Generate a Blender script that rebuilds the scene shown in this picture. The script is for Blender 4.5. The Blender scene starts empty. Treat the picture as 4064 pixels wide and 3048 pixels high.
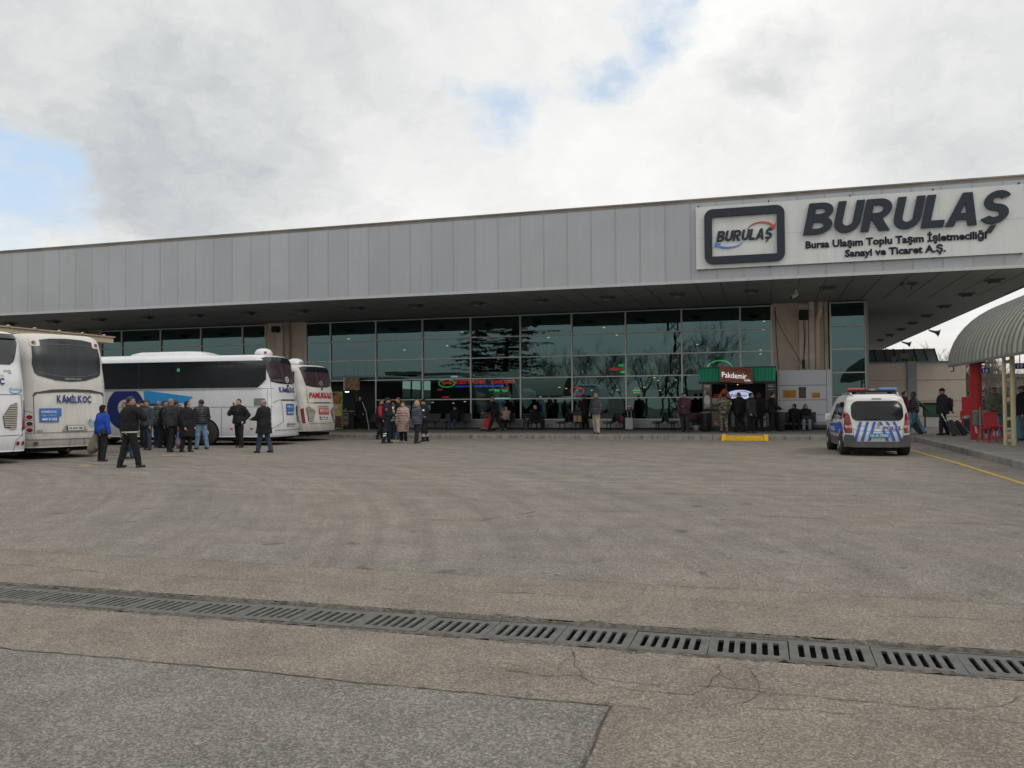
import bpy, bmesh, math, random
import numpy as np
from mathutils import Vector, Matrix
from mathutils.geometry import delaunay_2d_cdt
sc = bpy.context.scene
COL = sc.collection
rad = math.radians
# ------------------------------------------------------------------ camera (frame 4064 x 3048, focal length 3350 px)
FPX, PCX, PCY = 3350.0, 2032.0, 1524.0
CAMH = 1.6
YAW = math.atan2(FPX, 11240.0); PITCH = math.atan((1600 - 1524) / FPX); ROLL = rad(.43)
fw = Vector((-math.sin(YAW)*math.cos(PITCH), math.cos(YAW)*math.cos(PITCH), math.sin(PITCH)))
r0 = Vector((math.cos(YAW), math.sin(YAW), 0)); u0 = r0.cross(fw)
RV = r0*math.cos(ROLL) - u0*math.sin(ROLL); UV = r0*math.sin(ROLL) + u0*math.cos(ROLL)
CP = Vector((0, 0, CAMH))
cam = bpy.data.cameras.new('camera'); camo = bpy.data.objects.new('camera', cam); COL.objects.link(camo)
M = Matrix.Identity(4)
for i in range(3):
    M[i][0], M[i][1], M[i][2], M[i][3] = RV[i], UV[i], -fw[i], CP[i]
camo.matrix_world = M
cam.sensor_fit = 'HORIZONTAL'; cam.sensor_width = 36; cam.lens = 36*FPX/4064
cam.clip_start = .1; cam.clip_end = 4000
sc.camera = camo
def ray(px, py): return fw + RV*((px-PCX)/FPX) - UV*((py-PCY)/FPX)
def onZ(px, py, z=0.0):
    d = ray(px, py); return CP + d*((z-CAMH)/d.z)
def onY(px, py, y):
    d = ray(px, py); return CP + d*(y/d.y)
def dirn(px, py): return ray(px, py).normalized()
# ------------------------------------------------------------------ render settings
sc.view_settings.view_transform = 'Standard'; sc.view_settings.look = 'None'
sc.view_settings.exposure = 0.08; sc.view_settings.gamma = 1.0
sc.render.engine = 'CYCLES'
sc.cycles.max_bounces = 7; sc.cycles.transparent_max_bounces = 12; sc.cycles.glossy_bounces = 4; sc.cycles.diffuse_bounces = 3
sc.cycles.use_denoising = True
sc.cycles.sample_clamp_indirect = 4
try: sc.cycles.denoiser = 'OPENIMAGEDENOISE'
except Exception: pass
# ------------------------------------------------------------------ node helper
class NT:
    def __init__(s, tree): s.t = tree; s.n = tree.nodes; s.l = tree.links
    def new(s, typ, **kw):
        n = s.n.new(typ)
        for k, v in kw.items(): setattr(n, k, v)
        return n
    def put(s, n, inp, v):
        if v is None: return
        if isinstance(v, bpy.types.NodeSocket): s.l.new(v, n.inputs[inp])
        else:
            if isinstance(v, (tuple, list)) and len(v) == 3 and n.inputs[inp].type == 'RGBA': v = (*v, 1)
            n.inputs[inp].default_value = v
    def m(s, op, a, b=None, c=None, clamp=False):
        n = s.new('ShaderNodeMath', operation=op, use_clamp=clamp)
        s.put(n, 0, a); s.put(n, 1, b); s.put(n, 2, c); return n.outputs[0]
    def v(s, op, a, b=None, out=0):
        n = s.new('ShaderNodeVectorMath', operation=op); s.put(n, 0, a); s.put(n, 1, b); return n.outputs[out]
    def noise(s, vec, scale, detail=4, rough=.5, out=0, dist=0):
        n = s.new('ShaderNodeTexNoise'); s.put(n, 'Vector', vec); s.put(n, 'Scale', scale); s.put(n, 'Detail', detail)
        s.put(n, 'Roughness', rough); s.put(n, 'Distortion', dist); return n.outputs[out]
    def vor(s, vec, scale, out='Color', feature='F1'):
        n = s.new('ShaderNodeTexVoronoi', feature=feature); s.put(n, 'Vector', vec); s.put(n, 'Scale', scale); return n.outputs[out]
    def rng(s, x, a, b, c=0., d=1., smooth=True):
        n = s.new('ShaderNodeMapRange'); n.interpolation_type = 'SMOOTHSTEP' if smooth else 'LINEAR'
        s.put(n, 0, x); s.put(n, 1, a); s.put(n, 2, b); s.put(n, 3, c); s.put(n, 4, d); return n.outputs[0]
    def mix(s, f, a, b, mode='MIX'):
        n = s.new('ShaderNodeMix', data_type='RGBA', blend_type=mode); n.clamp_factor = True
        s.put(n, 0, f); s.put(n, 6, a); s.put(n, 7, b); return n.outputs[2]
    def scale(s, vec, x, y, z): return s.v('MULTIPLY', vec, (x, y, z))
    def sep(s, vec):
        n = s.new('ShaderNodeSeparateXYZ'); s.put(n, 0, vec); return n.outputs
    def comb(s, x, y, z):
        n = s.new('ShaderNodeCombineXYZ'); s.put(n, 0, x); s.put(n, 1, y); s.put(n, 2, z); return n.outputs[0]
    def bump(s, h, strength, dist):
        n = s.new('ShaderNodeBump'); s.put(n, 'Strength', strength); s.put(n, 'Distance', dist); s.put(n, 'Height', h); return n.outputs[0]
def lin(c):
    f = lambda u: (u/12.92 if u <= .04045 else ((u+.055)/1.055)**2.4)
    return tuple(f(x/255.) for x in c)
# ------------------------------------------------------------------ world: Nishita sky under broken cloud
SUN_EL, SUN_AZ = rad(48), rad(118)      # azimuth measured clockwise from +Y: high, behind and to the right of the camera
w = bpy.data.worlds.new('World'); sc.world = w; w.use_nodes = True
T = NT(w.node_tree); T.n.clear()
out = T.new('ShaderNodeOutputWorld')
sky = T.new('ShaderNodeTexSky'); sky.sky_type = 'NISHITA'; sky.sun_disc = False
sky.sun_elevation = SUN_EL; sky.sun_rotation = SUN_AZ; sky.air_density = 1.0; sky.dust_density = 1.5; sky.ozone_density = 1.2
d = T.new('ShaderNodeTexCoord').outputs['Generated']
dx, dy, dz = T.sep(d)
den = T.m('ADD', T.m('MAXIMUM', dz, 0.0), .16)
pl = T.comb(T.m('DIVIDE', dx, den), T.m('DIVIDE', dy, den), 0.0)
wob = T.v('MULTIPLY', T.v('SUBTRACT', T.noise(pl, 2.6, 6, .6, out=1), (.5, .5, .5)), (.30, .30, .30))
wob2 = T.v('MULTIPLY', T.v('SUBTRACT', T.noise(d, 11.0, 7, .66, out=1), (.5, .5, .5)), (.085, .085, .085))
dw = T.v('ADD', T.v('ADD', d, T.v('MULTIPLY', wob, (.45, .45, .45))), wob2)
def blob(px, py, r, soft, stretch=None):
    c = dirn(px, py)
    df = T.v('SUBTRACT', dw, tuple(c))
    if stretch:       # (angle in the picture, factor): longer along that direction
        ang, k = stretch
        ax = RV*math.cos(ang) + UV*math.sin(ang)
        dot = T.v('DOT_PRODUCT', df, tuple(ax), out=1)
        sc_ = T.m('MULTIPLY', dot, -(1-1/k))
        n = T.new('ShaderNodeVectorMath', operation='SCALE'); n.inputs[0].default_value = tuple(ax); T.put(n, 'Scale', sc_)
        df = T.v('ADD', df, n.outputs[0])
    L = T.v('LENGTH', df, out=1)
    return T.rng(L, r+soft, max(r-soft, 0), 0., 1.)
def vmax(xs):
    o = xs[0]
    for x in xs[1:]: o = T.m('MAXIMUM', o, x)
    return o
gap = vmax([blob(20, 540, .022, .02, (-.4, 2.0)), blob(150, 640, .030, .022, (-.2, 1.6)), blob(70, 800, .03, .03, (-.1, 2.2)), T.m('MULTIPLY', blob(280, 880, .02, .03), .7), T.m('MULTIPLY', blob(10, 1000, .02, .03), .5),
            T.m('MULTIPLY', blob(1990, 440, .022, .026, (-.4, 1.6)), .85), T.m('MULTIPLY', blob(1830, 370, .008, .018, (-.5, 1.8)), .6), T.m('MULTIPLY', blob(2400, 340, .016, .022, (.4, 1.8)), .9), T.m('MULTIPLY', blob(2610, 120, .016, .026, (1.0, 2.4)), .95), T.m('MULTIPLY', blob(2680, 0, .016, .026, (.9, 2.2)), .8)])
gnoise = T.rng(T.noise(pl, 1.3, 5, .55), .26, .34, 1., 0.)
gap = T.m('MAXIMUM', gap, T.m('MULTIPLY', T.m('MULTIPLY', gnoise, .6), T.m('LESS_THAN', dy, .2)))
dark = vmax([T.m('MULTIPLY', blob(520, 470, .17, .10, (-.35, 1.5)), .85), T.m('MULTIPLY', blob(560, 640, .10, .055, (-.28, 2.2)), 1.0), T.m('MULTIPLY', blob(330, 300, .09, .08, (-.2, 1.6)), .80), T.m('MULTIPLY', blob(1250, 250, .13, .14, (.1, 1.8)), .62),
             T.m('MULTIPLY', blob(300, 90, .08, .10, (0, 2)), .55), T.m('MULTIPLY', blob(3040, 310, .036, .035, (-.3, 1.3)), .72), T.m('MULTIPLY', blob(3180, 240, .03, .03), .5), T.m('MULTIPLY', blob(3950, 420, .12, .12, (1.2, 1.8)), .7), T.m('MULTIPLY', blob(3000, 640, .06, .08, (.1, 2.2)), .42), T.m('MULTIPLY', blob(3700, 60, .05, .07), .4)])
tex = T.noise(dw, 6.5, 9, .62)
tex2 = T.noise(dw, 2.6, 5, .55)
edge = T.m('MULTIPLY', T.m('SUBTRACT', tex, .5), 1.1)
shade = T.m('ADD', T.m('MULTIPLY', T.rng(tex, .35, .68), .16), T.m('ADD', T.m('MULTIPLY', T.rng(tex2, .35, .7), .12), .0))
shade = T.m('ADD', shade, T.m('MULTIPLY', T.m('MULTIPLY', dark, T.m('ADD', 1.0, edge)), .68), clamp=True)
cl = T.mix(shade, lin((254, 253, 250)), lin((178, 184, 188)))
cl = T.mix(T.rng(dz, .0, .10), lin((226, 221, 212)), cl)
bg1 = T.new('ShaderNodeBackground'); T.put(bg1, 0, T.mix(.62, sky.outputs[0], (5.6, 6.9, 8.4))); bg1.inputs[1].default_value = .12
bg2 = T.new('ShaderNodeBackground'); T.put(bg2, 0, cl); bg2.inputs[1].default_value = 1.0
mx = T.new('ShaderNodeMixShader'); cover = T.m('SUBTRACT', 1.0, gap); T.put(mx, 0, cover)
T.l.new(bg1.outputs[0], mx.inputs[1]); T.l.new(bg2.outputs[0], mx.inputs[2]); T.l.new(mx.outputs[0], out.inputs[0])
# ------------------------------------------------------------------ sun behind thin cloud
sl = bpy.data.lights.new('sun', 'SUN'); sl.energy = .85; sl.angle = rad(16); sl.color = (1, .95, .87)
so = bpy.data.objects.new('sun', sl); COL.objects.link(so)
sdir = Vector((math.sin(SUN_AZ)*math.cos(SUN_EL), math.cos(SUN_AZ)*math.cos(SUN_EL), math.sin(SUN_EL)))
so.rotation_euler = sdir.to_track_quat('Z', 'Y').to_euler(); so.location = (0, 0, 30)
# ------------------------------------------------------------------ materials
MATS = {}
def mat(key, col, rough=.6, metal=0., var=.08, scale=6., bump=0., bscale=60., stain=0., staincol=(.10, .085, .07), spec=.5, coat=0., stretch=(1, 1, 1), dirtz=None):
    """plain surface with procedural variation; stain = irregular dirt; dirtz=(z_low,z_high) mud splashed above the ground"""
    if key in MATS: return MATS[key]
    m = bpy.data.materials.new(key); m.use_nodes = True; t = NT(m.node_tree); b = t.n['Principled BSDF']
    oc = t.new('ShaderNodeTexCoord').outputs['Object']; p = t.scale(oc, *stretch)
    n1 = t.noise(p, scale, 5, .6)
    c = t.mix(t.rng(n1, .3, .7), tuple(x*(1-var) for x in col), tuple(min(1, x*(1+var)) for x in col))
    if stain:
        s1 = t.m('MULTIPLY', t.rng(t.noise(t.scale(oc, 3, 3, .35), 2.2, 6, .65), .48, .72), stain)
        c = t.mix(s1, c, staincol)
    if dirtz:
        z = t.sep(oc)[2]
        k = t.m('MULTIPLY', t.rng(t.m('ADD', z, t.m('MULTIPLY', t.noise(t.scale(oc, 4, 4, 1), 3, 6, .7), .9)), dirtz[1]+.45, dirtz[0]+.45), dirtz[2])
        c = t.mix(k, c, (.16, .14, .115))
    t.put(b, 'Base Color', c); b.inputs['Metallic'].default_value = metal; b.inputs['Specular IOR Level'].default_value = spec
    t.put(b, 'Roughness', t.rng(n1, .2, .8, max(rough-.08, .02), min(rough+.08, 1)))
    if coat: b.inputs['Coat Weight'].default_value = coat; b.inputs['Coat Roughness'].default_value = .08
    if bump: t.put(b, 'Normal', t.bump(t.noise(p, bscale, 4, .6), .6, bump))
    MATS[key] = m; return m
def emit(key, col, strength):
    if key in MATS: return MATS[key]
    m = bpy.data.materials.new(key); m.use_nodes = True; t = NT(m.node_tree); b = t.n['Principled BSDF']
    b.inputs['Base Color'].default_value = (*col, 1); b.inputs['Emission Color'].default_value = (*col, 1); b.inputs['Emission Strength'].default_value = strength
    MATS[key] = m; return m
def glass(key, tint, refl, rcol, rough=.0, edge=.35, wav=.0):
    """tinted pane: see-through by transmission, mirrors more at a slant"""
    if key in MATS: return MATS[key]
    m = bpy.data.materials.new(key); m.use_nodes = True; t = NT(m.node_tree); t.n.clear()
    o = t.new('ShaderNodeOutputMaterial'); tr = t.new('ShaderNodeBsdfTransparent'); t.put(tr, 0, tint)
    g = t.new('ShaderNodeBsdfGlossy'); t.put(g, 0, rcol); g.inputs['Roughness'].default_value = rough
    if wav:
        oc = t.new('ShaderNodeTexCoord').outputs['Object']
        t.put(g, 'Normal', t.bump(t.noise(oc, .9, 2, .5), wav, .02))
    lw = t.new('ShaderNodeLayerWeight'); lw.inputs[0].default_value = .5
    f = t.m('ADD', refl, t.m('MULTIPLY', t.m('POWER', lw.outputs['Facing'], 3.0), edge), clamp=True)
    mxx = t.new('ShaderNodeMixShader'); t.put(mxx, 0, f); t.l.new(tr.outputs[0], mxx.inputs[1]); t.l.new(g.outputs[0], mxx.inputs[2])
    t.l.new(mxx.outputs[0], o.inputs[0]); MATS[key] = m; return m
# ------------------------------------------------------------------ object helpers
LOC = {}
def tag(o, label=None, cat=None, group=None, kind=None):
    if label: o['label'] = label
    if cat: o['category'] = cat
    if group: o['group'] = group
    if kind: o['kind'] = kind
    return o
def thing(name, label, cat, loc=(0, 0, 0), rz=0., group=None):
    o = bpy.data.objects.new(name, None); COL.objects.link(o); o.location = loc; o.rotation_euler = (0, 0, rz); o.empty_display_size = .2
    return tag(o, label, cat, group)
def copy_tree(o, parent=None):
    c = o.copy(); COL.objects.link(c)
    if parent: c.parent = parent
    for ch in [x for x in COL.objects if x.parent == o]: copy_tree(ch, c)
    return c
def rootloc(o):
    v = Vector((0, 0, 0))
    while o is not None: v += Vector(o.location); o = o.parent
    return v
class MB:
    def __init__(s): s.v = []; s.f = []; s.mi = []; s.cur = 0; s.sm = []; s.smooth = False
    def add(s, vs, fs):
        b = len(s.v); s.v.extend([tuple(x) for x in vs])
        for f in fs: s.f.append(tuple(b+i for i in f)); s.mi.append(s.cur); s.sm.append(s.smooth)
        return s
    def box(s, x0, x1, y0, y1, z0, z1):
        vs = [(x, y, z) for z in (z0, z1) for y in (y0, y1) for x in (x0, x1)]
        return s.add(vs, [(0, 2, 3, 1), (4, 5, 7, 6), (0, 1, 5, 4), (2, 6, 7, 3), (0, 4, 6, 2), (1, 3, 7, 5)])
    def rbox(s, cx, cy, cz, sx, sy, sz, rz=0., rx=0., ry=0., bev=0.):
        bm = bmesh.new(); bmesh.ops.create_cube(bm, size=1)
        bmesh.ops.scale(bm, vec=(sx, sy, sz), verts=bm.verts)
        if bev: bmesh.ops.bevel(bm, geom=bm.edges[:], offset=bev, segments=2, affect='EDGES', profile=.5)
        mt = Matrix.Translation((cx, cy, cz)) @ Matrix.Rotation(rz, 4, 'Z') @ Matrix.Rotation(ry, 4, 'Y') @ Matrix.Rotation(rx, 4, 'X')
        bm.transform(mt); return s.bm(bm)
    def bm(s, bm):
        bm.verts.index_update(); s.add([v.co[:] for v in bm.verts], [[v.index for v in f.verts] for f in bm.faces]); bm.free(); return s
    def quad(s, a, b, c, d): return s.add([a, b, c, d], [(0, 1, 2, 3)])
    def tube(s, pts, rr, n=8, cap=True):
        pts = [Vector(p) for p in pts]
        if not isinstance(rr, (list, tuple)): rr = [rr]*len(pts)
        vs = []; fs = []; prev = None
        for i, p in enumerate(pts):
            t = (pts[min(i+1, len(pts)-1)] - pts[max(i-1, 0)])
            if t.length < 1e-9: t = Vector((0, 0, 1))
            t.normalize()
            if prev is None:
                a = Vector((0, 0, 1)) if abs(t.z) < .9 else Vector((1, 0, 0))
                prev = t.cross(a).normalized()
            else:
                prev = (prev - t*prev.dot(t)); prev = prev.normalized() if prev.length > 1e-6 else t.orthogonal().normalized()
            b = t.cross(prev)
            for k in range(n):
                an = 2*math.pi*k/n; vs.append(p + (prev*math.cos(an) + b*math.sin(an))*rr[i])
        for i in range(len(pts)-1):
            for k in range(n):
                a0 = i*n+k; a1 = i*n+(k+1) % n; fs.append((a0, a1, a1+n, a0+n))
        if cap: fs.append(tuple(reversed(range(n)))); fs.append(tuple((len(pts)-1)*n+k for k in range(n)))
        return s.add(vs, fs)
    def lathe(s, c, prof, n=20, axis='z'):
        vs = []; fs = []
        for (r, z) in prof:
            for k in range(n):
                a = 2*math.pi*k/n; q = (r*math.cos(a), r*math.sin(a), z)
                if axis == 'y': q = (q[0], q[2], q[1])
                if axis == 'x': q = (q[2], q[0], q[1])
                vs.append((c[0]+q[0], c[1]+q[1], c[2]+q[2]))
        for i in range(len(prof)-1):
            for k in range(n): fs.append((i*n+k, i*n+(k+1) % n, (i+1)*n+(k+1) % n, (i+1)*n+k))
        fs.append(tuple(reversed(range(n)))); fs.append(tuple((len(prof)-1)*n+k for k in range(n)))
        return s.add(vs, fs)
    def ball(s, c, r, n=10, sq=(1, 1, 1)):
        prof = [(max(1e-4, math.sin(math.pi*i/n)), -math.cos(math.pi*i/n)) for i in range(n+1)]
        m = MB(); m.lathe((0, 0, 0), prof, n*2-6 if n > 6 else 8)
        return s.add([(c[0]+v[0]*r*sq[0], c[1]+v[1]*r*sq[1], c[2]+v[2]*r*sq[2]) for v in m.v], m.f)
    def prism(s, poly, fn, depth):
        """closed outline poly [(a,b)] -> fn(a,b,d), extruded d = 0..depth"""
        n = len(poly); v0 = [fn(a, b, 0) for a, b in poly]; v1 = [fn(a, b, depth) for a, b in poly]
        r = delaunay_2d_cdt([Vector(p) for p in poly], [], [list(range(n))], 1, 1e-6)
        tri = [f for f in r[2]]; q = r[0]
        a0 = [fn(p.x, p.y, 0) for p in q]; a1 = [fn(p.x, p.y, depth) for p in q]
        s.add(a0, [tuple(reversed(f)) for f in tri]); s.add(a1, [tuple(f) for f in tri])
        return s.add(v0+v1, [(i, (i+1) % n, n+(i+1) % n, n+i) for i in range(n)])
    def patch(s, poly, fn, grid=.2):
        """outline poly draped over the surface fn(a,b); fn gives 3-D points"""
        pts = []; n = len(poly)
        for i in range(n):
            a = Vector(poly[i]); b = Vector(poly[(i+1) % n]); k = max(1, int((b-a).length/grid))
            for j in range(k): pts.append(a.lerp(b, j/k))
        nb = len(pts); xs = [p.x for p in pts]; ys = [p.y for p in pts]
        x = min(xs)+grid/2
        while x < max(xs):
            y = min(ys)+grid/2
            while y < max(ys): pts.append(Vector((x, y))); y += grid
            x += grid
        r = delaunay_2d_cdt(pts, [], [list(range(nb))], 1, 1e-6)
        k = s.smooth; s.smooth = True; s.add([fn(p.x, p.y) for p in r[0]], [tuple(f) for f in r[2]]); s.smooth = k; return s
    def build(s, name, mats, parent=None, world=False, smooth=None):
        me = bpy.data.meshes.new(name)
        vs = s.v
        if world and parent is not None:
            o_ = rootloc(parent); vs = [(v[0]-o_.x, v[1]-o_.y, v[2]-o_.z) for v in vs]
        me.from_pydata([tuple(v) for v in vs], [], s.f)
        if not isinstance(mats, (list, tuple)): mats = [mats]
        for m in mats: me.materials.append(m)
        me.polygons.foreach_set('material_index', s.mi)
        sm = [smooth]*len(s.f) if smooth is not None else s.sm
        me.polygons.foreach_set('use_smooth', sm); me.update()
        o = bpy.data.objects.new(name, me); COL.objects.link(o)
        if parent is not None: o.parent = parent
        return o
def rrect(x0, x1, z0, z1, r, n=5):
    rs = r if isinstance(r, (list, tuple)) else [r]*4      # BL, BR, TR, TL
    o = []
    for (cx, cz, a0, q) in ((x0+rs[0], z0+rs[0], 180, rs[0]), (x1-rs[1], z0+rs[1], 270, rs[1]), (x1-rs[2], z1-rs[2], 0, rs[2]), (x0+rs[3], z1-rs[3], 90, rs[3])):
        for i in range(n+1):
            a = rad(a0+90*i/n); o.append((cx+q*math.cos(a), cz+q*math.sin(a)))
    return o
# ------------------------------------------------------------------ lettering
def text_geo(body, shear=0., bold=0., extrude=0., spacing=1.0):
    c = bpy.data.curves.new('t', 'FONT'); c.body = body; c.shear = shear; c.offset = bold; c.extrude = extrude; c.space_character = spacing; c.resolution_u = 2
    o = bpy.data.objects.new('t', c); COL.objects.link(o); bpy.context.view_layer.update()
    me = o.evaluated_get(bpy.context.evaluated_depsgraph_get()).to_mesh()
    v = np.array([x.co[:] for x in me.vertices]).reshape(-1, 3); f = [tuple(p.vertices) for p in me.polygons]
    bpy.data.objects.remove(o); bpy.data.curves.remove(c); return v, f
def text(mb, body, fn, box, shear=0., bold=.012, ext=0., spacing=1.0, keep=False):
    """fit the words into box (a0,a1,b0,b1) on the surface fn(a,b,d)"""
    v, f = text_geo(body, shear, bold, .5 if ext else 0., spacing)
    if len(v) == 0: return
    mn, mxv = v.min(0), v.max(0); a0, a1, b0, b1 = box
    sx = (a1-a0)/(mxv[0]-mn[0]); sy = (b1-b0)/(mxv[1]-mn[1])
    if keep: sx = sy = min(sx, sy); a0 = (a0+a1)/2-(mxv[0]-mn[0])*sx/2
    vs = [fn(a0+(p[0]-mn[0])*sx, b0+(p[1]-mn[1])*sy, (p[2]+.5)*ext if ext else 0.) for p in v]
    mb.add(vs, f)
def plane_fn(o, r, u):
    o = Vector(o); r = Vector(r); u = Vector(u); n = r.cross(u)
    return lambda a, b, d=0.: tuple(o + r*a + u*b + n*d)
def front(y):            # a wall plane facing the camera (-Y); a = X, b = Z
    return lambda a, b, d=0.: (a, y-d, b)
# ================================================================== SETTING: ground
def asphalt(key, base, warm, gs=70., gstr=.55, tracks=False, blot=.16):
    m = bpy.data.materials.new(key); m.use_nodes = True; t = NT(m.node_tree); b = t.n['Principled BSDF']
    p = t.new('ShaderNodeTexCoord').outputs['Object']
    big = t.rng(t.noise(p, .22, 5, .6), .32, .68)
    c = t.mix(big, base, warm)
    mid = t.noise(p, 1.7, 6, .65)
    c = t.mix(1.0, c, t.mix(t.rng(mid, .25, .75), (1-blot,)*3, (1+blot,)*3), 'MULTIPLY')
    cell = t.sep(t.vor(p, gs))
    gr = t.m('ADD', 1-gstr*.55, t.m('MULTIPLY', t.m('POWER', cell[0], 1.6), gstr*1.25))
    fine = t.noise(p, 210., 3, .7)
    gr = t.m('MULTIPLY', gr, t.rng(fine, .2, .8, .75, 1.25, False))
    clump = t.m('ADD', .82, t.m('MULTIPLY', t.noise(p, 14., 4, .7), .36))
    gr = t.m('MULTIPLY', gr, clump)
    c = t.mix(1.0, c, t.comb(gr, gr, gr), 'MULTIPLY')
    pale = t.m('MULTIPLY', t.m('GREATER_THAN', t.sep(t.vor(p, gs*.85))[1], .93), .42)
    c = t.mix(pale, c, (.40, .37, .33))
    if tracks:
        x, y, z = t.sep(p)
        tot = None
        for (cx, cy, k, lo, hi) in ((-6., 62., 3.2, 30., 52.), (22., 52., 2.6, 22., 44.), (-30., -2., 3.0, 16., 46.)):
            r_ = t.m('SQRT', t.m('ADD', t.m('POWER', t.m('SUBTRACT', x, cx), 2.), t.m('POWER', t.m('SUBTRACT', y, cy), 2.)))
            an = t.m('ARCTAN2', t.m('SUBTRACT', y, cy), t.m('SUBTRACT', x, cx))
            n_ = t.noise(t.comb(t.m('MULTIPLY', r_, k), t.m('MULTIPLY', an, 2.2), 0.), 1., 6, .72)
            msk = t.m('MULTIPLY', t.rng(r_, lo, lo+6), t.rng(r_, hi, hi-6))
            v_ = t.m('MULTIPLY', t.m('SUBTRACT', n_, .5), msk)
            tot = v_ if tot is None else t.m('ADD', tot, v_)
        f = t.m('ADD', 1.0, t.m('MULTIPLY', tot, .85))
        c = t.mix(1.0, c, t.comb(f, f, f), 'MULTIPLY')
        sp = t.m('MULTIPLY', t.rng(t.noise(t.scale(p, 1, 1, 1), 2.3, 2, .5), .665, .72), .62)
        c = t.mix(sp, c, (.075, .068, .06))
    st = t.m('MULTIPLY', t.rng(t.noise(p, 3.1, 5, .6), .66, .74), .35)
    c = t.mix(st, c, (.10, .088, .075))
    t.put(b, 'Base Color', c); b.inputs['Roughness'].default_value = .92; b.inputs['Specular IOR Level'].default_value = .25
    h = t.m('ADD', t.m('MULTIPLY', cell[0], .5), fine)
    t.put(b, 'Normal', t.bump(h, .5, .006)); MATS[key] = m; return m
A_mid = asphalt('asphalt_worn', (.182, .170, .155), (.210, .187, .160), 95, .68, True)
A_brown = asphalt('asphalt_brown', (.200, .173, .145), (.216, .186, .154), 105, .66)
A_grey = asphalt('asphalt_grey', (.178, .171, .157), (.190, .179, .161), 95, .70)
GY0, GY1 = 5.44, 6.08
m_ = MB()
xs = [-700, -14, 8, 700]; ys = [-700, GY0, GY1, 900]
for i in range(3):
    for j in range(3):
        if i == 1 and j == 1: continue
        m_.quad((xs[i], ys[j], 0), (xs[i+1], ys[j], 0), (xs[i+1], ys[j+1], 0), (xs[i], ys[j+1], 0))
tag(m_.build('ground', A_mid), 'worn grey brown asphalt of the open bus yard', 'ground', kind='structure')
m_ = MB()
wv = lambda u, a, ph: a*(math.sin(2.1*u+ph)+.6*math.sin(5.3*u+2*ph)+.4*math.sin(13*u+ph)+.3*math.sin(31*u+3*ph))
def sheet(mb, u0, u1, lo, hi, z=.004, n=260):
    vs = []
    for i in range(n+1):
        u = u0+(u1-u0)*i/n; vs += [(u, lo(u), z), (u, hi(u), z)]
    mb.add(vs, [(2*i, 2*i+2, 2*i+3, 2*i+1) for i in range(n)])
e1 = lambda u: 7.45+wv(u, .010, 1); e2 = lambda u: 4.43+wv(u, .010, 2.2); e3 = lambda v: -.78+wv(v, .008, .7)
sheet(m_, -14, 8, lambda u: GY1, e1); sheet(m_, -14, 8, e2, lambda u: GY0)
vs = []
for i in range(121): v = -12+16.36*i/120; vs += [(e3(v), v, .004), (8, v, .004)]
m_.add(vs, [(2*i, 2*i+1, 2*i+3, 2*i+2) for i in range(120)]); sheet(m_, e3(4.36), 8, lambda u: 4.36, e2)
tag(m_.build('asphalt_strip', A_brown), 'warm brown asphalt band either side of the drain grating', 'road surface', kind='structure')
m2_ = MB(); sheet(m2_, -14, -.80, lambda u: -12, lambda u: e2(u)-.003, .0035)
tag(m2_.build('asphalt_patch', A_grey), 'dark grey coarse asphalt patch in the left foreground', 'road surface', kind='structure')
rnd = random.Random(4)
crackm = mat('crack_dark', (.06, .052, .044), .95, var=.5)
jointm = mat('joint_dark', (.055, .05, .044), .95, var=.4)
def ribbon(mb, pts, w0, z=.0085, rnd=rnd, sub=.06, jit=.012):
    L = []
    for a, b in zip(pts[:-1], pts[1:]):
        a = Vector(a); b = Vector(b); k = max(2, int((b-a).length/sub)); nrm = Vector((-(b-a).y, (b-a).x)).normalized()
        for i in range(k): L.append(a.lerp(b, i/k) + nrm*rnd.gauss(0, jit)*(i > 0))
    L.append(Vector(pts[-1])); vs = []; fs = []
    for i, p in enumerate(L):
        t = (L[min(i+1, len(L)-1)]-L[max(i-1, 0)]); t = t.normalized() if t.length > 0 else Vector((1, 0)); n = Vector((-t.y, t.x))
        ww = w0*rnd.uniform(.25, 1.0)*.36
        vs += [(p.x+n.x*ww, p.y+n.y*ww, z), (p.x-n.x*ww, p.y-n.y*ww, z)]
        if i: fs.append((2*i-2, 2*i-1, 2*i+1, 2*i))
    mb.add(vs, fs)
def pz(x, y):
    q = onZ(x, y); return (q.x, q.y)
mb = MB()
ribbon(mb, [(-14+.1*i, e1(-14+.1*i)) for i in range(221)], .018, jit=.003)
ribbon(mb, [(-14+.1*i, e2(-14+.1*i)) for i in range(133)], .017, jit=.003)
ribbon(mb, [(e3(4.43-.05*i)-.006, 4.43-.05*i) for i in range(60)], .024, jit=.003)
tag(mb.build('joint', jointm), 'dark tar joints between asphalt patches', 'joint', kind='structure')
mb = MB()
z3 = lambda x, y: pz(2000+x*.933, 2150+y*.933)
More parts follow.
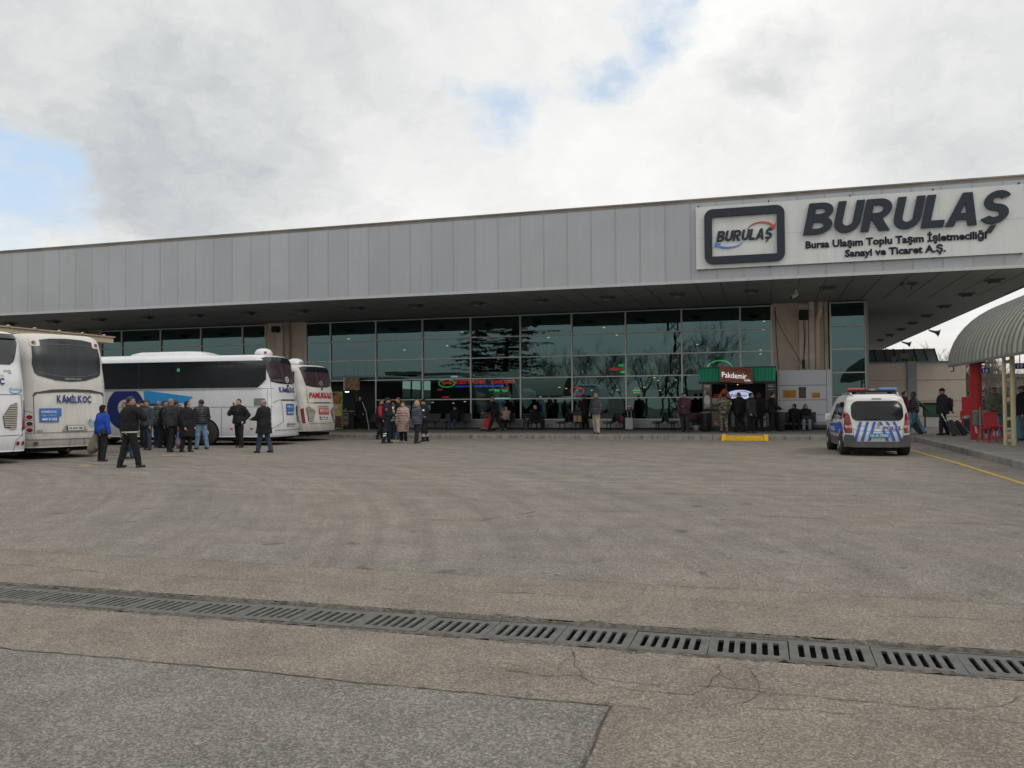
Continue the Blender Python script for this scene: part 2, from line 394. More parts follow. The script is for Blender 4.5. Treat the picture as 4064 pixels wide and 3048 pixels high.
for pl_, w_ in (([(0, 555), (120, 568), (230, 575), (330, 572), (450, 590), (560, 605), (700, 620), (870, 618)], .011), ([(295, 470), (300, 520), (325, 575), (390, 610), (520, 632), (650, 645), (800, 655)], .009),
                ([(915, 530), (910, 570), (870, 620), (800, 655)], .008), ([(1045, 540), (1060, 570), (1085, 610), (1075, 660), (1010, 695)], .009), ([(870, 618), (1000, 630), (1150, 650), (1250, 655), (1400, 675), (1600, 690), (1830, 720)], .012),
                ([(920, 640), (1000, 650), (1085, 655), (1250, 660)], .007), ([(410, 690), (620, 717)], .008), ([(1060, 710), (1250, 720), (1450, 738), (1630, 735)], .008), ([(1830, 720), (2000, 718), (2120, 705), (2212, 660)], .009),
                ([(0, 215), (190, 228), (330, 236), (380, 245)], .011), ([(600, 180), (590, 230)], .008), ([(720, 190), (740, 250)], .008), ([(800, 255), (960, 262), (1170, 285)], .009), ([(1600, 322), (1750, 320), (1950, 330), (2212, 345)], .011),
                ([(295, 470), (250, 520), (225, 560)], .007), ([(925, 575), (960, 590), (985, 620)], .007), ([(1900, 770), (2050, 762), (2212, 780)], .007)):
    ribbon(mb, [z3(*p) for p in pl_], w_)
z2 = lambda x, y: pz(x*.9494, 2150+y*.9494)
for pl_ in ([(0, 92), (200, 108), (420, 130), (700, 140), (880, 155), (1300, 175)], [(1600, 200), (1800, 208), (2212, 218)], [(2050, 530), (2212, 556)]): ribbon(mb, [z2(*p) for p in pl_], .011)
for pl_ in ([(1650, 2060), (1900, 2068), (2130, 2030)], [(2230, 2032), (2560, 2030), (2830, 2035), (3100, 2052), (3500, 2070), (4064, 2085)]): ribbon(mb, [pz(*p) for p in pl_], .028, z=.006, sub=.25, jit=.05)
tag(mb.build('crack', crackm), 'thin branching cracks in the asphalt', 'cracks', kind='structure')
# small dark patches of lifted surface in the yard
# ---- drain: trench, concrete edging, rails, panels
conc = mat('concrete_broken', (.115, .104, .088), .95, var=.4, scale=22, bump=.03, bscale=60, stain=.8, staincol=(.03, .028, .024))
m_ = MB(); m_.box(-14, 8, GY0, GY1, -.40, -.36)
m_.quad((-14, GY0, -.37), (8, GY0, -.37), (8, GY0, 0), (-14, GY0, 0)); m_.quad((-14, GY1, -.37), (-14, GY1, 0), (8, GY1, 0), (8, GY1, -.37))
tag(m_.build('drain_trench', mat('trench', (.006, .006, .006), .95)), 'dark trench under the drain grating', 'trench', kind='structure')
def ragged(y_in, y_out, nm, lab):
    n = 520; vs = []; fs = []
    o1 = 0; rr = random.Random(nm)
    for i in range(n+1):
        x = -10+ (14.)*i/n; o1 = o1*.82 + rr.gauss(0, .012); o2 = abs(rr.gauss(0, .008))
        e = y_out + (o1 if y_out > y_in else -o1)*1.0
        zz = [-.02+rr.uniform(-.012, .006), rr.uniform(-.012, .014), rr.uniform(.0, .02), .003]
        yy = [y_in, y_in+(e-y_in)*.35, y_in+(e-y_in)*.75, e + (.02 if y_out > y_in else -.02)*rr.random()]
        for k in range(4): vs.append((x, yy[k], zz[k]))
        if i:
            for k in range(3): fs.append(((i-1)*4+k, i*4+k, i*4+k+1, (i-1)*4+k+1))
    tag(MB().add(vs, fs).build('concrete_edge', conc), lab, 'concrete edge', kind='structure')
ragged(5.995, 6.07, 1, 'crumbling concrete edge on the far side of the drain'); ragged(5.515, 5.445, 2, 'crumbling concrete edge on the near side of the drain')
steel = mat('rail_steel', (.10, .10, .10), .7, .3, var=.3, scale=9, stain=.5)
tag(MB().box(-10, 4, 5.975, 5.993, -.12, -.004).box(-10, 4, 5.517, 5.535, -.14, -.008).build('drain_rail', steel), 'steel channel rails holding the drain gratings', 'rail', kind='structure')
gm = mat('grate_grey', (.095, .096, .090), .72, var=.3, scale=12, bump=.003, bscale=160, stain=.55, staincol=(.125, .110, .088))
root0 = None
for k in range(-12, 8):
    x = -1.37+.502*k
    if root0 is None:
        mb = MB(); gl = .496
        mb.box(0, gl, 0, .070, -.016, 0).box(0, gl, .360, .43, -.016, 0)
        e = .055; sw = .036; bw = (gl-2*e-6*sw)/5; q = 0
        segs = [(0, e)]+[(e+(sw+bw)*i+sw, e+(sw+bw)*(i+1)) for i in range(5)]+[(gl-e, gl)]
        for a, b in segs: mb.box(a, b, .070, .360, -.016, 0)
        for i in range(6):      # rounded slot ends
            c = e+sw/2+(sw+bw)*i
            for yy, s_ in ((.070, 1), (.360, -1)):
                for sx in (-1, 1): mb.add([(c+sx*sw/2, yy, 0), (c+sx*sw/2, yy+s_*.014, 0), (c, yy, 0)], [(0, 1, 2) if sx*s_ < 0 else (2, 1, 0)])
        root0 = mb.build('drain_grating', gm); o = root0
    else: o = root0.copy(); COL.objects.link(o)
    o.location = (x, 5.54+rnd.uniform(-.004, .004), -.006+rnd.uniform(-.004, .003)); o.rotation_euler = (rnd.gauss(0, .004), rnd.gauss(0, .004), rnd.gauss(0, .004))
    tag(o, 'grey slotted drain grating panel set in the asphalt channel', 'drain grating', 'drain gratings across the foreground')
# ---- pavement, kerbs, markings
PZ = .17
pave = mat('pavement_concrete', (.20, .19, .175), .9, var=.14, scale=1.3, bump=.004, bscale=90, stain=.35)
m_ = MB().box(-90, 60, 36.6, 95, -.1, PZ).box(5.9, 60, -12, 36.597, -.1, PZ)
tag(m_.build('pavement', pave), 'raised concrete pavement in front of the terminal and under the bay shelter', 'pavement', kind='structure')
kerbm = mat('kerb_concrete', (.215, .205, .19), .9, var=.22, scale=2.2, bump=.01, bscale=40, stain=.65, staincol=(.06, .055, .05))
m_ = MB(); x = -70.
while x < 5.2:
    L = rnd.uniform(.92, 1.02); m_.rbox(x+L/2, 36.45, .075+rnd.uniform(-.004, .004), L-.015, .295, .215, bev=.02); x += L
for i in range(7):
    a = rad(-8+i*15); m_.rbox(5.15+.45*math.cos(a)+.13, 36.0+.45*math.sin(a)-.1, .072, .24, .20, .21, rz=a, bev=.02)
y = -10.
while y < 35.6:
    L = rnd.uniform(.92, 1.02); m_.rbox(5.75, y+L/2, .075+rnd.uniform(-.004, .004), .295, L-.015, .215, bev=.02); y += L
tag(m_.build('kerb', kerbm), 'worn concrete kerbstones along the pavement edge', 'kerb', kind='structure')
def worn(key, col, lo=.42):
    m = bpy.data.materials.new(key); m.use_nodes = True; t = NT(m.node_tree); b = t.n['Principled BSDF']; p = t.new('ShaderNodeTexCoord').outputs['Object']
    k = t.rng(t.noise(p, 5., 7, .75), lo, lo+.12); t.put(b, 'Base Color', t.mix(k, (.19, .17, .15), col)); b.inputs['Roughness'].default_value = .85; MATS[key] = m; return m
yel = worn('paint_yellow', (.50, .30, .055), .36); yel2 = worn('paint_yellow_faded', (.36, .24, .08), .46)
def strip(mb, p, q, wd, z=.005):
    p = Vector(p); q = Vector(q); n = Vector((-(q-p).y, (q-p).x)).normalized()*wd/2
    k = max(1, int((q-p).length/2))
    for i in range(k):
        a = p.lerp(q, i/k); b = p.lerp(q, (i+1)/k); mb.quad((a.x-n.x, a.y-n.y, z), (b.x-n.x, b.y-n.y, z), (b.x+n.x, b.y+n.y, z), (a.x+n.x, a.y+n.y, z))
mb = MB(); strip(mb, (4.74, 8), (4.66, 24), .13); strip(mb, (4.66, 24), (4.45, 31), .13); strip(mb, (4.45, 31), (4.2, 34.6), .13)
tag(mb.build('yellow_line', yel), 'yellow edge line along the platform kerb', 'road marking', kind='structure')
mb = MB(); strip(mb, (-26, 35.2), (4.2, 34.7), .10)
zz = lambda x, y: pz(x*.5425, 1700+y*.5425)
for a, b, wd in (((225, 180), (690, 193), .14), ((690, 193), (1060, 200), .14), ((540, 172), (900, 182), .12), ((470, 174), (510, 188), .5), ((840, 186), (880, 196), .5), ((1225, 192), (1255, 206), .5),
                 ((1060, 204), (1400, 204), .12), ((1400, 204), (1540, 193), .14), ((600, 285), (650, 262), .30), ((120, 262), (560, 283), .10), ((640, 264), (860, 264), .12), ((1700, 152), (1900, 150), .14), ((1800, 100), (1990, 96), .2)):
    strip(mb, zz(*a), zz(*b), wd)
tag(mb.build('bay_marking', yel2), 'faded yellow bay markings around the coaches', 'road marking', kind='structure')
wht = worn('paint_white', (.62, .62, .60), .25); mb = MB()
for a, b in ((1714, 1885), (1455, 1502), (1280, 1366), (1900, 2010), (2025, 2125), (2130, 2533), (2720, 2745), (3115, 3132), (3262, 3285)):
    p = onZ(a, 1709, PZ); q = onZ(b, 1709, PZ); strip(mb, (p.x, 41.9), (q.x, 41.9), .10, PZ+.005)
tag(mb.build('white_strip', wht), 'thin white strips on the pavement before the glass front', 'road marking', kind='structure')
# ================================================================== TERMINAL BUILDING
FY, CY_ = 45.0, 36.0          # glass plane, front of the canopy
ZS, ZT = 6.60, 10.05          # soffit, top of the fascia
XE = 11.1                      # right end of the canopy
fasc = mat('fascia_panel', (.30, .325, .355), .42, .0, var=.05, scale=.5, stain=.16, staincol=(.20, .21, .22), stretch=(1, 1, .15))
def fascia_mat():
    m = bpy.data.materials.new('fascia_sheet'); m.use_nodes = True; t = NT(m.node_tree); b = t.n['Principled BSDF']
    p = t.new('ShaderNodeTexCoord').outputs['Object']; x, y, z = t.sep(p)
    pn = t.m('FLOOR', t.m('DIVIDE', t.m('ADD', x, 38.99-12.), 1.063)); wn = t.new('ShaderNodeTexWhiteNoise', noise_dimensions='1D'); t.put(wn, 'W', pn)
    f = t.m('ADD', .955, t.m('MULTIPLY', wn.outputs[0], .09))
    st = t.noise(t.scale(p, 7., 1., .22), 1.6, 6, .7); f = t.m('MULTIPLY', f, t.rng(st, .25, .75, .93, 1.05, False))
    bl = t.noise(p, .35, 4, .6); f = t.m('MULTIPLY', f, t.rng(bl, .25, .75, .93, 1.07, False))
    dr = t.m('MULTIPLY', t.rng(t.noise(t.scale(p, 9., 1., .10), 1.1, 5, .7), .60, .74), .22)
    c = t.mix(1.0, (.335, .355, .378), t.comb(f, f, f), 'MULTIPLY'); c = t.mix(dr, c, (.20, .20, .195)); t.put(b, 'Base Color', c)
    t.put(b, 'Roughness', t.rng(st, .2, .8, .32, .5, False)); b.inputs['Metallic'].default_value = .15
    t.put(b, 'Normal', t.bump(t.noise(t.scale(p, .8, 1, .5), 1.2, 2, .5), .35, .03)); return m
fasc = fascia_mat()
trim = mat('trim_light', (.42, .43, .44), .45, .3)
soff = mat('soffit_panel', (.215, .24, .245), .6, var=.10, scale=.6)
beige = mat('render_beige', (.60, .51, .42), .9, var=.07, scale=1.5, bump=.006, bscale=90, stain=.14)
beige2 = mat('render_beige_pale', (.65, .57, .48), .9, var=.07, scale=1.5, bump=.004, bscale=90, stain=.14)
alum = mat('aluminium', (.52, .52, .515), .45, .35, var=.06)
dark = mat('dark_recess', (.02, .022, .024), .8)
bld = thing('terminal_building', 'long low bus terminal with deep grey metal canopy and teal glass front', 'building', (-12, 45, 0))
def P_(mb, nm, mt, par=None, smooth=False): return mb.build(nm, mt, par or bld, world=True, smooth=smooth)
mb = MB(); mb.box(-75, XE, CY_+.06, CY_+.3, ZS+.004, ZT)         # backing
XP = -75.0; k = 0; XS = [-38.99+1.063*i for i in range(-34, 48)]
for x in XS:
    if x+1.063 > XE: x1 = XE-.02
    else: x1 = x+1.063
    if x >= XE-.1: break
    mb.box(x+.026, x1-.026, CY_, CY_+.057, ZS+.10, ZT-.10); mb.box(x-.019, x+.019, CY_-.006, CY_+.058, ZS+.10, ZT-.10)
P_(mb, 'fascia', fasc)
P_(MB().box(-75, XE+.02, CY_-.05, CY_+.35, ZT, ZT+.06).box(-75, XE+.02, CY_-.02, CY_-.002, ZT-.10, ZT-.003), 'coping', mat('coping_brown', (.20, .18, .16), .6, .3, var=.25, scale=.7))
P_(MB().box(-75, XE, CY_-.03, CY_+.055, ZS-.03, ZS+.095), 'drip_edge', trim)
mb = MB()
SX = [5.67+1.05*i for i in range(-77, 6)]
for a, b in zip(SX[:-1], SX[1:]):
    b = min(b, XE-.05)
    if b-a > .1: mb.box(a+.02, b-.02, CY_+.31, 44.88, ZS-.02, ZS)
mb.box(-75, XE, 44.92, 93, ZS-.02, ZS+.02); mb.box(-75, XE, CY_+.31, 44.9, ZS+.012, ZS+.06)
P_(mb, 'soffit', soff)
P_(MB().box(-75, XE, CY_+.31, 93, ZT-.3, ZT-.02), 'roof', mat('roof_grey', (.25, .25, .25), .9))
P_(MB().box(XE+.002, XE+.10, CY_+.36, 93, ZS-.02, ZS+.9), 'side_fascia', mat('fascia_blue_edge', (.10, .12, .19), .5))
P_(MB().box(XE-.12, XE, CY_+.36, 93, ZS+.95, ZT-.35), 'side_wall', fasc)
# ---- beige piers
ZSo = ZS-.025
mb = MB().box(-29.03, -26.34, FY+.02, FY+.6, PZ, ZSo); P_(mb, 'wall', beige)
mb = MB().box(.47, 3.14, FY+.02, FY+.6, PZ, ZSo); P_(mb, 'wall', beige)
P_(MB().box(-60, -41.33, FY+.02, FY+.6, PZ, ZSo), 'wall', beige)
for a_, b_ in ((1.75, 2.18), (-28.2, -27.75)): P_(MB().box(a_, b_, FY-.22, FY+.015, PZ, ZSo-.12), 'pilaster', beige2)
P_(MB().box(-42.6, -41.6, FY-.4, FY+.015, PZ, ZSo-.2), 'pilaster', beige2)
dk = mat('pipe_shadow', (.06, .055, .05), .9)
for q_ in ([(2.62, FY-.14, PZ), (2.62, FY-.14, 5.6), (2.76, FY-.16, 6.1), (2.76, FY-.16, ZSo)], [(-27.45, FY-.14, PZ), (-27.45, FY-.14, ZSo)]): P_(MB().tube(q_, .122, 12), 'drain_pipe', beige2, smooth=True)
for a_, b_, c_ in ((2.22, 2.48, .24), (-27.7, -27.62, .12)): P_(MB().box(a_, b_, FY-c_, FY+.015, PZ, ZSo), 'duct', beige2)
for z_ in (5.15, 3.9): P_(MB().box(2.20, 2.50, FY-.255, FY-.243, z_, z_+.06), 'pipe_clamp', alum)
# ---- glass front: one window per bay (five panes high), each with its frame
gl_main = glass('glass_teal', (.15, .28, .27), .105, (.56, .90, .92), edge=.55, wav=.06)
ROWS = [.69, 1.84, 3.00, 4.155, 5.315, 6.47]
def window(x0, x1, rows, lastbay=False, y=FY, g=gl_main, rr=random.Random(8)):
    mb = MB()
    for a, b in zip(rows[:-1], rows[1:]):
        t1, t2 = rr.gauss(0, .0032), rr.gauss(0, .0038); cx, cz = (x0+x1)/2, (a+b)/2; hx, hz = (x1-x0)/2, (b-a)/2
        mb.quad(*[(cx+sx*hx, y+.035+t1*sx*hx+t2*sz*hz, cz+sz*hz) for sx, sz in ((-1, -1), (1, -1), (1, 1), (-1, 1))])
    wn = P_(mb, 'window', g)
    fr = MB().box(x0-.04, x0+.04, y-.05, y+.09, rows[0]-.04, rows[-1]+.03)
    if lastbay: fr.box(x1-.04, x1+.04, y-.05, y+.09, rows[0]-.04, rows[-1]+.03)
    for z in rows: fr.box(x0+.042, x1-.042, y-.04, y+.08, z-.03, z+.03)
    fr.build('window_frame', alum, wn, world=True); return wn
MX = [-26.29, -24.66, -21.70, -18.76, -15.83, -12.91, -9.99, -7.04, -4.09, -1.11, .43]
for i, (a, b) in enumerate(zip(MX[:-1], MX[1:])): window(a, b, ROWS[2:] if i < 1 else (ROWS if i > 1 else ROWS[2:]), i == len(MX)-2)
LX = [-41.29, -39.69, -36.70, -33.70, -30.69, -29.07]
for i, (a, b) in enumerate(zip(LX[:-1], LX[1:])): window(a, b, ROWS, i == len(LX)-2)
window(3.24, 4.86, [PZ+.05, .65, 1.81, 3.0, 4.16, 5.33, 6.49], True, FY-.05)
P_(MB().box(4.88, 4.99, FY-.12, FY+5.0, PZ, ZSo), 'corner_post', mat('post_grey', (.30, .31, .31), .6))
# sill panels below the glass
mb = MB()
for x0, x1 in ((-21.7, .43), (-41.3, -29.07)):
    for i, (z0, z1) in enumerate(((.24, .42), (.43, .645))): mb.box(x0, x1, FY-.05-.02*i, FY+.10, z0, z1)
    mb.box(x0, x1, FY-.12, FY+.10, .648, .672)
P_(mb, 'sill_panel', mat('sill_metal', (.33, .34, .345), .4, .5, var=.12, scale=1.0, stain=.2))
P_(MB().box(-21.7, .43, FY-.03, FY+.10, PZ, .238).box(-41.3, -29.07, FY-.03, FY+.10, PZ, .238), 'plinth', dark)
# ---- entrance recess on the left of the main front
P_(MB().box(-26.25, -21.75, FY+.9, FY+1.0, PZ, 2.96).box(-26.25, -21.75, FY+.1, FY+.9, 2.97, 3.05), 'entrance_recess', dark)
for a_, b_, c_ in ((-24.7, -24.62, 0), (-21.74, -21.66, 0), (-23.2, -23.15, .43)): P_(MB().box(a_, b_, FY-.03+c_, FY+.06+c_, PZ, 2.95), 'door_post', mat('frame_dark', (.10, .105, .11), .5, .3))
# ---- interior hall
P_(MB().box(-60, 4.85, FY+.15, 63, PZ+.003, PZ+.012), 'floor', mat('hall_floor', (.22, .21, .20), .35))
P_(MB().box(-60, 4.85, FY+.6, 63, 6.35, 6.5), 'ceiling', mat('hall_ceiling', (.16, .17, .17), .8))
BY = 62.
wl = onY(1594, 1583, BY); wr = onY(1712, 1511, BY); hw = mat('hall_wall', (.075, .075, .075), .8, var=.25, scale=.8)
c1 = onY(1785, 1498, BY); c2 = onY(2062, 1488, BY)
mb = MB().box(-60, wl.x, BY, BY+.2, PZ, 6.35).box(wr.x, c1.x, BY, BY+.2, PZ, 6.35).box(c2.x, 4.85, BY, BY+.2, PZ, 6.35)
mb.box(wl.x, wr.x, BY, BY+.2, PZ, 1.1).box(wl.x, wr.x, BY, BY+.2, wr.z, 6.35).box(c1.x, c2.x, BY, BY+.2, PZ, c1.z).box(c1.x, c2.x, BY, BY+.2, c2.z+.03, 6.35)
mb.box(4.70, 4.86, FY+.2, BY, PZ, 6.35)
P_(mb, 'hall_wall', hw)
mb = MB()
n_ = 7
for i in range(n_+1): xx = c1.x+(c2.x-c1.x)*i/n_; mb.box(xx-.1, xx+.1, BY-.05, BY-.002, c1.z, c2.z+.03)
for i in range(4): xx = wl.x+(wr.x-wl.x)*i/3; mb.box(xx-.06, xx+.06, BY-.05, BY-.002, 1.1, wr.z)
mb.box(wl.x, wr.x, BY-.045, BY-.01, 2.0, 2.08)
P_(mb, 'rear_mullion', dark)
# shop fronts inside
mb = MB()
rr = random.Random(3)
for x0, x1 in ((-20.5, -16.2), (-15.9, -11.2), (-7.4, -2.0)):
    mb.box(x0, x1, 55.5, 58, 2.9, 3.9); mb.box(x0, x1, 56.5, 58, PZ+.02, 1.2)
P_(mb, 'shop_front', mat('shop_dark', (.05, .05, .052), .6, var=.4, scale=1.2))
# ================================================================== SIGN ON THE FASCIA
SB = CY_-.14
brd = mat('sign_white', (.56, .575, .575), .45, var=.05, scale=.7, stain=.22, staincol=(.36, .34, .32), stretch=(2.2, 1, .12))
ch = mat('letter_charcoal', (.030, .037, .050), .6, var=.05, spec=.2)
sign = thing('sign_board', 'large white company sign with charcoal raised letters on the canopy fascia', 'sign', (4.2, SB, 7.1))
mb = MB().box(-2.62, 9.5, SB, SB+.10, 7.12, 9.72)
P_(mb, 'panel', brd, sign)
P_(MB().box(-2.6, 9.48, SB-.004, SB-.001, 8.412, 8.422).box(.30, .306, SB-.004, SB-.001, 7.14, 9.7).box(3.9, 3.906, SB-.004, SB-.001, 7.14, 9.7).box(6.6, 6.606, SB-.004, SB-.001, 7.14, 9.7), 'panel_joint', mat('joint_grey', (.33, .33, .33), .8), sign)
mb = MB()
for x in (-2.5, .3, 3.4, 6.4, 9.35):
    mb.box(x-.03, x+.03, SB-.02, SB+.02, 7.07, 7.117); mb.box(x-.02, x+.02, SB-.01, SB+.10, 9.722, 9.79)
P_(mb, 'bracket', dark, sign)
ff = front(SB-.005)
mb = MB(); n = 6
o_ = rrect(-2.27, .91, 7.29, 9.57, .34, n); i_ = rrect(-1.96, .60, 7.60, 9.24, .03, n)
L_ = len(o_)
for dd in (0, .12): mb.add([ff(a, b, dd) for a, b in o_]+[ff(a, b, dd) for a, b in i_], [((j, (j+1) % L_, L_+(j+1) % L_, L_+j)) for j in range(L_)])
mb.add([ff(a, b, 0) for a, b in o_]+[ff(a, b, .12) for a, b in o_], [(j, (j+1) % L_, L_+(j+1) % L_, L_+j) for j in range(L_)])
mb.add([ff(a, b, 0) for a, b in i_]+[ff(a, b, .12) for a, b in i_], [(j, (j+1) % L_, L_+(j+1) % L_, L_+j) for j in range(L_)])
P_(mb, 'logo_frame', ch, sign)

def arc_strip(cx, cy, ro, so, ri, si, a0, a1, n=14):
    out_ = [(cx+ro*math.cos(rad(a0+(a1-a0)*i/n)), cy+so*math.sin(rad(a0+(a1-a0)*i/n))) for i in range(n+1)]
    in_ = [(cx+ri*math.cos(rad(a0+(a1-a0)*i/n)), cy+si*math.sin(rad(a0+(a1-a0)*i/n))) for i in range(n+1)]
    return ('s', out_, in_)
def R4(x0, x1, y0, y1): return ('p', [(x0, y0), (x1, y0), (x1, y1), (x0, y1)])
GLY = {'B': (.95, [R4(0, .28, 0, 1), R4(.28, .45, .825, 1), R4(.28, .45, .39, .645), R4(.28, .45, 0, .18), arc_strip(.45, .735, .44, .265, .17, .090, -90, 90), arc_strip(.45, .285, .50, .285, .21, .105, -90, 90)]),
 'U': (.90, [R4(0, .28, .36, 1), R4(.62, .90, .36, 1), arc_strip(.45, .36, .45, .36, .17, .14, 180, 360)]),
 'R': (.98, [R4(0, .28, 0, 1), R4(.28, .45, .81, 1), R4(.28, .45, .37, .56), arc_strip(.45, .685, .46, .315, .17, .125, -90, 90), ('p', [(.30, .37), (.62, 0), (.98, 0), (.62, .42), (.45, .37)])]),
 'L': (.72, [R4(0, .28, 0, 1), R4(.28, .72, 0, .21)]),
 'A': (1.0, [('p', [(0, 0), (.28, 0), (.5, .70), (.5, 1), (.35, 1)]), ('p', [(1, 0), (.65, 1), (.5, 1), (.5, .70), (.72, 0)]), ('p', [(.337, .18), (.663, .18), (.60, .38), (.40, .38)])]),
 'S': (.88, [arc_strip(.45, .70, .42, .30, .15, .10, 28, 270), arc_strip(.43, .30, .44, .30, .16, .10, 90, -152), ('p', [(.40, -.04), (.56, -.04), (.46, -.26), (.28, -.26), (.34, -.10)])])}
def heavy_word(par, word, fn, x0, x1, z0, z1, ext, m_, shear=.21):
    tot = sum(GLY[c][0] for c in word)+.06*(len(word)-1); H = z1-z0; sx = (x1-x0-shear*H)/tot; x = 0
    mb = MB()
    for c in word:
        wd, parts_ = GLY[c]
        for i, q in enumerate(parts_):
            tf = lambda a, b, d=0., x=x, i=i: fn(x0+(x+a)*sx+shear*b*H, z0+b*H, d*(ext+.0025*i))
            if q[0] == 'p': mb.prism(q[1], lambda a, b, d: tf(a, b, d), 1.0)
            else:
                o, n_, k_ = q[1], q[2], len(q[1])
                if (o[1][0]-o[0][0])*(n_[0][1]-o[0][1])-(o[1][1]-o[0][1])*(n_[0][0]-o[0][0]) < 0: o, n_ = n_, o
                mb.add([tf(a, b, 1) for a, b in o]+[tf(a, b, 1) for a, b in n_], [(j, j+1, k_+j+1, k_+j) for j in range(k_-1)])
                for e in (o, n_): mb.add([tf(a, b, 0) for a, b in e]+[tf(a, b, 1) for a, b in e], [(j, j+1, k_+j+1, k_+j) for j in range(k_-1)])
                for j in (0, k_-1): mb.quad(tf(*o[j], 0), tf(*n_[j], 0), tf(*n_[j], 1), tf(*o[j], 1))
        x += wd+.06
    return P_(mb, 'lettering', m_, par)
heavy_word(sign, 'BURULAS', ff, -1.80, .48, 8.22, 8.66, .05, ch)
def arc_arrow(cx, cz, rx, rz_, a0, a1, w0, w1, head):
    n = 20; up = []; lo = []
    for i in range(n+1):
        a = rad(a0+(a1-a0)*i/n); wd = w0+(w1-w0)*i/n
        up.append((cx+(rx+wd)*math.cos(a), cz+(rz_+wd)*math.sin(a))); lo.append((cx+(rx-wd)*math.cos(a), cz+(rz_-wd)*math.sin(a)))
    return up+[head[0], head[1], head[2]]+lo[::-1]
mb = MB(); mb.prism(arc_arrow(-.02, 8.62, .52, .30, 175, 25, .005, .05, ((.56, 8.86), (.50, 8.60), (.28, 8.70))), lambda a, b, d: ff(a, b, d), .04); P_(mb, 'logo_arrow', mat('logo_red', (.48, .08, .03), .5), sign)
mb = MB(); mb.prism(arc_arrow(-1.30, 8.20, .55, .24, -8, -152, .005, .05, ((-1.86, 7.98), (-1.84, 8.20), (-1.60, 8.12))), lambda a, b, d: ff(a, b, d), .04); P_(mb, 'logo_arrow', mat('logo_blue', (.05, .20, .62), .5), sign)
heavy_word(sign, 'BURULAS', ff, 1.60, 9.16, 8.27, 9.53, .11, ch)
lt2 = mat('letter_navy', (.012, .015, .03), .6, spec=.2)
mb = MB(); text(mb, 'Bursa Ulaşım Toplu Taşım İşletmeciliği', ff, (1.70, 8.22, 7.64, 8.13), bold=.034, ext=.03, spacing=1.0); P_(mb, 'lettering', lt2, sign)
mb = MB(); text(mb, 'Sanayi ve Ticaret A.Ş.', ff, (3.17, 6.80, 7.22, 7.62), bold=.034, ext=.03, spacing=1.0); P_(mb, 'lettering', lt2, sign)
# ================================================================== CANOPY LIGHTS, LOUDSPEAKERS, CAMERAS
fixm = mat('fitting_grey', (.10, .105, .10), .5, .2); difm = mat('fitting_glass', (.22, .23, .22), .3)
proto = thing('canopy_light', None, None)
mb = MB(); mb.rbox(0, 0, -.03, .62, .62, .05, bev=.01); mb.rbox(0, 0, -.10, .40, .40, .10, bev=.02); mb.build('housing', fixm, proto)
mb = MB(); mb.rbox(0, 0, -.165, .34, .34, .03, bev=.01); mb.build('diffuser', difm, proto)
spots = [(9.25-3.245*i, 39.25) for i in range(20)]
spots2 = [(9.2, y) for y in (44.0, 49.1, 54.2, 59.1, 63.9, 69.3, 74.9)]
for i, (x, y) in enumerate(spots+spots2):
    o = proto if i == 0 else copy_tree(proto); o.location = (x, y, ZS-.02)
    if i < len(spots): tag(o, 'square unlit downlight in the row under the canopy along the front', 'light', 'canopy lights along the front')
    else: tag(o, 'square unlit downlight in the row under the right end of the canopy', 'light', 'canopy lights along the right end')
spk = mat('horn_blue_grey', (.045, .055, .075), .45)
for i, (x, y, lb) in enumerate(((11.06, 64.3, 'nearest dark horn loudspeaker under the right canopy edge'), (11.06, 76.3, 'middle dark horn loudspeaker under the right canopy edge'), (11.06, 86.2, 'farthest dark horn loudspeaker under the right canopy edge'))):
    if i == 0:
        t_ = thing('horn_loudspeaker', lb, 'loudspeaker', (x, y, ZS-.03), group='horn loudspeakers along the canopy edge')
        MB().lathe((0, 0, 0), [(.06, 0), (.07, .12), (.08, .25), (.11, .40), (.18, .52), (.27, .61), (.26, .60)], 16, 'x').build('horn', spk, t_, smooth=True)
        t_.children[0].location = (.05, 0, -.16); t_.children[0].rotation_euler = (0, rad(18), 0)
        MB().box(-.03, .03, -.03, .03, -.2, 0).build('bracket', spk, t_)
        ls = t_
    else:
        t_ = copy_tree(ls); t_.location = (x, y, ZS-.03); t_['label'] = lb
camw = mat('camera_white', (.6, .6, .58), .4)
def cctv(x, y, lb, rz, m1):
    t_ = thing('security_camera', lb, 'security camera', (x, y, ZS-.02), rz)
    MB().tube([(0, 0, 0), (0, 0, -.18)], .05, 8).build('mount', m1, t_); m2 = MB(); m2.rbox(.0, -.12, -.27, .14, .42, .15, rx=rad(25), bev=.03); m2.build('housing', m1, t_)
    MB().lathe((0, -.34, -.37), [(.045, -.02), (.045, .02)], 10, 'y').build('lens', dark, t_)
p = onZ(3160, 1165, ZS-.2); cctv(p.x, p.y, 'white security camera hanging from the soffit left of the pipes', rad(-40), camw)
p = onZ(3594, 1128, ZS-.2); cctv(p.x, p.y, 'grey security camera hanging from the soffit below the sign', rad(30), mat('camera_grey', (.25, .25, .25), .5))
t_ = thing('floodlight', 'black floodlight box with dangling cable high on the right pier', 'floodlight', (1.97, FY-.45, 5.9))
mb = MB(); mb.rbox(0, 0, 0, .46, .36, .5, bev=.05); mb.build('housing', dark, t_); MB().box(-.05, .05, .18, .24, -.2, .2).build('bracket', dark, t_)
MB().tube([(-.02, -.02, -.25), (.02, -.03, -1.2), (-.04, -.02, -2.2)], .018, 6).tube([(.06, -.02, -.25), (.05, -.04, -1.3), (-.02, -.02, -2.2)], .018, 6).build('cable', dark, t_)
mb = MB(); mb.rbox(-.04, -.02, -2.45, .13, .10, .46, bev=.02); mb.build('plug_box', dark, t_)
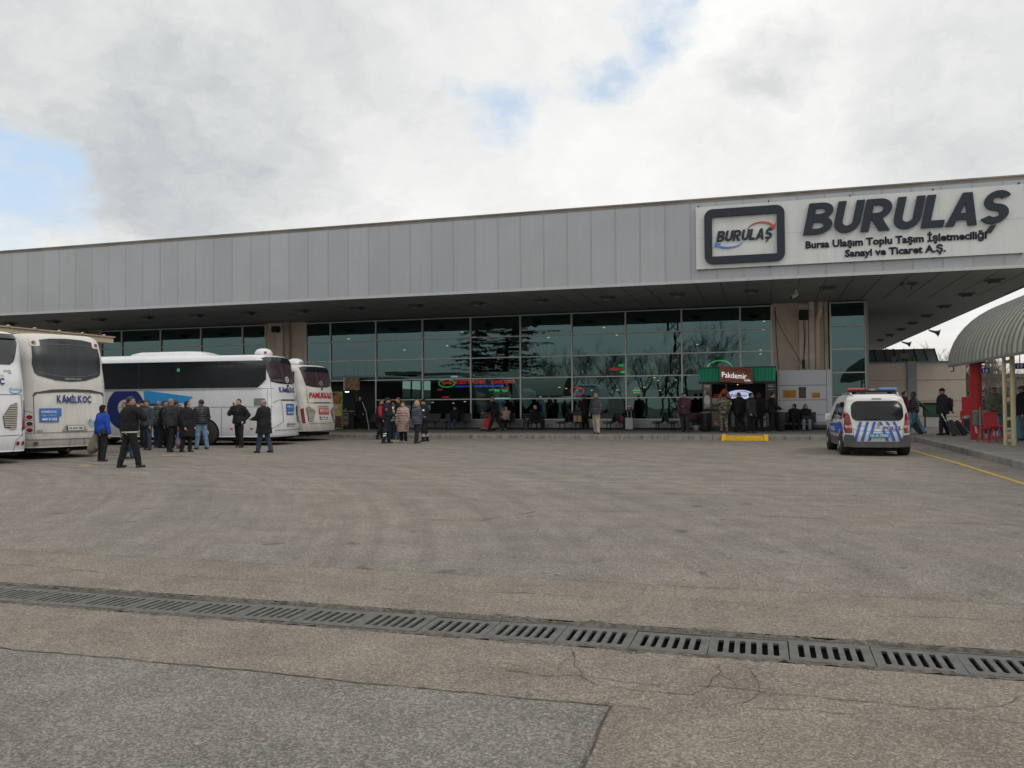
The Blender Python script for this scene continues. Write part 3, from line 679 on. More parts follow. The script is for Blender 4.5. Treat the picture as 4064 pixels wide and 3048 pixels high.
t_ = thing('floodlight', 'black floodlight box high on the left pier above the coaches', 'floodlight', (-28.1, FY-.45, 6.15))
mb = MB(); mb.rbox(0, 0, 0, .42, .36, .36, bev=.05); mb.build('housing', dark, t_); MB().box(-.05, .05, .18, .24, -.2, .2).build('bracket', dark, t_)
t_ = thing('floodlight', 'grey twin floodlight bracket by the far left beige wall', 'floodlight', (-42.4, FY-.8, 6.1))
for s in (-1, 1):
    mb = MB(); mb.rbox(s*.42, 0, .1, .5, .4, .45, rx=.3, rz=s*.5, bev=.05); mb.build('lamp', mat('lamp_grey', (.2, .21, .21), .5), t_)
MB().box(-.4, .4, .1, .35, .0, .06).build('bracket', dark, t_)
mb = MB().tube([(.55, FY-.005, 6.2), (.9, FY-.25, 5.2), (1.4, FY-.3, 4.3), (2.05, FY-.26, 3.1)], .014, 5).tube([(.62, FY-.01, 6.4), (.66, FY-.02, 4.5), (.75, FY-.02, 3.2)], .016, 5)
tag(mb.build('wall_cable', dark), 'thin black cables strung across the right beige pier', 'cable')
tag(MB().tube([(2.94, FY-.02, 6.4), (2.95, FY-.03, 4.5), (2.93, FY-.02, 3.05)], .014, 5).build('wall_cable', dark), 'thin black cable running down beside the round drainpipe', 'cable')
# ================================================================== NEON SIGNS AND LAMPS BEHIND THE GLASS
red = emit('neon_red', (1., .03, .03), 1.35); grn = emit('neon_green', (.06, 1., .16), 1.0); blu = emit('neon_blue', (.10, .18, 1.), .9); ylw = emit('neon_yellow', (1., .55, .05), 1.3)
NY = 55.2; nf = front(NY)
def box_px(x0, y0, x1, y1, Y=NY):
    a = onY(x0, y1, Y); b = onY(x1, y0, Y); return (a.x, b.x, a.z, b.z)
zp = lambda x, y: (1700+x*.20344, 1480+y*.20344)
def neon(name, lb, items, Y=NY):
    bx = [box_px(*q[1], Y) for q in items]; cx = min(b[0] for b in bx); cz = min(b[2] for b in bx)
    t_ = thing(name, lb, 'neon sign', (cx, Y, cz))
    for (s_, q, m_), b in zip(items, bx):
        mb = MB()
        if s_ == 'O':
            mb.tube([((b[0]+b[1])/2+(b[1]-b[0])/2*math.cos(rad(a)), Y, (b[2]+b[3])/2+(b[3]-b[2])/2*math.sin(rad(a))) for a in range(0, 361, 10)], .03, 6)
        else: text(mb, s_, front(Y), b, bold=.03, ext=.04)
        mb.build('ring' if s_ == 'O' else 'lettering', m_, t_, world=True)
    MB().box(cx-.05, bx[-1][1]+.05, Y+.05, Y+.09, cz-.05, max(b[3] for b in bx)+.05).build('backing', dark, t_, world=True)
q = lambda x0, y0, x1, y1: (*zp(x0, y0), *zp(x1, y1))
neon('neon_sign', 'red lettered neon sign with green oval and blue words below', [('O', q(205, 125, 510, 280), grn), ('ipek', q(272, 145, 478, 245), red), ('KESTANE', q(525, 130, 1115, 220), red), ('PİŞMANİYE', q(522, 240, 815, 285), blu), ('SARAYHELVA-LOKUM', q(905, 232, 1465, 280), blu), ('ŞEKERİ', q(1225, 122, 1690, 225), red)])
neon('neon_sign', 'small green lit words beneath the blue neon words', [('yerli', q(1180, 315, 1275, 350), grn), ('BURSA', q(1300, 315, 1400, 365), grn)], 54.8)
neon('neon_sign', 'small red over bright green lit sign behind the glass', [('hediyelik', q(1410, 282, 1590, 308), red), ('İSKENDER', q(1428, 320, 1562, 345), grn), ('pideli', q(1450, 354, 1540, 370), ylw)], 54.8)
neon('neon_sign', 'lone small red neon word low behind the glass', [('SAY', q(185, 308, 288, 345), red)], 54.6)
neon('neon_sign', 'dim red neon word below the lone one', [('DÖNER', q(275, 455, 410, 490), red)], 54.6)
f4 = lambda x, y: (1900+x*.36166, 1350+y*.36166)
g4 = lambda x0, y0, x1, y1: (*f4(x0, y0), *f4(x1, y1))
neon('neon_sign', 'red and green neon words beside the second mullion from the kiosk', [('KEBAP', g4(1435, 300, 1590, 335), red), ('ABI', g4(1545, 335, 1603, 360), grn), ('RIZ', g4(1535, 262, 1595, 290), grn)], 54.8)
neon('neon_sign', 'red arched neon sign with blue words inside', [('O', g4(1005, 515, 1150, 600), red), ('çay', g4(1070, 545, 1092, 560), grn), ('kahve', g4(1068, 565, 1112, 580), blu), ('pide', g4(1075, 520, 1135, 545), red)], 54.8)
neon('neon_sign', 'small green neon word under a red one', [('ADANA', g4(1705, 515, 1762, 530), red), ('gözde', g4(1690, 535, 1772, 568), grn), ('ÇEŞİTLERİ', g4(1692, 568, 1772, 582), ylw)], 54.8)
t_ = thing('neon_ring', 'green neon hoop showing above the kiosk awning', 'neon sign', (onY(2857, 1500, 45.6).x, 45.6, 3.30))
MB().tube([(.66*math.cos(rad(a)), 0, .46*math.sin(rad(a))) for a in range(0, 361, 10)], .028, 6).build('ring', grn, t_); MB().box(-.02, .02, .03, .05, -.4, 3.0).build('hanger', dark, t_)
wl_ = emit('lamp_warm', (1., .62, .22), 2.4); wc_ = emit('lamp_cool', (.85, .95, 1.), 5.)
pl0 = None
lamps = [(3038, 1240), (3032, 1275), (3029, 1308), (3019, 1389), (3018, 1405), (2342, 1270), (2397, 1300), (2177, 1339), (2448, 1330), (2768, 1367), (1451, 1302), (1383, 1345), (1605, 1389), (1775, 1372), (1742, 1292), (1834, 1318), (2597, 1499), (2612, 1510), (2682, 1508), (2558, 1537), (2620, 1549), (2348, 1549), (2450, 1548), (2145, 1575), (1716, 1597), (1799, 1600), (1845, 1594), (2220, 1537), (2247, 1542)]
for i, (a, b) in enumerate(lamps):
    p = onY(a, b, 50.)
    if pl0 is None:
        pl0 = thing('hall_lamp', None, None); m2 = MB(); m2.rbox(0, 0, 0, .11, .14, .04); m2.build('lamp', wl_, pl0); MB().tube([(0, 0, .03), (0, 0, .5)], .01, 5).build('stem', dark, pl0); o = pl0
    else: o = copy_tree(pl0)
    o.location = p; tag(o, 'small lit hall lamp glowing behind the teal glass', 'lamp', 'lit lamps inside the hall')
t_ = thing('tube_light', 'thin bright tube light behind the glass above the seated long haired woman', 'light', tuple(onY(1988, 1581, 48)))
MB().tube([(-.55, 0, 0), (.55, 0, 0)], .022, 6).build('tube', emit('tube_white', (.8, 1, .95), 2.5), t_); MB().box(-.58, .58, -.03, .03, .025, .06).build('housing', alum, t_)
# wavy inner rails
rl = mat('rail_pale', (.30, .33, .33), .4, .5)
def hall_rail(px0, px1, lb, rise):
    a = onY(px0, 1655, 46.2); b = onY(px1, 1655, 46.2); t_ = thing('hall_railing', lb, 'railing', ((a.x+b.x)/2, 46.2, PZ))
    L = b.x-a.x
    for k in range(4):
        MB().tube([(-L/2+L*i/20, 0, .55+.11*k+rise*math.sin(math.pi*i/20)) for i in range(21)], .016, 5).build('rail', rl, t_)
    for i in range(0, 21, 4): MB().tube([(-L/2+L*i/20, .03, .02), (-L/2+L*i/20, .03, .90+rise*math.sin(math.pi*i/20))], .018, 5).build('baluster', rl, t_)
hall_rail(2130, 2250, 'arched metal railing inside the glass behind the seated bald man', .25); hall_rail(2480, 2660, 'wide arched railing inside the glass behind the white hatted woman', .3); hall_rail(1720, 1880, 'low curved railing inside the glass behind the lone seated man', .22)
# ================================================================== LOW ANNEX ON THE RIGHT
an = thing('annex_building', 'low beige rendered annex with blue grey post beside the terminal', 'building', (8, 50.1, PZ))
P_(MB().box(5.0, 7.5, 50.1, 58, PZ, 3.62).box(7.96, 10.35, 50.1, 58, PZ, 3.62), 'wall', mat('annex_beige', (.50, .43, .37), .9, var=.05, scale=1.2, bump=.004, bscale=80, stain=.12), an)
P_(MB().box(5.0, 7.48, 50.085, 50.098, 2.68, 2.70).box(7.98, 10.35, 50.085, 50.098, 2.68, 2.70).box(7.98, 10.35, 50.085, 50.098, 1.55, 1.57).box(7.98, 10.35, 50.085, 50.098, .72, .735), 'wall_joint', mat('joint_brown', (.22, .18, .15), .9), an)
P_(MB().box(7.5, 7.96, 50.0, 50.5, PZ, 3.70), 'post', mat('annex_post', (.20, .235, .26), .6), an)
P_(MB().box(4.95, 7.48, 50.03, 58, 3.625, 3.70).box(7.98, 10.38, 50.03, 58, 3.625, 3.70), 'coping', mat('annex_coping', (.10, .20, .24), .6), an)
mb = MB().prism([(51.0, 3.71), (57, 3.71), (57, 4.5), (52.2, 4.5)], lambda a, b, d: (5.0+d, a, b), 4.2); P_(mb, 'skylight_roof', mat('skylight', (.13, .14, .14), .35, var=.1), an)
mb = MB()
for i in range(9): mb.tube([(5.05+.52*i, 50.98, 3.72), (5.05+.52*i, 52.18, 4.52)], .025, 4)
P_(mb, 'skylight_bar', dark, an)
t_ = thing('floodlight', 'small olive floodlight on the annex roof edge', 'floodlight', (7.35, 50.4, 3.71))
mb = MB(); mb.rbox(0, 0, .30, .45, .2, .3, bev=.03); mb.rbox(-.5, 0, .15, .3, .2, .28, bev=.03); mb.build('housing', mat('olive', (.10, .11, .08), .6), t_); MB().tube([(0, 0, 0), (.0, 0, .2)], .03, 6).tube([(.5, 0, 0), (.45, 0, .28), (.6, 0, .35)], .03, 6).build('mount', dark, t_)
# ================================================================== COACHES
busw = mat('coach_white', (.64, .65, .68), .28, var=.03, scale=1.2, coat=.35, dirtz=(.25, .9, .30))
busd = mat('coach_white_dirty', (.56, .55, .52), .45, var=.06, scale=2.0, stain=.20, staincol=(.22, .19, .15), stretch=(1, 1.6, .5), dirtz=(.2, 1.1, .62))
bglass = mat('coach_glass', (.012, .016, .020), .06, var=.2, scale=.6, spec=.7)
bglass_d = mat('coach_glass_dusty', (.020, .024, .028), .32, var=.18, scale=1.2, stain=.25, staincol=(.065, .065, .065), stretch=(1, 3, .25), spec=.35)
bglass_c = mat('coach_glass_curtain', (.050, .034, .040), .22, var=.35, scale=1.6, stretch=(1, 3, .1))
blk = mat('black_rubber', (.018, .018, .018), .75)
under = mat('underbody', (.012, .012, .012), .9)
tyre = mat('tyre', (.022, .022, .022), .85, var=.2)
rimm = mat('rim_metal', (.42, .43, .44), .35, .7)
redl = mat('tail_red', (.20, .008, .014), .22, spec=.5); redd = mat('tail_dark_red', (.10, .012, .016), .2)
navy = mat('paint_navy', (.014, .026, .15), .4); sky_b = mat('paint_sky_blue', (.03, .27, .62), .4); cyan_t = mat('paint_teal', (.03, .22, .38), .5)
lblue = mat('paint_label_blue', (.03, .12, .38), .5); lpale = mat('paint_pale_blue', (.14, .33, .60), .5); wtxt = mat('paint_white_text', (.70, .70, .70), .5); gtxt = mat('paint_grey_text', (.30, .30, .30), .5)
redt = mat('paint_red', (.42, .018, .03), .5); amber = mat('reflector_orange', (.55, .06, .01), .35); seam = mat('seam_dark', (.06, .06, .06), .8)
plate_w = mat('plate_white', (.62, .62, .60), .5)
class Hull:
    """rounded-box body: rear at x=0 facing -x, length L along +x, half width hw(z); corner radius rc(z)"""
    def __init__(s, L, hwf, rof, fof, rcf, bulge, zs): s.L = L; s.hw = hwf; s.ro = rof; s.fo = fof; s.rc = rcf; s.bu = bulge; s.zs = zs
    def xrear(s, y, z):
        hw = s.hw(z); rc = min(s.rc(z), hw*.95); y = max(-hw, min(hw, y)); b = s.bu*(abs(y)/hw)**2.2
        e = abs(y)-(hw-rc); k = 0
        if e > 0: k = rc-math.sqrt(max(rc*rc-e*e, 0))
        return s.ro(z)+b+k*.9
    def loop(s, z):
        hw = s.hw(z); pts = []
        ys = [hw*math.sin(rad(a)) for a in range(-90, 91, 4)]
        for y in ys: pts.append((s.xrear(y, z), y, z))
        xf = s.L-s.fo(z)
        for y in reversed(ys): pts.append((xf-.35*(abs(y)/hw)**3.5, y, z))
        return pts
    def body(s, mb):
        vs = []; n = None
        for z in s.zs: l = s.loop(z); n = len(l); vs += l
        fs = [(i*n+k, i*n+(k+1) % n, (i+1)*n+(k+1) % n, (i+1)*n+k) for i in range(len(s.zs)-1) for k in range(n)]
        fs.append(tuple(range(n))); fs.append(tuple(reversed(range((len(s.zs)-1)*n, len(s.zs)*n))))
        mb.smooth = True; mb.add(vs, fs); mb.smooth = False
    def rear(s, off=.008): return lambda a, b, d=0.: (s.xrear(-a, b)-off-d, -a, b)       # a = to the right as seen from behind
    def left(s, off=.008): return lambda a, b, d=0.: (a, s.hw(b)+off+d, b)                # a = distance from the rear
    def right(s, off=.008): return lambda a, b, d=0.: (a, -s.hw(b)-off-d, b)
def interp(tab):
    def f(z):
        for (z0, v0), (z1, v1) in zip(tab[:-1], tab[1:]):
            if z <= z1: t = max(0, min(1, (z-z0)/(z1-z0))); t = t*t*(3-2*t) if len(tab) > 3 else t; return v0+(v1-v0)*t
        return tab[-1][1]
    return f
def roof_round(z, top, r):          # inward pull near the roof
    e = z-(top-r)
    return 0 if e <= 0 else r-math.sqrt(max(r*r-e*e, 0))
def coach_hull(L=12.6, top=3.42, W=2.55, rear=None, bulge=.24, rr=.34, rc=.30, bot=.32):
    rf = interp(rear)
    hw = lambda z: W/2-roof_round(z, top, rr)*.75-.03*max(0, (z-1.9)/1.5)-.02*max(0, .6-z)
    ro = lambda z: rf(z)+roof_round(z, top, rr)*.9
    zs = [bot, bot+.06]+[bot+.06+(top-rr-bot-.06)*i/40 for i in range(1, 41)]+[top-rr+rr*math.sin(rad(a)) for a in range(10, 91, 10)]
    return Hull(L, hw, ro, lambda z: .05+roof_round(z, top, rr)*1.2+.25*max(0, z-1.3)/2, lambda z: rc, bulge, zs)
def wheel(par, x, y, side, r=.50):
    o = 'tyre'
    m = MB(); m.smooth = True; m.lathe((x, y, r), [(r*.62, -.14), (r*.94, -.14), (r, -.10), (r, .10), (r*.94, .14), (r*.62, .14)], 26, 'y')
    wh = m.build('wheel', tyre, par)
    m = MB(); m.lathe((x, y+side*.10, r), [(.02, 0), (r*.18, side*.07), (r*.28, side*.06), (r*.34, side*.02), (r*.60, side*.035), (r*.62, 0)] if side > 0 else [(r*.62, 0), (r*.60, side*.035), (r*.34, side*.02), (r*.28, side*.06), (r*.18, side*.07), (.02, 0)], 20, 'y')
    m.build('rim', rimm, wh, smooth=True); return wh
def part(par, name, m, fn): mb = MB(); fn(mb); return mb.build(name, m, par)
def line_on(mb, fn, pts, wd=.012):
    for p, q in zip(pts[:-1], pts[1:]):
        p = Vector(p); q = Vector(q); n = (q-p).normalized(); n = Vector((-n.y, n.x))*wd/2; k = max(1, int((q-p).length/.25))
        for i in range(k):
            a = p.lerp(q, i/k); b = p.lerp(q, (i+1)/k)
            mb.add([fn(*(a+n)), fn(*(a-n)), fn(*(b-n)), fn(*(b+n))], [(0, 1, 2, 3)])
def wordmark(par, R, x0, x1, z0, z1, yr=True):
    mb = MB(); a = R; w_ = x1-x0
    h_ = z1-z0; zb = z0+h_*.17
    text(mb, 'K', a, (x0, x0+w_*.125, zb, z1), bold=.04); text(mb, 'ÂMİL', a, (x0+w_*.135, x0+w_*.575, zb, z1+h_*.10), bold=.04); text(mb, 'K', a, (x0+w_*.595, x0+w_*.72, zb, z1), bold=.04); text(mb, 'OÇ', a, (x0+w_*.728, x1, z0, z1-h_*.06), bold=.04)
    mb.build('lettering', navy, par)
    if yr: mb = MB(); text(mb, '1926', a, (x1-w_*.17, x1, z1+.02, z1+.09), bold=.0); mb.build('lettering', gtxt, par)
def rahat(par, R, x0, x1, z0, z1):
    mb = MB(); text(mb, 'Rahat', R, (x0, x1, z0+.08, z1), shear=.3, bold=.004)
    line_on(mb, R, [(x0+.02, z0+.05), (x0+(x1-x0)*.3, z0-.005), (x0+(x1-x0)*.7, z0+.005), (x1, z0+.09)], .022); mb.build('lettering', cyan_t, par)
def phone_label(par, R, x0, x1, z0, z1):
    lb = part(par, 'phone_label', lblue, lambda m: (m.patch([(x0, z0), (x1, z0), (x1, z1), (x0, z1)], R, .2), m.patch([(x1+.002, z1-.24), (x1+.08, z1-.24), (x1+.08, z1), (x1+.002, z1)], R, .2)))
    R2 = lambda a, b, d=0.: (R(a, b)[0]-.006, R(a, b)[1], R(a, b)[2]); h = z1-z0; mb = MB()
    text(mb, 'KÂMİLKOÇ', R2, (x0+.06, x1-.06, z0+h*.64, z0+h*.87), bold=.02); text(mb, '444 0 562', R2, (x0+.06, x1-.06, z0+h*.10, z0+h*.30), bold=.03); mb.build('lettering', wtxt, lb)
    mb = MB(); text(mb, '444 0 KOÇ', R2, (x0+.06, x1-.06, z0+h*.37, z0+h*.57), bold=.03); mb.build('lettering', lpale, lb)
def plate(par, R, x0, x1, z0, z1, s_):
    pl_ = part(par, 'number_plate', plate_w, lambda m: m.patch([(x0, z0), (x1, z0), (x1, z1), (x0, z1)], R, .2))
    R2 = lambda a, b, d=0.: (R(a, b)[0]-.006, R(a, b)[1], R(a, b)[2])
    part(pl_, 'lettering', blk, lambda m: text(m, s_, R2, (x0+.09, x1-.03, z0+.025, z1-.025), bold=.02))
    part(pl_, 'country_band', navy, lambda m: m.patch([(x0+.005, z0+.005), (x0+.06, z0+.005), (x0+.06, z1-.005), (x0+.005, z1-.005)], R2, .2))
def louvre(par, R, poly, n, m1=None):
    v_ = part(par, 'vent', mat('vent_dark', (.05, .045, .035), .8), lambda m: m.patch(poly, R, .15))
    zs = [p[1] for p in poly]; z0, z1 = min(zs), max(zs)
    def span(z):
        xs = []
        for (a, b), (c, d_) in zip(poly, poly[1:]+poly[:1]):
            if (b-z)*(d_-z) < 0: xs.append(a+(c-a)*(z-b)/(d_-b))
        return (min(xs), max(xs)) if len(xs) > 1 else None
    def f(m):
        for i in range(n):
            z = z0+(z1-z0)*(i+.5)/n; s_ = span(z)
            if not s_: continue
            h = (z1-z0)/n*.30
            p = [R(s_[0]+.01, z-h), R(s_[1]-.01, z-h), R(s_[1]-.01, z+h), R(s_[0]+.01, z+h)]
            q = [(a[0]-.03+.02*(k > 1), a[1], a[2]) for k, a in enumerate(p)]
            m.add(q, [(0, 1, 2, 3)]); m.add([p[3], p[2], q[2], q[3]], [(0, 1, 2, 3)])
    part(v_, 'slat', m1 or mat('vent_slat', (.33, .30, .25), .6), f)
def dome(par, x, y, z, r=.62, label=None):
    d_ = part(par, 'roof_dome', busw, lambda m: m.lathe((x, y, z), [(r*.98, 0), (r, .09), (r*.95, .18), (r*.76, .27), (r*.40, .32), (.01, .335)], 22)); d_.data.polygons.foreach_set('use_smooth', [True]*len(d_.data.polygons)); return d_
def coach_base(name, label, loc, hd, hull, paint, L, W=2.55, wheels=(3.05, 9.2)):
    t_ = thing(name, label, 'coach', loc, hd, 'white coaches parked along the bays')
    mb = MB(); hull.body(mb); mb.build('body', paint, t_)
    part(t_, 'underbody', under, lambda m: m.box(.5, L-.6, -W/2+.12, W/2-.12, .22, .34))
    for x in wheels:
        for sd in (-1, 1): wheel(t_, x, sd*(W/2-.105), sd)
    for x in wheels:
        for sd, fn in ((1, hull.left(.004)), (-1, hull.right(.004))):
            part(t_, 'wheel_arch', under, lambda m: m.patch([(x+.60*math.cos(rad(a)), max(.335, .48+.60*math.sin(rad(a)))) for a in range(-14, 195, 9)], fn, .3))
    return t_
# ---- rear faces
def rear_a(t_, h, top, glassm, platetxt, red=False):
    """coach with upright rear glass running up to the roof edge (third and fourth coach)"""
    R = h.rear(.014); R2 = h.rear(.026); R3 = h.rear(.036)
    wz0 = 2.44 if not red else 2.36
    g = part(t_, 'rear_window', glassm, lambda m: m.patch([(-.96, wz0+.08), (-.60, wz0+.02), (-.2, wz0), (.2, wz0), (.60, wz0+.02), (.92, wz0+.08), (1.0, wz0+.28), (1.12, top-.14), (.9, top-.08), (0, top-.06), (-.9, top-.08), (-1.12, top-.14), (-1.04, wz0+.28)], R, .1))
    part(g, 'top_band', bglass, lambda m: m.patch([(-1.09, top-.30), (1.09, top-.30), (1.11, top-.17), (.9, top-.10), (0, top-.08), (-.9, top-.10), (-1.11, top-.17)], R2, .1))
    part(g, 'emblem', wtxt if not red else gtxt, lambda m: m.tube([R2(.02+.11*math.cos(rad(a)), wz0+.18+.11*math.sin(rad(a))) for a in range(0, 361, 20)], .014, 5).tube([R2(.02, wz0+.18), R2(.02, wz0+.29)], .011, 5).tube([R2(.02, wz0+.18), R2(-.07, wz0+.12)], .011, 5).tube([R2(.02, wz0+.18), R2(.11, wz0+.12)], .011, 5))
    part(t_, 'reversing_camera', blk, lambda m: m.ball(R2(.02, wz0-.07), .05, 6))
    if not red:
        part(g, 'lettering', gtxt, lambda m: (text(m, 'TOURISMO', R2, (-.86, -.32, wz0+.11, wz0+.17), bold=.0), text(m, 'Rahat', R2, (.40, .64, wz0+.16, wz0+.22)), text(m, 'RHD', R2, (.34, .58, wz0+.07, wz0+.13))))
        wordmark(t_, R2, -.64, .66, 2.06, 2.32); rahat(t_, R2, .70, 1.16, 1.76, 1.98); phone_label(t_, R2, -.32, .26, 1.20, 1.64)
        plate(t_, R2, -.34, .32, .74, .89, platetxt)
        louvre(t_, R2, [(.62, 1.55), (.88, 1.60), (1.0, 1.52), (1.0, .84), (.82, .90), (.62, .98)], 13, mat('vent_slat_light', (.36, .34, .30), .6))
        for p in ([(-1.22, 1.62), (-.72, 1.80), (-.5, 1.80)], [(.50, 1.80), (.72, 1.80), (1.2, 1.62)], [(-.58, 1.78), (-.56, .95), (-1.15, .66)], [(-1.22, .60), (1.22, .60)]): part(t_, 'hatch_seam', seam, lambda m: line_on(m, R2, p, .016))
        part(t_, 'hatch_slot', blk, lambda m: m.patch([(-.56, 1.775), (.52, 1.775), (.52, 1.82), (-.56, 1.82)], R2, .2))
    else:
        part(t_, 'lettering', redt, lambda m: (text(m, 'PAMUKKALE', R2, (-.90, .88, 1.88, 2.14), shear=.18, bold=.035)))
        part(t_, 'lettering', redt, lambda m: text(m, 'pamukyol', R2, (-.40, .40, 1.44, 1.59), bold=.0))
        rl_ = part(t_, 'phone_label', redt, lambda m: m.patch([(-.38, 1.17), (.40, 1.17), (.40, 1.43), (-.38, 1.43)], R2, .2))
        part(rl_, 'lettering', wtxt, lambda m: (text(m, '0850 333 35 35', R3, (-.33, .35, 1.28, 1.40), bold=.03), text(m, 'www.pamukkale.com.tr', R3, (-.33, .35, 1.20, 1.245), bold=.0)))
        plate(t_, R2, -.36, .30, .95, 1.10, platetxt)
        for s_ in (-1, 1): louvre(t_, R2, [(s_*.58, 1.33), (s_*.95, 1.52), (s_*1.10, 1.42), (s_*1.05, .88), (s_*.80, .88)], 12, mat('vent_slat_light', (.36, .34, .30), .6))
        for p in ([(-1.22, 1.68), (1.22, 1.68)], [(-1.22, .78), (1.22, .78)], [(-1.0, 1.68), (-1.0, 2.3)], [(-.95, 1.6), (-1.12, 1.42)]): part(t_, 'hatch_seam', seam, lambda m: line_on(m, R2, p, .016))
        part(t_, 'hatch_slot', blk, lambda m: m.patch([(-.65, 1.665), (.60, 1.665), (.60, 1.705), (-.65, 1.705)], R2, .2))
        for s_ in (-1, 1): part(t_, 'tail_light', redl, lambda m: m.patch([(s_*1.16, .80), (s_*1.25, .82), (s_*1.26, 1.42), (s_*1.19, 1.45)], R2, .1))
    part(t_, 'bumper', busd, lambda m: m.patch([(-1.23, h.zs[0]+.005), (1.23, h.zs[0]+.005), (1.24, h.zs[0]+.06), (-1.24, h.zs[0]+.06)], h.rear(.035), .2))
# ---- third coach: long white flank towards the camera
REAR_A = [(.3, .02), (.8, .0), (1.4, .05), (2.0, .12), (2.6, .22), (3.2, .34), (3.5, .4)]
TOP3 = 3.60
h3 = coach_hull(12.9, TOP3, 2.55, REAR_A, .30, .30, .26, .34)
hd3 = rad(184)
bus3 = coach_base('coach', 'long white coach with blue wave on its side, seen from its flank', (-18.36, 30.25, 0), hd3, h3, busw, 12.9)
S = h3.left(.010); S2 = h3.left(.018)
g = part(bus3, 'side_window', bglass, lambda m: m.patch([(.42, 2.60), (.78, 2.29), (12.2, 2.29), (12.2, 3.36), (.56, 3.36), (.46, 3.32), (.42, 3.18)], S, .25))
part(bus3, 'side_strip', mat('strip_silver', (.36, .37, .40), .4, .3), lambda m: m.patch([(.85, 2.21), (12.2, 2.21), (12.2, 2.275), (.78, 2.275)], S, .3))
part(g, 'exit_sticker', mat('sticker_green', (.10, .42, .20), .5), lambda m: m.patch(rrect(4.22, 4.35, 2.97, 3.09, .015), S2, .3))
part(bus3, 'panel_seam', seam, lambda m: [line_on(m, S, p, .014) for p in ([(.05, 2.25), (.78, 2.25)], [(.36, 2.25), (.36, 1.53)], [(.1, 1.53), (12.4, 1.53)], [(2.35, 1.53), (2.35, .38)], [(.05, 3.42), (.5, 3.44)], [(5.95, 1.53), (5.95, .38)], [(8.2, 1.53), (8.2, .38)], [(10.4, 1.5), (10.4, .38)], [(.30, 3.2), (.20, 2.2), (.16, .4)])])
part(bus3, 'side_grille', mat('grille_grey', (.13, .13, .135), .5), lambda m: m.patch(rrect(.46, .94, 1.58, 1.86, .03), S, .2))
part(bus3, 'grille_slat', mat('grille_slat_pale', (.36, .36, .36), .5), lambda m: [line_on(m, S2, [(.48+.05*i, 1.60), (min(.92, .64+.05*i), min(1.84, 1.60+.24*min(1, (.92-.48-.05*i)/.16)))], .014) for i in range(9)])
for x_ in (.98, 1.86, 4.1, 5.2):
    part(g, 'pane_joint', seam, lambda m: [line_on(m, S2, [(q_, 2.30), (q_, 3.34)], .012) for q_ in (2.5, 4.3, 6.1, 7.9)]) if x_ == .98 else None
    part(bus3, 'side_reflector', amber, lambda m: m.patch(rrect(x_, x_+.12, .64, .70, .01), S, .2))
part(bus3, 'livery_wave', sky_b, lambda m: m.patch([(3.62, 1.95), (3.85, 1.74), (4.1, 1.70), (5.82, 1.70), (5.87, 2.20), (5.6, 2.20)], S, .3))
part(bus3, 'livery_wave', navy, lambda m: m.patch([(4.1, 1.60), (5.75, 1.60), (5.75, 1.69), (4.3, 1.67)], S, .3))
def ring(m):
    n = 44; o_ = []; i_ = []
    for k in range(n):
        a = 2*math.pi*k/n; o_.append(S(6.70+.87*math.cos(a), max(.40, min(2.20, 1.50+.87*math.sin(a))))); i_.append(S(6.73+.33*math.cos(a), 1.54+.33*math.sin(a)))
    m.add(o_+i_, [(k, (k+1) % n, n+(k+1) % n, n+k) for k in range(n)])
part(bus3, 'livery_ring', navy, ring)
part(bus3, 'livery_ring', sky_b, lambda m: m.patch([(7.0, .75), (6.2, .78), (5.86, 1.25), (5.80, 1.22), (6.15, .70), (7.0, .66)], S2, .2))
rear_a(bus3, h3, TOP3, bglass_c, '06 EAU 854')
def pod(par, x0, x1, hw_, z0, z1, m_):
    st = [(x0, .0), (x0+.12, .55), (x0+.5, .9), (x0+1.0, 1.0), (x1-.5, 1.0), (x1-.12, .75), (x1, .2)]; vs = []; fs = []; n = 11
    for (x, k) in st:
        for j in range(n):
            a = math.pi*j/(n-1); yy = math.cos(a); zz = math.sin(a)**.45
            vs.append((x, hw_*yy*(.75+.25*k), z0+(z1-z0)*zz*k))
    for i in range(len(st)-1):
        for j in range(n-1): fs.append((i*n+j, i*n+j+1, (i+1)*n+j+1, (i+1)*n+j))
    fs.append(tuple(range(n))); fs.append(tuple(reversed(range((len(st)-1)*n, len(st)*n))))
    mb = MB(); mb.smooth = True; mb.add(vs, fs); return mb.build('roof_unit', m_, par)
pod(bus3, 2.75, 12.6, 1.10, TOP3-.10, TOP3+.10, busw); pod(bus3, 3.4, 7.0, .8, TOP3-.02, TOP3+.26, busw)
part(bus3, 'roof_hatch', blk, lambda m: m.rbox(2.2, -.1, TOP3+.03, 1.3, .7, .08, bev=.02))
dm = dome(bus3, .98, .45, TOP3-.05, .36)
part(dm, 'emblem', redt, lambda m: m.rbox(.74, .74, TOP3+.10, .10, .02, .09, rz=.5, bev=.02))
# ---- fourth coach beyond it
h4 = coach_hull(12.6, 3.36, 2.55, REAR_A, .22, .30, .26, .44)
bus4 = coach_base('coach', 'dusty white coach with red lettering on its rear, parked beyond the long one', (-18.75, 33.65, 0), rad(176), h4, busd, 12.6)
rear_a(bus4, h4, 3.36, bglass_c, '20 PR 420', red=True)
part(bus4, 'side_window', bglass, lambda m: m.patch([(.7, 2.05), (12, 2.05), (12, 3.05), (.7, 3.05)], h4.left(), .4))
dm = dome(bus4, 1.15, .55, 3.36-.03, .38); part(dm, 'lettering', navy, lambda m: text(m, 'STA', lambda a, b, d=0.: (.755+.12*abs(a), .55-a, b), (-.2, .2, 3.37, 3.49), bold=.02))
pod(bus4, 5.2, 9.5, .85, 3.28, 3.62, busw)
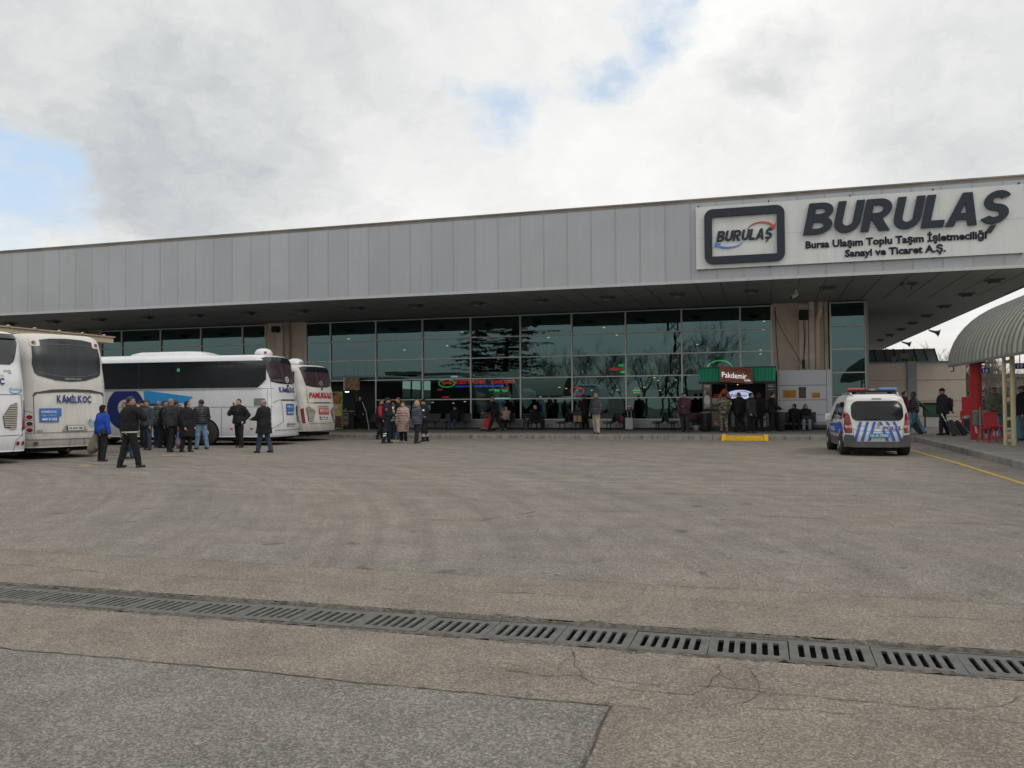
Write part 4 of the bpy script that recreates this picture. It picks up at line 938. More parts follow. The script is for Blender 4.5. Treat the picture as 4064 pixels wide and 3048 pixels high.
# ---- second coach: rear towards us, rounded corners
TOP2 = 3.86
REAR_B = [(.3, .10), (.6, .04), (1.0, .06), (1.6, .10), (2.2, .16), (3.0, .30), (3.8, .52)]
h2 = coach_hull(12.8, TOP2, 2.55, REAR_B, .20, .30, .36, .36)
bus2 = coach_base('coach', 'dusty cream white coach with rounded rear corners and large curved rear window', (-20.42, 21.12, 0), rad(160), h2, busd, 12.8)
R = h2.rear(.03); R2 = h2.rear(.046); R3 = h2.rear(.06)
g = part(bus2, 'rear_window', bglass_d, lambda m: m.patch([(-1.00, 2.62), (-.92, 2.55), (-.45, 2.41), (0, 2.37), (.45, 2.41), (.92, 2.55), (1.00, 2.62), (1.05, 2.9), (1.02, 3.40), (.95, 3.62), (.5, 3.70), (0, 3.72), (-.5, 3.70), (-.95, 3.62), (-1.02, 3.40), (-1.05, 2.9)], R, .1))
part(g, 'lettering', gtxt, lambda m: text(m, 'NEOPLAN', R2, (-.20, .30, 2.42, 2.48), bold=.02))
part(g, 'brake_light', redd, lambda m: m.patch(rrect(-.16, .08, 3.61, 3.635, .005), R2, .2))
gcm = mat('glass_crease', (.11, .115, .12), .4)
for cr_ in ([(-1.0, 3.50), (-.5, 3.52), (0, 3.525), (.5, 3.52), (1.0, 3.50)], [(-.97, 2.66), (-.5, 2.55), (0, 2.51), (.5, 2.55), (.97, 2.66)]): part(g, 'window_crease', gcm, lambda m: line_on(m, R2, cr_, .012))
for s_ in (-1, 1):
    pk = part(bus2, 'lamp_pod', busd, lambda m: m.patch(rrect(min(s_*.80, s_*1.05), max(s_*.80, s_*1.05), 3.45, 3.66, .05), R2, .08))
    part(pk, 'upper_lamp', redd, lambda m: m.patch([(s_*.95+.062*math.cos(rad(a)), 3.555+.062*math.sin(rad(a))) for a in range(0, 360, 30)], R3, .1))
part(bus2, 'hatch_groove', mat('groove_dark', (.055, .045, .045), .7), lambda m: m.patch([(-1.09, 1.93), (-1.05, 1.93), (-.98, 2.0), (-.5, 2.04), (0, 2.055), (.5, 2.04), (.98, 2.0), (1.05, 1.93), (1.09, 1.93), (1.05, 2.03), (.6, 2.12), (0, 2.14), (-.6, 2.12), (-1.05, 2.03)], R, .1))
part(bus2, 'hatch_seam', seam, lambda m: [line_on(m, R, p, .014) for p in ([(-1.07, 1.95), (-1.07, .80)], [(1.07, 1.95), (1.07, .80)], [(-1.07, .81), (1.07, .81)], [(-1.25, .62), (-1.0, .50)], [(-.10, .38), (-.08, .62), (.34, .62), (.37, .38)], [(-1.25, 1.47), (-1.1, 1.43)])])
wordmark(bus2, R2, -.46, .60, 1.66, 1.95); phone_label(bus2, R2, -.95, -.42, 1.14, 1.55); rahat(bus2, R2, .46, 1.02, .98, 1.20)
part(bus2, 'plate_recess', mat('recess_grey', (.28, .265, .23), .6), lambda m: m.patch([(-.34, .84), (.46, .84), (.34, 1.03), (-.22, 1.03)], R, .1))
plate(bus2, R2, -.22, .32, .87, 1.0, '40 AAH 382')
for i, z_ in enumerate((1.29, 1.09, .90)):
    for s_ in (-1, 1):
        cup = part(bus2, 'lamp_cup', busw, lambda m: m.patch([(s_*1.17+.085*math.cos(rad(a)), z_+.085*math.sin(rad(a))) for a in range(0, 360, 24)], R2, .08))
        part(cup, 'tail_light', redl if i != 1 else redd, lambda m: m.patch([(s_*1.17+.062*math.cos(rad(a)), z_+.062*math.sin(rad(a))) for a in range(0, 360, 24)], R3, .1))
for s_ in (-1, 1): part(bus2, 'fog_lamp', mat('lamp_dim', (.10, .10, .10), .3), lambda m: m.patch([(s_*1.04+.06*math.cos(rad(a)), .50+.055*math.sin(rad(a))) for a in range(0, 360, 30)], R2, .1))
part(bus2, 'bumper_lip', busd, lambda m: m.patch([(-1.2, .62), (1.2, .62), (1.22, .70), (-1.22, .70)], h2.rear(.045), .12))
part(bus2, 'maker_badge', gtxt, lambda m: m.patch(rrect(-1.02, -.86, .86, .91, .01), R2, .2))
part(bus2, 'side_window', bglass, lambda m: m.patch([(1.2, 2.3), (12, 2.3), (12, 3.35), (1.2, 3.35)], h2.left(.014), .3))
part(bus2, 'exhaust_pipe', under, lambda m: m.tube([(.35, .1, .26), (.1, .1, .24)], .06, 8))
# ---- first coach, cut by the left edge of the picture
TOP1 = 3.78
REAR_C = [(.3, .04), (.7, .0), (1.4, .04), (2.2, .14), (3.0, .30), (3.8, .50)]
h1 = coach_hull(12.4, TOP1, 2.55, REAR_C, .20, .34, .22, .34)
bus1 = coach_base('coach', 'clean white coach cut by the picture edge, nearest on the left', (-20.52, 17.97, 0), rad(158), h1, busw, 12.4)
R = h1.rear(.014); R2 = h1.rear(.026); R3 = h1.rear(.036)
g = part(bus1, 'rear_window', bglass, lambda m: m.patch([(-.95, 2.80), (.86, 2.80), (.98, 2.90), (1.13, 3.45), (1.15, 3.62), (-1.15, 3.62), (-1.13, 3.45), (-.98, 2.9)], R, .1))
part(g, 'roof_spoiler', bglass, lambda m: m.patch([(-1.15, 3.56), (1.15, 3.56), (1.12, 3.70), (-1.12, 3.70)], h1.rear(.07), .1))
wordmark(bus1, R2, -.46, .66, 2.19, 2.43); rahat(bus1, R2, .78, 1.17, 1.99, 2.14)
part(bus1, 'model_badge', gtxt, lambda m: text(m, 'SVR', R2, (.66, .88, 2.59, 2.65), bold=.04)); part(bus1, 'model_badge', redt, lambda m: text(m, '580', R2, (.79, .88, 2.54, 2.575), bold=.04))
part(bus1, 'hatch_seam', seam, lambda m: [line_on(m, R, p, .014) for p in ([(-1.2, 1.95), (1.13, 1.95)], [(1.13, 1.95), (1.14, .80)], [(1.14, .80), (.94, .66), (.88, .36)], [(-1.2, .78), (1.14, .80)], [(.45, .36), (.45, .66), (-.45, .66)])])
for s_ in (-1, 1): louvre(bus1, R2, [(s_*.62, 1.02), (s_*.95, .98), (s_*1.0, 1.73), (s_*.80, 1.66), (s_*.58, 1.34)], 15)
for s_ in (-1, 1):
    part(bus1, 'tail_light', redl, lambda m: m.patch([(s_*1.10, .93), (s_*1.235, .96), (s_*1.255, 1.3), (s_*1.235, 1.8), (s_*1.205, 1.8), (s_*1.18, 1.3)], R2, .08))
    for k in (.99, 1.15): part(bus1, 'round_reflector', redl, lambda m: m.patch([(s_*k+.05*math.cos(rad(a)), .57+.06*math.sin(rad(a))) for a in range(0, 360, 30)], R2, .1))
part(bus1, 'side_window', bglass, lambda m: m.patch([(1.0, 2.3), (12, 2.3), (12, 3.4), (1.0, 3.4)], h1.left(), .4))
part(bus1, 'side_window', bglass, lambda m: m.patch([(1.0, 2.3), (12, 2.3), (12, 3.4), (1.0, 3.4)], h1.right(), .4))
part(bus1, 'mud_flap', under, lambda m: m.box(2.3, 2.34, -1.2, 1.2, .12, .5))
# ---- two coaches across the yard behind the camera, seen mirrored in the glass front
for i, (x, y, hd, lb) in enumerate(((-26.5, -9., 200, 'white coach across the yard, left one mirrored in the glass front'), (-19.0, -11.5, 196, 'white coach across the yard, right one mirrored in the glass front'))):
    c_ = copy_tree(bus3); c_.location = (x, y, 0); c_.rotation_euler = (0, 0, rad(hd-110)); tag(c_, lb, 'coach', 'white coaches across the yard')
# ================================================================== POLICE VAN
vanw = mat('van_white', (.62, .615, .60), .30, var=.04, scale=1.5, coat=.3, stain=.10, staincol=(.35, .32, .28), dirtz=(.2, .8, .35))
vplas = mat('van_plastic', (.075, .078, .082), .65, var=.15, scale=4, dirtz=(.1, .5, .35))
vblue = mat('van_blue', (.03, .10, .48), .4)
vg = mat('van_glass', (.010, .012, .015), .16, var=.2, scale=1.5, spec=.32, stain=.2, staincol=(.03, .03, .03))
VT = 1.78
rv = interp([(.3, .02), (.6, .0), (.95, .05), (1.3, .12), (1.6, .24), (1.8, .36)])
def vhw(z): return (.90 if z < .95 else .90-.16*((z-.95)/.85)**1.3)-roof_round(z, VT, .16)*.9-.04*max(0, .45-z)/.2
hv = Hull(4.40, vhw, lambda z: rv(z)+roof_round(z, VT, .16)*.9, lambda z: .05+(0 if z < .95 else (z-.95)*2.1)+roof_round(z, VT, .16), lambda z: .24, .14,
          [.26, .32]+[.32+(VT-.16-.32)*i/40 for i in range(1, 41)]+[VT-.16+.16*math.sin(rad(a)) for a in (20, 40, 60, 75, 90)])
van = thing('police_van', 'white police van with blue stripes and roof light bar parked facing the terminal', 'van', (3.13, 26.12, 0), rad(93.2))
mb = MB(); hv.body(mb); mb.build('body', vanw, van)
R = hv.rear(.016); R2 = hv.rear(.026); R3 = hv.rear(.036); Ls = hv.left(.010); Ls2 = hv.left(.018); Rs = hv.right(.010)
for x_ in (.80, 3.55):
    for sd in (-1, 1):
        wheel(van, x_, sd*.80, sd, .325)
        part(van, 'wheel_arch', blk, lambda m: m.patch([(x_+.40*math.cos(rad(a)), max(.28, .33+.40*math.sin(rad(a)))) for a in range(-10, 191, 10)], hv.left(.004) if sd > 0 else hv.right(.004), .3))
g = part(van, 'rear_window', vg, lambda m: m.patch(rrect(-.70, .70, 1.02, 1.585, [.16, .16, .20, .20], 6), R, .12))
part(g, 'wiper', blk, lambda m: m.tube([R3(.05, 1.045), R3(-.1, 1.075), R3(-.42, 1.075)], .012, 5))
part(van, 'high_brake_light', redd, lambda m: m.patch(rrect(-.13, .13, 1.635, 1.66, .01), R, .2))
for s_ in (-1, 1):
    tl = part(van, 'tail_light', redl, lambda m: m.patch([(s_*.70, .66), (s_*.87, .66), (s_*.895, .80), (s_*.865, 1.18), (s_*.80, 1.26), (s_*.745, 1.18), (s_*.69, .80)], R, .08))
    part(tl, 'indicator_lens', mat('lens_pale', (.45, .32, .28), .3), lambda m: m.patch([(s_*.70, .80), (s_*.86, .80), (s_*.87, .90), (s_*.70, .90)], R2, .1))
bp = part(van, 'bumper', vplas, lambda m: m.patch([(-.89, .27), (.89, .27), (.90, .52), (.87, .63), (.66, .60), (.62, .44), (.55, .42), (-.55, .42), (-.62, .44), (-.66, .60), (-.87, .63), (-.90, .52)], hv.rear(.05), .1))
part(van, 'bumper_step', vplas, lambda m: m.patch([(-.88, .27), (.88, .27), (.89, .40), (-.89, .40)], hv.rear(.075), .15))
part(van, 'underbody', under, lambda m: m.box(.3, 4.0, -.72, .72, .19, .28))
part(van, 'exhaust_box', under, lambda m: m.rbox(.42, -.3, .2, .25, .5, .13, bev=.03))
sl_ = [(-.62, -.50), (-.44, -.32), (-.28, -.17), ]
def stripe(xb, xt, wd, z0=.44, z1=.99):
    part(van, 'stripe', vblue, lambda m: m.patch([(xb, z0), (xb+wd, z0), (xt+wd, z1), (xt, z1)], R, .1))
for k in range(3): stripe(-.66+.185*k, -.50+.185*k, .075)
for k in range(3): stripe(.57-.185*k, .46-.185*k, .075, .44, .76); stripe(.44-.185*k, .38-.185*k, .07, .89, .99)
part(van, 'lettering', mat('text_navy', (.02, .05, .25), .4), lambda m: text(m, 'POLİS', R2, (.13, .60, .765, .89), bold=.04))
em = part(van, 'emblem', mat('chrome_dark', (.25, .25, .25), .25, .8), lambda m: m.patch([(-.05, .83), (-.015, .84), (-.01, .87), (.02, .84), (.05, .83), (.035, .875), (.045, .91), (.03, .945), (-.005, .95), (-.03, .93), (-.02, .915), (.0, .915), (-.03, .88)], R2, .05))
part(van, 'tailgate_seam', seam, lambda m: [line_on(m, R, p, .010) for p in ([(-.66, .62), (-.665, .80), (-.55, .735), (-.2, .72), (.2, .72), (.55, .735), (.665, .80), (.66, .62)], [(-.10, .805), (.12, .805)], [(-.60, .865), (-.36, .865)])])
pl_ = part(van, 'number_plate', mat('plate_blue', (.03, .22, .45), .4), lambda m: m.patch(rrect(-.26, .30, .535, .66, .01), R2, .15)); part(pl_, 'lettering', wtxt, lambda m: text(m, '16 A 7566', R3, (-.22, .26, .56, .635), bold=.02))
# side
part(van, 'side_window', vg, lambda m: m.patch([(.62, 1.06), (1.62, 1.04), (1.66, 1.52), (1.3, 1.57), (.75, 1.55), (.66, 1.48)], Ls, .15)); part(van, 'side_window', vg, lambda m: m.patch([(1.74, 1.04), (2.72, 1.02), (2.75, 1.08), (2.20, 1.50), (1.78, 1.53)], Ls, .15))
part(van, 'side_window', vg, lambda m: m.patch([(.62, 1.06), (2.7, 1.03), (2.2, 1.5), (.75, 1.55)], Rs, .15))
part(van, 'side_stripe', vblue, lambda m: m.patch([(.30, .62), (.52, .66), (1.18, .80), (1.3, .62), (3.1, .60), (3.15, .88), (1.32, .92), (1.0, 1.0), (.52, .90)], Ls, .15))
part(van, 'side_lettering', wtxt, lambda m: text(m, 'POLİS', lambda a, b, d=0.: (Ls2(-a, b)[0], Ls2(-a, b)[1], b), (-2.9, -2.0, .68, .84), bold=.03))
part(van, 'side_moulding', vplas, lambda m: m.patch([(1.25, .30), (3.1, .30), (3.1, .52), (1.25, .52)], Ls2, .2))
part(van, 'door_seam', seam, lambda m: [line_on(m, Ls, p, .012) for p in ([(1.70, .4), (1.70, 1.0)], [(1.2, .55), (1.35, .75), (1.38, 1.0)], [(2.95, .5), (3.0, 1.0)])])
for x_ in (1.52, 2.2): part(van, 'door_handle', vanw, lambda m: m.rbox(x_, vhw(.95)+.02, .95, .20, .03, .035, bev=.01))
part(van, 'red_sticker', redt, lambda m: m.patch(rrect(.34, .50, 1.10, 1.28, .01), Ls, .1))
for sd in (-1, 1):
    mr = part(van, 'mirror', vanw, lambda m: m.rbox(2.62, sd*1.02, 1.08, .12, .20, .24, bev=.05)); part(mr, 'mirror_foot', blk, lambda m: m.rbox(2.66, sd*.90, .98, .08, .12, .05, bev=.015))
    part(van, 'roof_rail', mat('rail_silver', (.42, .42, .42), .35, .6), lambda m: m.tube([(.50, sd*.62, VT-.06), (.62, sd*.64, VT+.03), (1.4, sd*.65, VT+.045), (2.2, sd*.64, VT+.02), (2.35, sd*.62, VT-.05)], .028, 8))
lbz = VT+.12
lb_ = part(van, 'light_bar', blk, lambda m: m.rbox(1.0, 0, lbz-.035, .28, 1.30, .04, bev=.012))
part(lb_, 'red_lens', mat('lens_red', (.36, .05, .04), .15, spec=.8), lambda m: m.rbox(1.0, .44, lbz+.03, .27, .50, .085, bev=.03))
part(lb_, 'blue_lens', mat('lens_blue', (.08, .22, .50), .15, spec=.8), lambda m: m.rbox(1.0, -.44, lbz+.03, .27, .50, .085, bev=.03))
part(lb_, 'speaker', mat('bar_grey', (.10, .10, .10), .5), lambda m: m.rbox(1.0, 0, lbz+.02, .22, .34, .06, bev=.015)); part(lb_, 'lettering', wtxt, lambda m: text(m, '155', lambda a, b, d=0.: (.885, -a, b), (-.07, .07, lbz, lbz+.04), bold=.03))
part(lb_, 'foot', blk, lambda m: m.box(.9, 1.1, -.55, -.45, VT-.04, lbz-.055).box(.9, 1.1, .45, .55, VT-.04, lbz-.055))
# ================================================================== PLATFORM SHELTER ON THE RIGHT
metal = mat('corrugated_grey', (.47, .465, .41), .5, .35, var=.07, scale=1.5, stretch=(1, 1, .3), stain=.12)
shel = thing('platform_shelter', 'grey ribbed barrel vault shelter roof over the bays on the right', 'shelter', (10.3, 20, PZ))
VC, VZ, VA, VB = 10.32, 2.92, 3.32, 2.58
def vpt(a, y, off=0.): return (VC-(VA+off)*math.cos(rad(a)), y, VZ+(VB+off)*math.sin(rad(a)))
mb = MB(); y0_, y1_ = 4.0, 36.7; na = 26
for off in (0., -.05):
    vs = []; ys_ = [y0_, y1_]
    for y in ys_:
        for i in range(na+1): vs.append(vpt(180*i/na, y, off))
    mb.smooth = True; mb.add(vs, [(i, i+1, na+1+i+1, na+1+i) for i in range(na)])
P_(mb, 'vault', metal, shel, smooth=True)
mb = MB(); y = y1_-.02
while y > y0_:
    vs = []; fs = []
    for i in range(na+1):
        a = 180*i/na
        for (dy, of) in ((-.022, .002), (-.012, .045), (.012, .045), (.022, .002)): vs.append(vpt(a, y+dy, of))
    for i in range(na):
        for k in range(3): fs.append((i*4+k, i*4+k+1, (i+1)*4+k+1, (i+1)*4+k))
    mb.add(vs, fs); y -= .55
P_(mb, 'roof_rib', mat('rib_grey', (.17, .18, .17), .5, .3), shel)
mb = MB(); mb.box(VC-VA-.03, VC-VA+.03, y0_, y1_, VZ-.05, VZ+.03); P_(mb, 'eave_edge', mat('eave_grey', (.22, .23, .22), .5, .3), shel)
vs = []; 
for y in (y1_+.03,):
    for of in (.03, -.12):
        for i in range(na+1): vs.append(vpt(180*i/na, y, of))
P_(MB().add(vs, [(i, i+1, na+1+i+1, na+1+i) for i in range(na)]), 'end_trim', mat('trim_brown', (.16, .13, .11), .6), shel)
redc = mat('column_red', (.40, .022, .028), .45, var=.06); cream = mat('column_cream', (.58, .49, .31), .5, var=.05, stain=.12)
cx_, cy2 = 7.28, 33.7
P_(MB().box(7.10, 7.34, cy2-.12, cy2+.12, PZ, 2.90).box(7.342, 7.36, cy2-.16, cy2+.16, PZ, 2.90).box(7.362, 7.46, cy2-.10, cy2+.10, PZ, 2.90), 'column', redc, shel)
P_(MB().box(7.0, 7.5, cy2-.25, cy2+.25, 2.902, 2.96), 'beam', dark, shel)
mb = MB().tube([(7.23, 29.75, PZ), (7.23, 29.75, 2.95)], .055, 12).tube([(7.46, 29.75, PZ), (7.46, 29.75, 2.95)], .075, 12)
for z in (.32, 1.0, 1.6, 2.22, 2.78): mb.box(7.285, 7.39, 29.71, 29.79, z-.05, z+.05)
P_(mb, 'column', cream, shel)
for yy in (25.0, 20.0):
    mb = MB().tube([(7.26, yy, PZ), (7.26, yy, 2.95)], .055, 12).tube([(7.54, yy, PZ), (7.54, yy, 2.95)], .075, 12)
    for z in (.32, 1.0, 1.6, 2.22, 2.78): mb.box(7.315, 7.465, yy-.04, yy+.04, z-.05, z+.05)
    P_(mb, 'column', cream, shel)
# bay signs
sblue = mat('bay_sign_blue', (.022, .04, .26), .4)
g7 = lambda x, y: (3700+x*.24105, 1380+y*.24105)
def bay_sign(s_, X0, Y0, lb, y):
    a = onY(*g7(X0[0], Y0[1]), y); b = onY(*g7(X0[1], Y0[0]), y)
    t_ = thing('bay_sign', lb, 'sign', ((a.x+b.x)/2, y, a.z), group=None)
    MB().box(a.x, b.x, y-.02, y+.02, a.z, b.z).build('panel', sblue, t_, world=True)
    mb = MB(); w_ = b.x-a.x; h_ = b.z-a.z; text(mb, s_, front(y-.024), (a.x+w_*.22, b.x-w_*.18, a.z+h_*.18, b.z-h_*.16), bold=.03); mb.build('lettering', wtxt, t_, world=True)
    MB().box((a.x+b.x)/2-.01, (a.x+b.x)/2+.01, y-.01, y+.01, b.z, 2.95 if y < 40 else b.z+.3).build('hanger', dark, t_, world=True)
bay_sign('18', (805, 940), (335, 425), 'blue bay sign reading 18 beside the red column', 32.6); bay_sign('19', (1365, 1520), (252, 350), 'blue bay sign reading 19 beside the cream column', 29.0)
t_ = thing('bay_sign', 'small blue bay sign seen edge on below the far eave corner', 'sign', tuple(onY(*g7(330, 395), 36.2))); MB().box(-.02, .02, -.25, .25, 0, .30).build('panel', sblue, t_); MB().box(-.045, -.022, -.22, .22, .03, .27).build('lettering', wtxt, t_); MB().box(-.01, .01, -.01, .01, .30, .62).build('hanger', dark, t_)
# ---- litter bin, stools, board, containers
t_ = thing('litter_bin', 'grey steel litter bin on a post in front of the red column', 'bin', (7.22, 33.2, PZ)); bm_ = mat('bin_steel', (.22, .24, .23), .4, .5, var=.15)
mb = MB(); mb.smooth = True; mb.lathe((-.02, 0, .52), [(.155, 0), (.165, .02), (.165, .50), (.175, .52), (.165, .54), (.15, .50), (.15, .10), (.01, .08)], 20); mb.build('bucket', bm_, t_)
MB().tube([(.02, -.20, 0), (.02, -.20, 1.16)], .024, 8).build('post', bm_, t_); MB().box(-.2, .22, -.18, -.165, .98, 1.02).build('bracket', bm_, t_)
MB().tube([(-.1, -.03, .50), (-.06, -.05, .38), (-.07, -.03, .30), (.0, -.05, .22), (-.02, -.04, .05)], [.03, .04, .035, .03, .03], 7).build('liner_bag', mat('bag_pale', (.5, .48, .45), .6), t_)
stool_m = mat('stool_red', (.40, .02, .03), .5)
def stool(x, y, lb, rz=0., h=.56, w_=.52):
    t_ = thing('wooden_stool', lb, 'stool', (x, y, PZ), rz, 'red stools beneath the shelter'); m = MB(); m.rbox(0, 0, h-.02, w_, .42, .05, bev=.01); m.build('seat', stool_m, t_)
    for sx in (-1, 1):
        for sy in (-1, 1): MB().tube([(sx*.14, sy*.12, h-.05), (sx*.26, sy*.17, 0)], [.03, .026], 6).build('leg', stool_m, t_)
    m = MB(); m.box(-.22, .22, -.15, -.11, .14, .19).box(-.22, .22, .11, .15, .14, .19); m.build('stretcher', stool_m, t_); return t_
stool(7.45, 31.6, 'red wooden stool with splayed legs behind the cream column'); 
ch_ = thing('red_chair', 'red chair back turned to us beside the cream column', 'chair', (7.18, 31.7, PZ), rad(15), 'red stools beneath the shelter')
m = MB(); m.rbox(0, -.18, .72, .50, .05, .56, rx=rad(-10), bev=.03); m.build('backrest', stool_m, ch_); m = MB(); m.rbox(0, .05, .46, .48, .46, .05, bev=.02); m.build('seat', stool_m, ch_)
for sx in (-1, 1):
    for sy in (-1, 1): MB().tube([(sx*.18, .05+sy*.17, .45), (sx*.22, .05+sy*.2, 0)], .022, 6).build('leg', stool_m, ch_)
def at_g(x, y, z=PZ): p = onZ(*g7(x, y), z); return p
p = onY(*g7(580, 900), 40.0); t_ = thing('notice_board', 'red notice board standing left of the red column', 'board', (p.x, 40.0, PZ)); MB().box(-.22, .30, -.02, .02, .75, 1.55).build('panel', stool_m, t_); MB().box(-.20, -.16, -.02, .02, 0, .748).box(.24, .28, -.02, .02, 0, .748).build('post', stool_m, t_); MB().box(-.30, -.23, -.05, -.03, .55, .95).build('side_tag', stool_m, t_)
dgreen = mat('container_green', (.018, .075, .04), .5, var=.25, scale=2)
def container(x, y, L, lb, h=1.5):
    t_ = thing('waste_container', lb, 'waste container', (x, y, PZ)); m = MB(); m.prism([(-.55, .15), (.55, .15), (.70, h-.2), (-.70, h-.2)], lambda a, b, d: (d-L/2, a, b), L); m.build('body', dgreen, t_)
    m = MB(); m.prism([(-.74, h-.18), (.74, h-.18), (.60, h), (-.2, h+.1), (-.60, h)], lambda a, b, d: (d-L/2-.03, a, b), L+.06); m.build('lid', mat('lid_dark', (.02, .03, .03), .5), t_)
    for i in range(4): m = MB(); xx = -L/2+.3+i*(L-.6)/3; m.box(xx-.03, xx+.03, -.75, -.62, .3, h-.2); m.build('rib', dgreen, t_)
    for sx in (-1, 1):
        for sy in (-1, 1): MB().lathe((sx*(L/2-.25), sy*.4, .09), [(.09, -.03), (.09, .03)], 12, 'y').build('wheel', blk, t_)
container(11.2, 43.5, 2.7, 'large green waste container behind the man in the green hoodie', 1.42); container(14.3, 43.0, 2.4, 'green waste container beside the 19 bay, partly hidden', 1.42)
p = onY(3722, 1680, 48.5); t_ = thing('planter_box', 'dark green box on a white block by the annex wall', 'box', (p.x-.35, 48.5, PZ)); m = MB(); m.rbox(.1, 0, .28, .72, .6, .56, bev=.02); m.build('base', mat('block_white', (.42, .42, .41), .7), t_); m = MB(); m.rbox(.1, 0, .90, .82, .7, .66, bev=.04); m.build('tub', dgreen, t_); m = MB(); m.rbox(.1, 0, 1.26, .90, .78, .08, bev=.02); m.build('lid', dark, t_)
t_ = thing('storage_tub', 'pale blue plastic tub under the shelter behind the stools', 'tub', (9.0, 34.6, PZ)); m = MB(); m.rbox(0, 0, .45, .70, .55, .90, bev=.05); m.build('tub', mat('tub_blue', (.05, .25, .36), .5), t_); m = MB(); m.rbox(0, 0, .92, .76, .6, .05, bev=.02); m.build('lid', mat('tub_blue2', (.04, .20, .32), .5), t_)
p = onY(*g7(1420, 950), 36.); t_ = thing('notice_sheet', 'white printed sheet on a dark post under the shelter', 'notice', (p.x, 36., PZ)); MB().box(-.12, .12, -.01, .01, 1.10, 1.58).build('sheet', plate_w, t_)
m = MB()
for i in range(7): m.box(-.09, .09-.03*(i % 3), -.014, -.011, 1.18+.05*i, 1.20+.05*i)
m.build('lettering', gtxt, t_); MB().box(-.22, -.13, -.04, .04, 0, 2.6).build('post', dark, t_)
# taxi roof seen over the containers
tx = thing('taxi', 'yellow taxi with roof sign mostly hidden behind the green containers', 'car', (16.6, 50.0, PZ), rad(180)); ty = mat('taxi_yellow', (.62, .40, .03), .35)
hx = Hull(4.3, lambda z: (.86 if z < .9 else .86-.22*(z-.9)/.6)-roof_round(z, 1.46, .14)*.8, lambda z: .05+(0 if z < .9 else (z-.9)*.8), lambda z: .05+(0 if z < .9 else 1.0+(z-.9)*1.2), lambda z: .2, .15, [.25, .5, .7, .88, .92, 1.1, 1.3, 1.38, 1.43, 1.46])
m = MB(); hx.body(m); m.build('body', ty, tx); m = MB(); m.rbox(1.9, 0, 1.54, .22, .7, .16, bev=.03); tl_ = m.build('roof_sign', ty, tx); m = MB(); text(m, 'TAKSİ', lambda a, b, d=0.: (1.9+a, .355, b), (-.1, .1, 1.50, 1.58)); m.build('lettering', blk, tl_)
for x_ in (.8, 3.4):
    for sd in (-1, 1): wheel(tx, x_, sd*.74, sd, .31)
part(tx, 'side_window', vg, lambda m: (m.patch([(.8, .95), (2.0, .95), (2.0, 1.32), (1.2, 1.32)], hx.left(.01), .2), m.patch([(2.1, .95), (2.9, .95), (2.6, 1.32), (2.1, 1.32)], hx.left(.01), .2)))
# ================================================================== LEFT PLATFORM CANOPY
cm = mat('canopy_cream', (.46, .38, .26), .6, var=.08, stain=.2)
a = onZ(450, 1362, 4.0); b = onZ(450, 1345, 4.2)
cn = thing('platform_canopy', 'cream edged flat canopy above the parked coaches at far left', 'canopy', (a.x-3, a.y-6, 0))
P_(MB().box(a.x-6.0, a.x, a.y-13, a.y, 4.0, 4.20), 'edge_beam', cm, cn)
P_(MB().box(a.x-6.06, a.x+.05, a.y-13, a.y+.05, 4.205, 4.25), 'roof', mat('canopy_top', (.36, .30, .22), .7), cn)
m = MB()
for i in range(12): m.ball((a.x+.02, a.y-.5-i*1.05, 4.262), .06, 6, (1, 1, .6))
P_(m, 'fixing', cm, cn)
for dy in (-3, -9): P_(MB().box(a.x-3.1, a.x-2.9, a.y+dy-.1, a.y+dy+.1, 0, 3.998), 'column', cm, cn)
# ================================================================== TREES
barkm = mat('bark_grey', (.12, .10, .085), .95, var=.3, scale=6, stretch=(1, 1, .3)); twigm = mat('twig_brown', (.15, .125, .105), .95, var=.25)
def bare_tree_meshes(seed, H=9., spread=.55, depth=6):
    rr = random.Random(seed); tr = MB(); cr = MB(); cnt = [0]
    def grow(p, d_, L, r, lv):
        cnt[0] += 1
        n = 4 if lv < 3 else 3; pts = [p]; rs = [r]; q = Vector(p); dd = Vector(d_)
        for i in range(n):
            dd = (dd+Vector((rr.gauss(0, .13), rr.gauss(0, .13), rr.gauss(.06, .08)))).normalized(); q = q+dd*L/n; pts.append(q.copy()); rs.append(max(.006, r*(1-.45*(i+1)/n)))
        (tr if lv == 0 else cr).tube(pts, rs, 7 if lv == 0 else (5 if lv < 3 else 3), cap=False)
        if lv >= depth: return
        k = rr.choice((3, 4)) if lv < 3 else rr.choice((2, 3, 3))
        for i in range(k):
            f_ = rr.uniform(.45, 1.0) if i else 1.0; ip = f_*n; i0 = min(n-1, int(ip)); bp = pts[i0].lerp(pts[i0+1], ip-i0)
            az = rr.uniform(0, 2*math.pi); sp = rr.uniform(.5, 1.1)*spread*(1.15 if lv == 0 else 1)
            o = dd.orthogonal().normalized(); o2 = dd.cross(o); nd = (dd*math.cos(sp)+(o*math.cos(az)+o2*math.sin(az))*math.sin(sp)).normalized()
            nd.z = max(nd.z, -.1) + .06
            grow(bp, nd.normalized(), L*rr.uniform(.60, .84), rs[i0]*rr.uniform(.55, .75), lv+1)
    grow(Vector((0, 0, -.2)), Vector((0, 0, 1)), H*.24, H*.0145, 0); return tr, cr
btp = []
for k, (sd, H, sp) in enumerate(((11, 9.5, .62), (23, 8.5, .55), (37, 10.5, .50))):
    tr, cr = bare_tree_meshes(sd, H, sp); t_ = thing('bare_tree', None, 'tree'); tr.build('trunk', barkm, t_, smooth=True); cr.build('crown', twigm, t_, smooth=True); btp.append([t_, False])
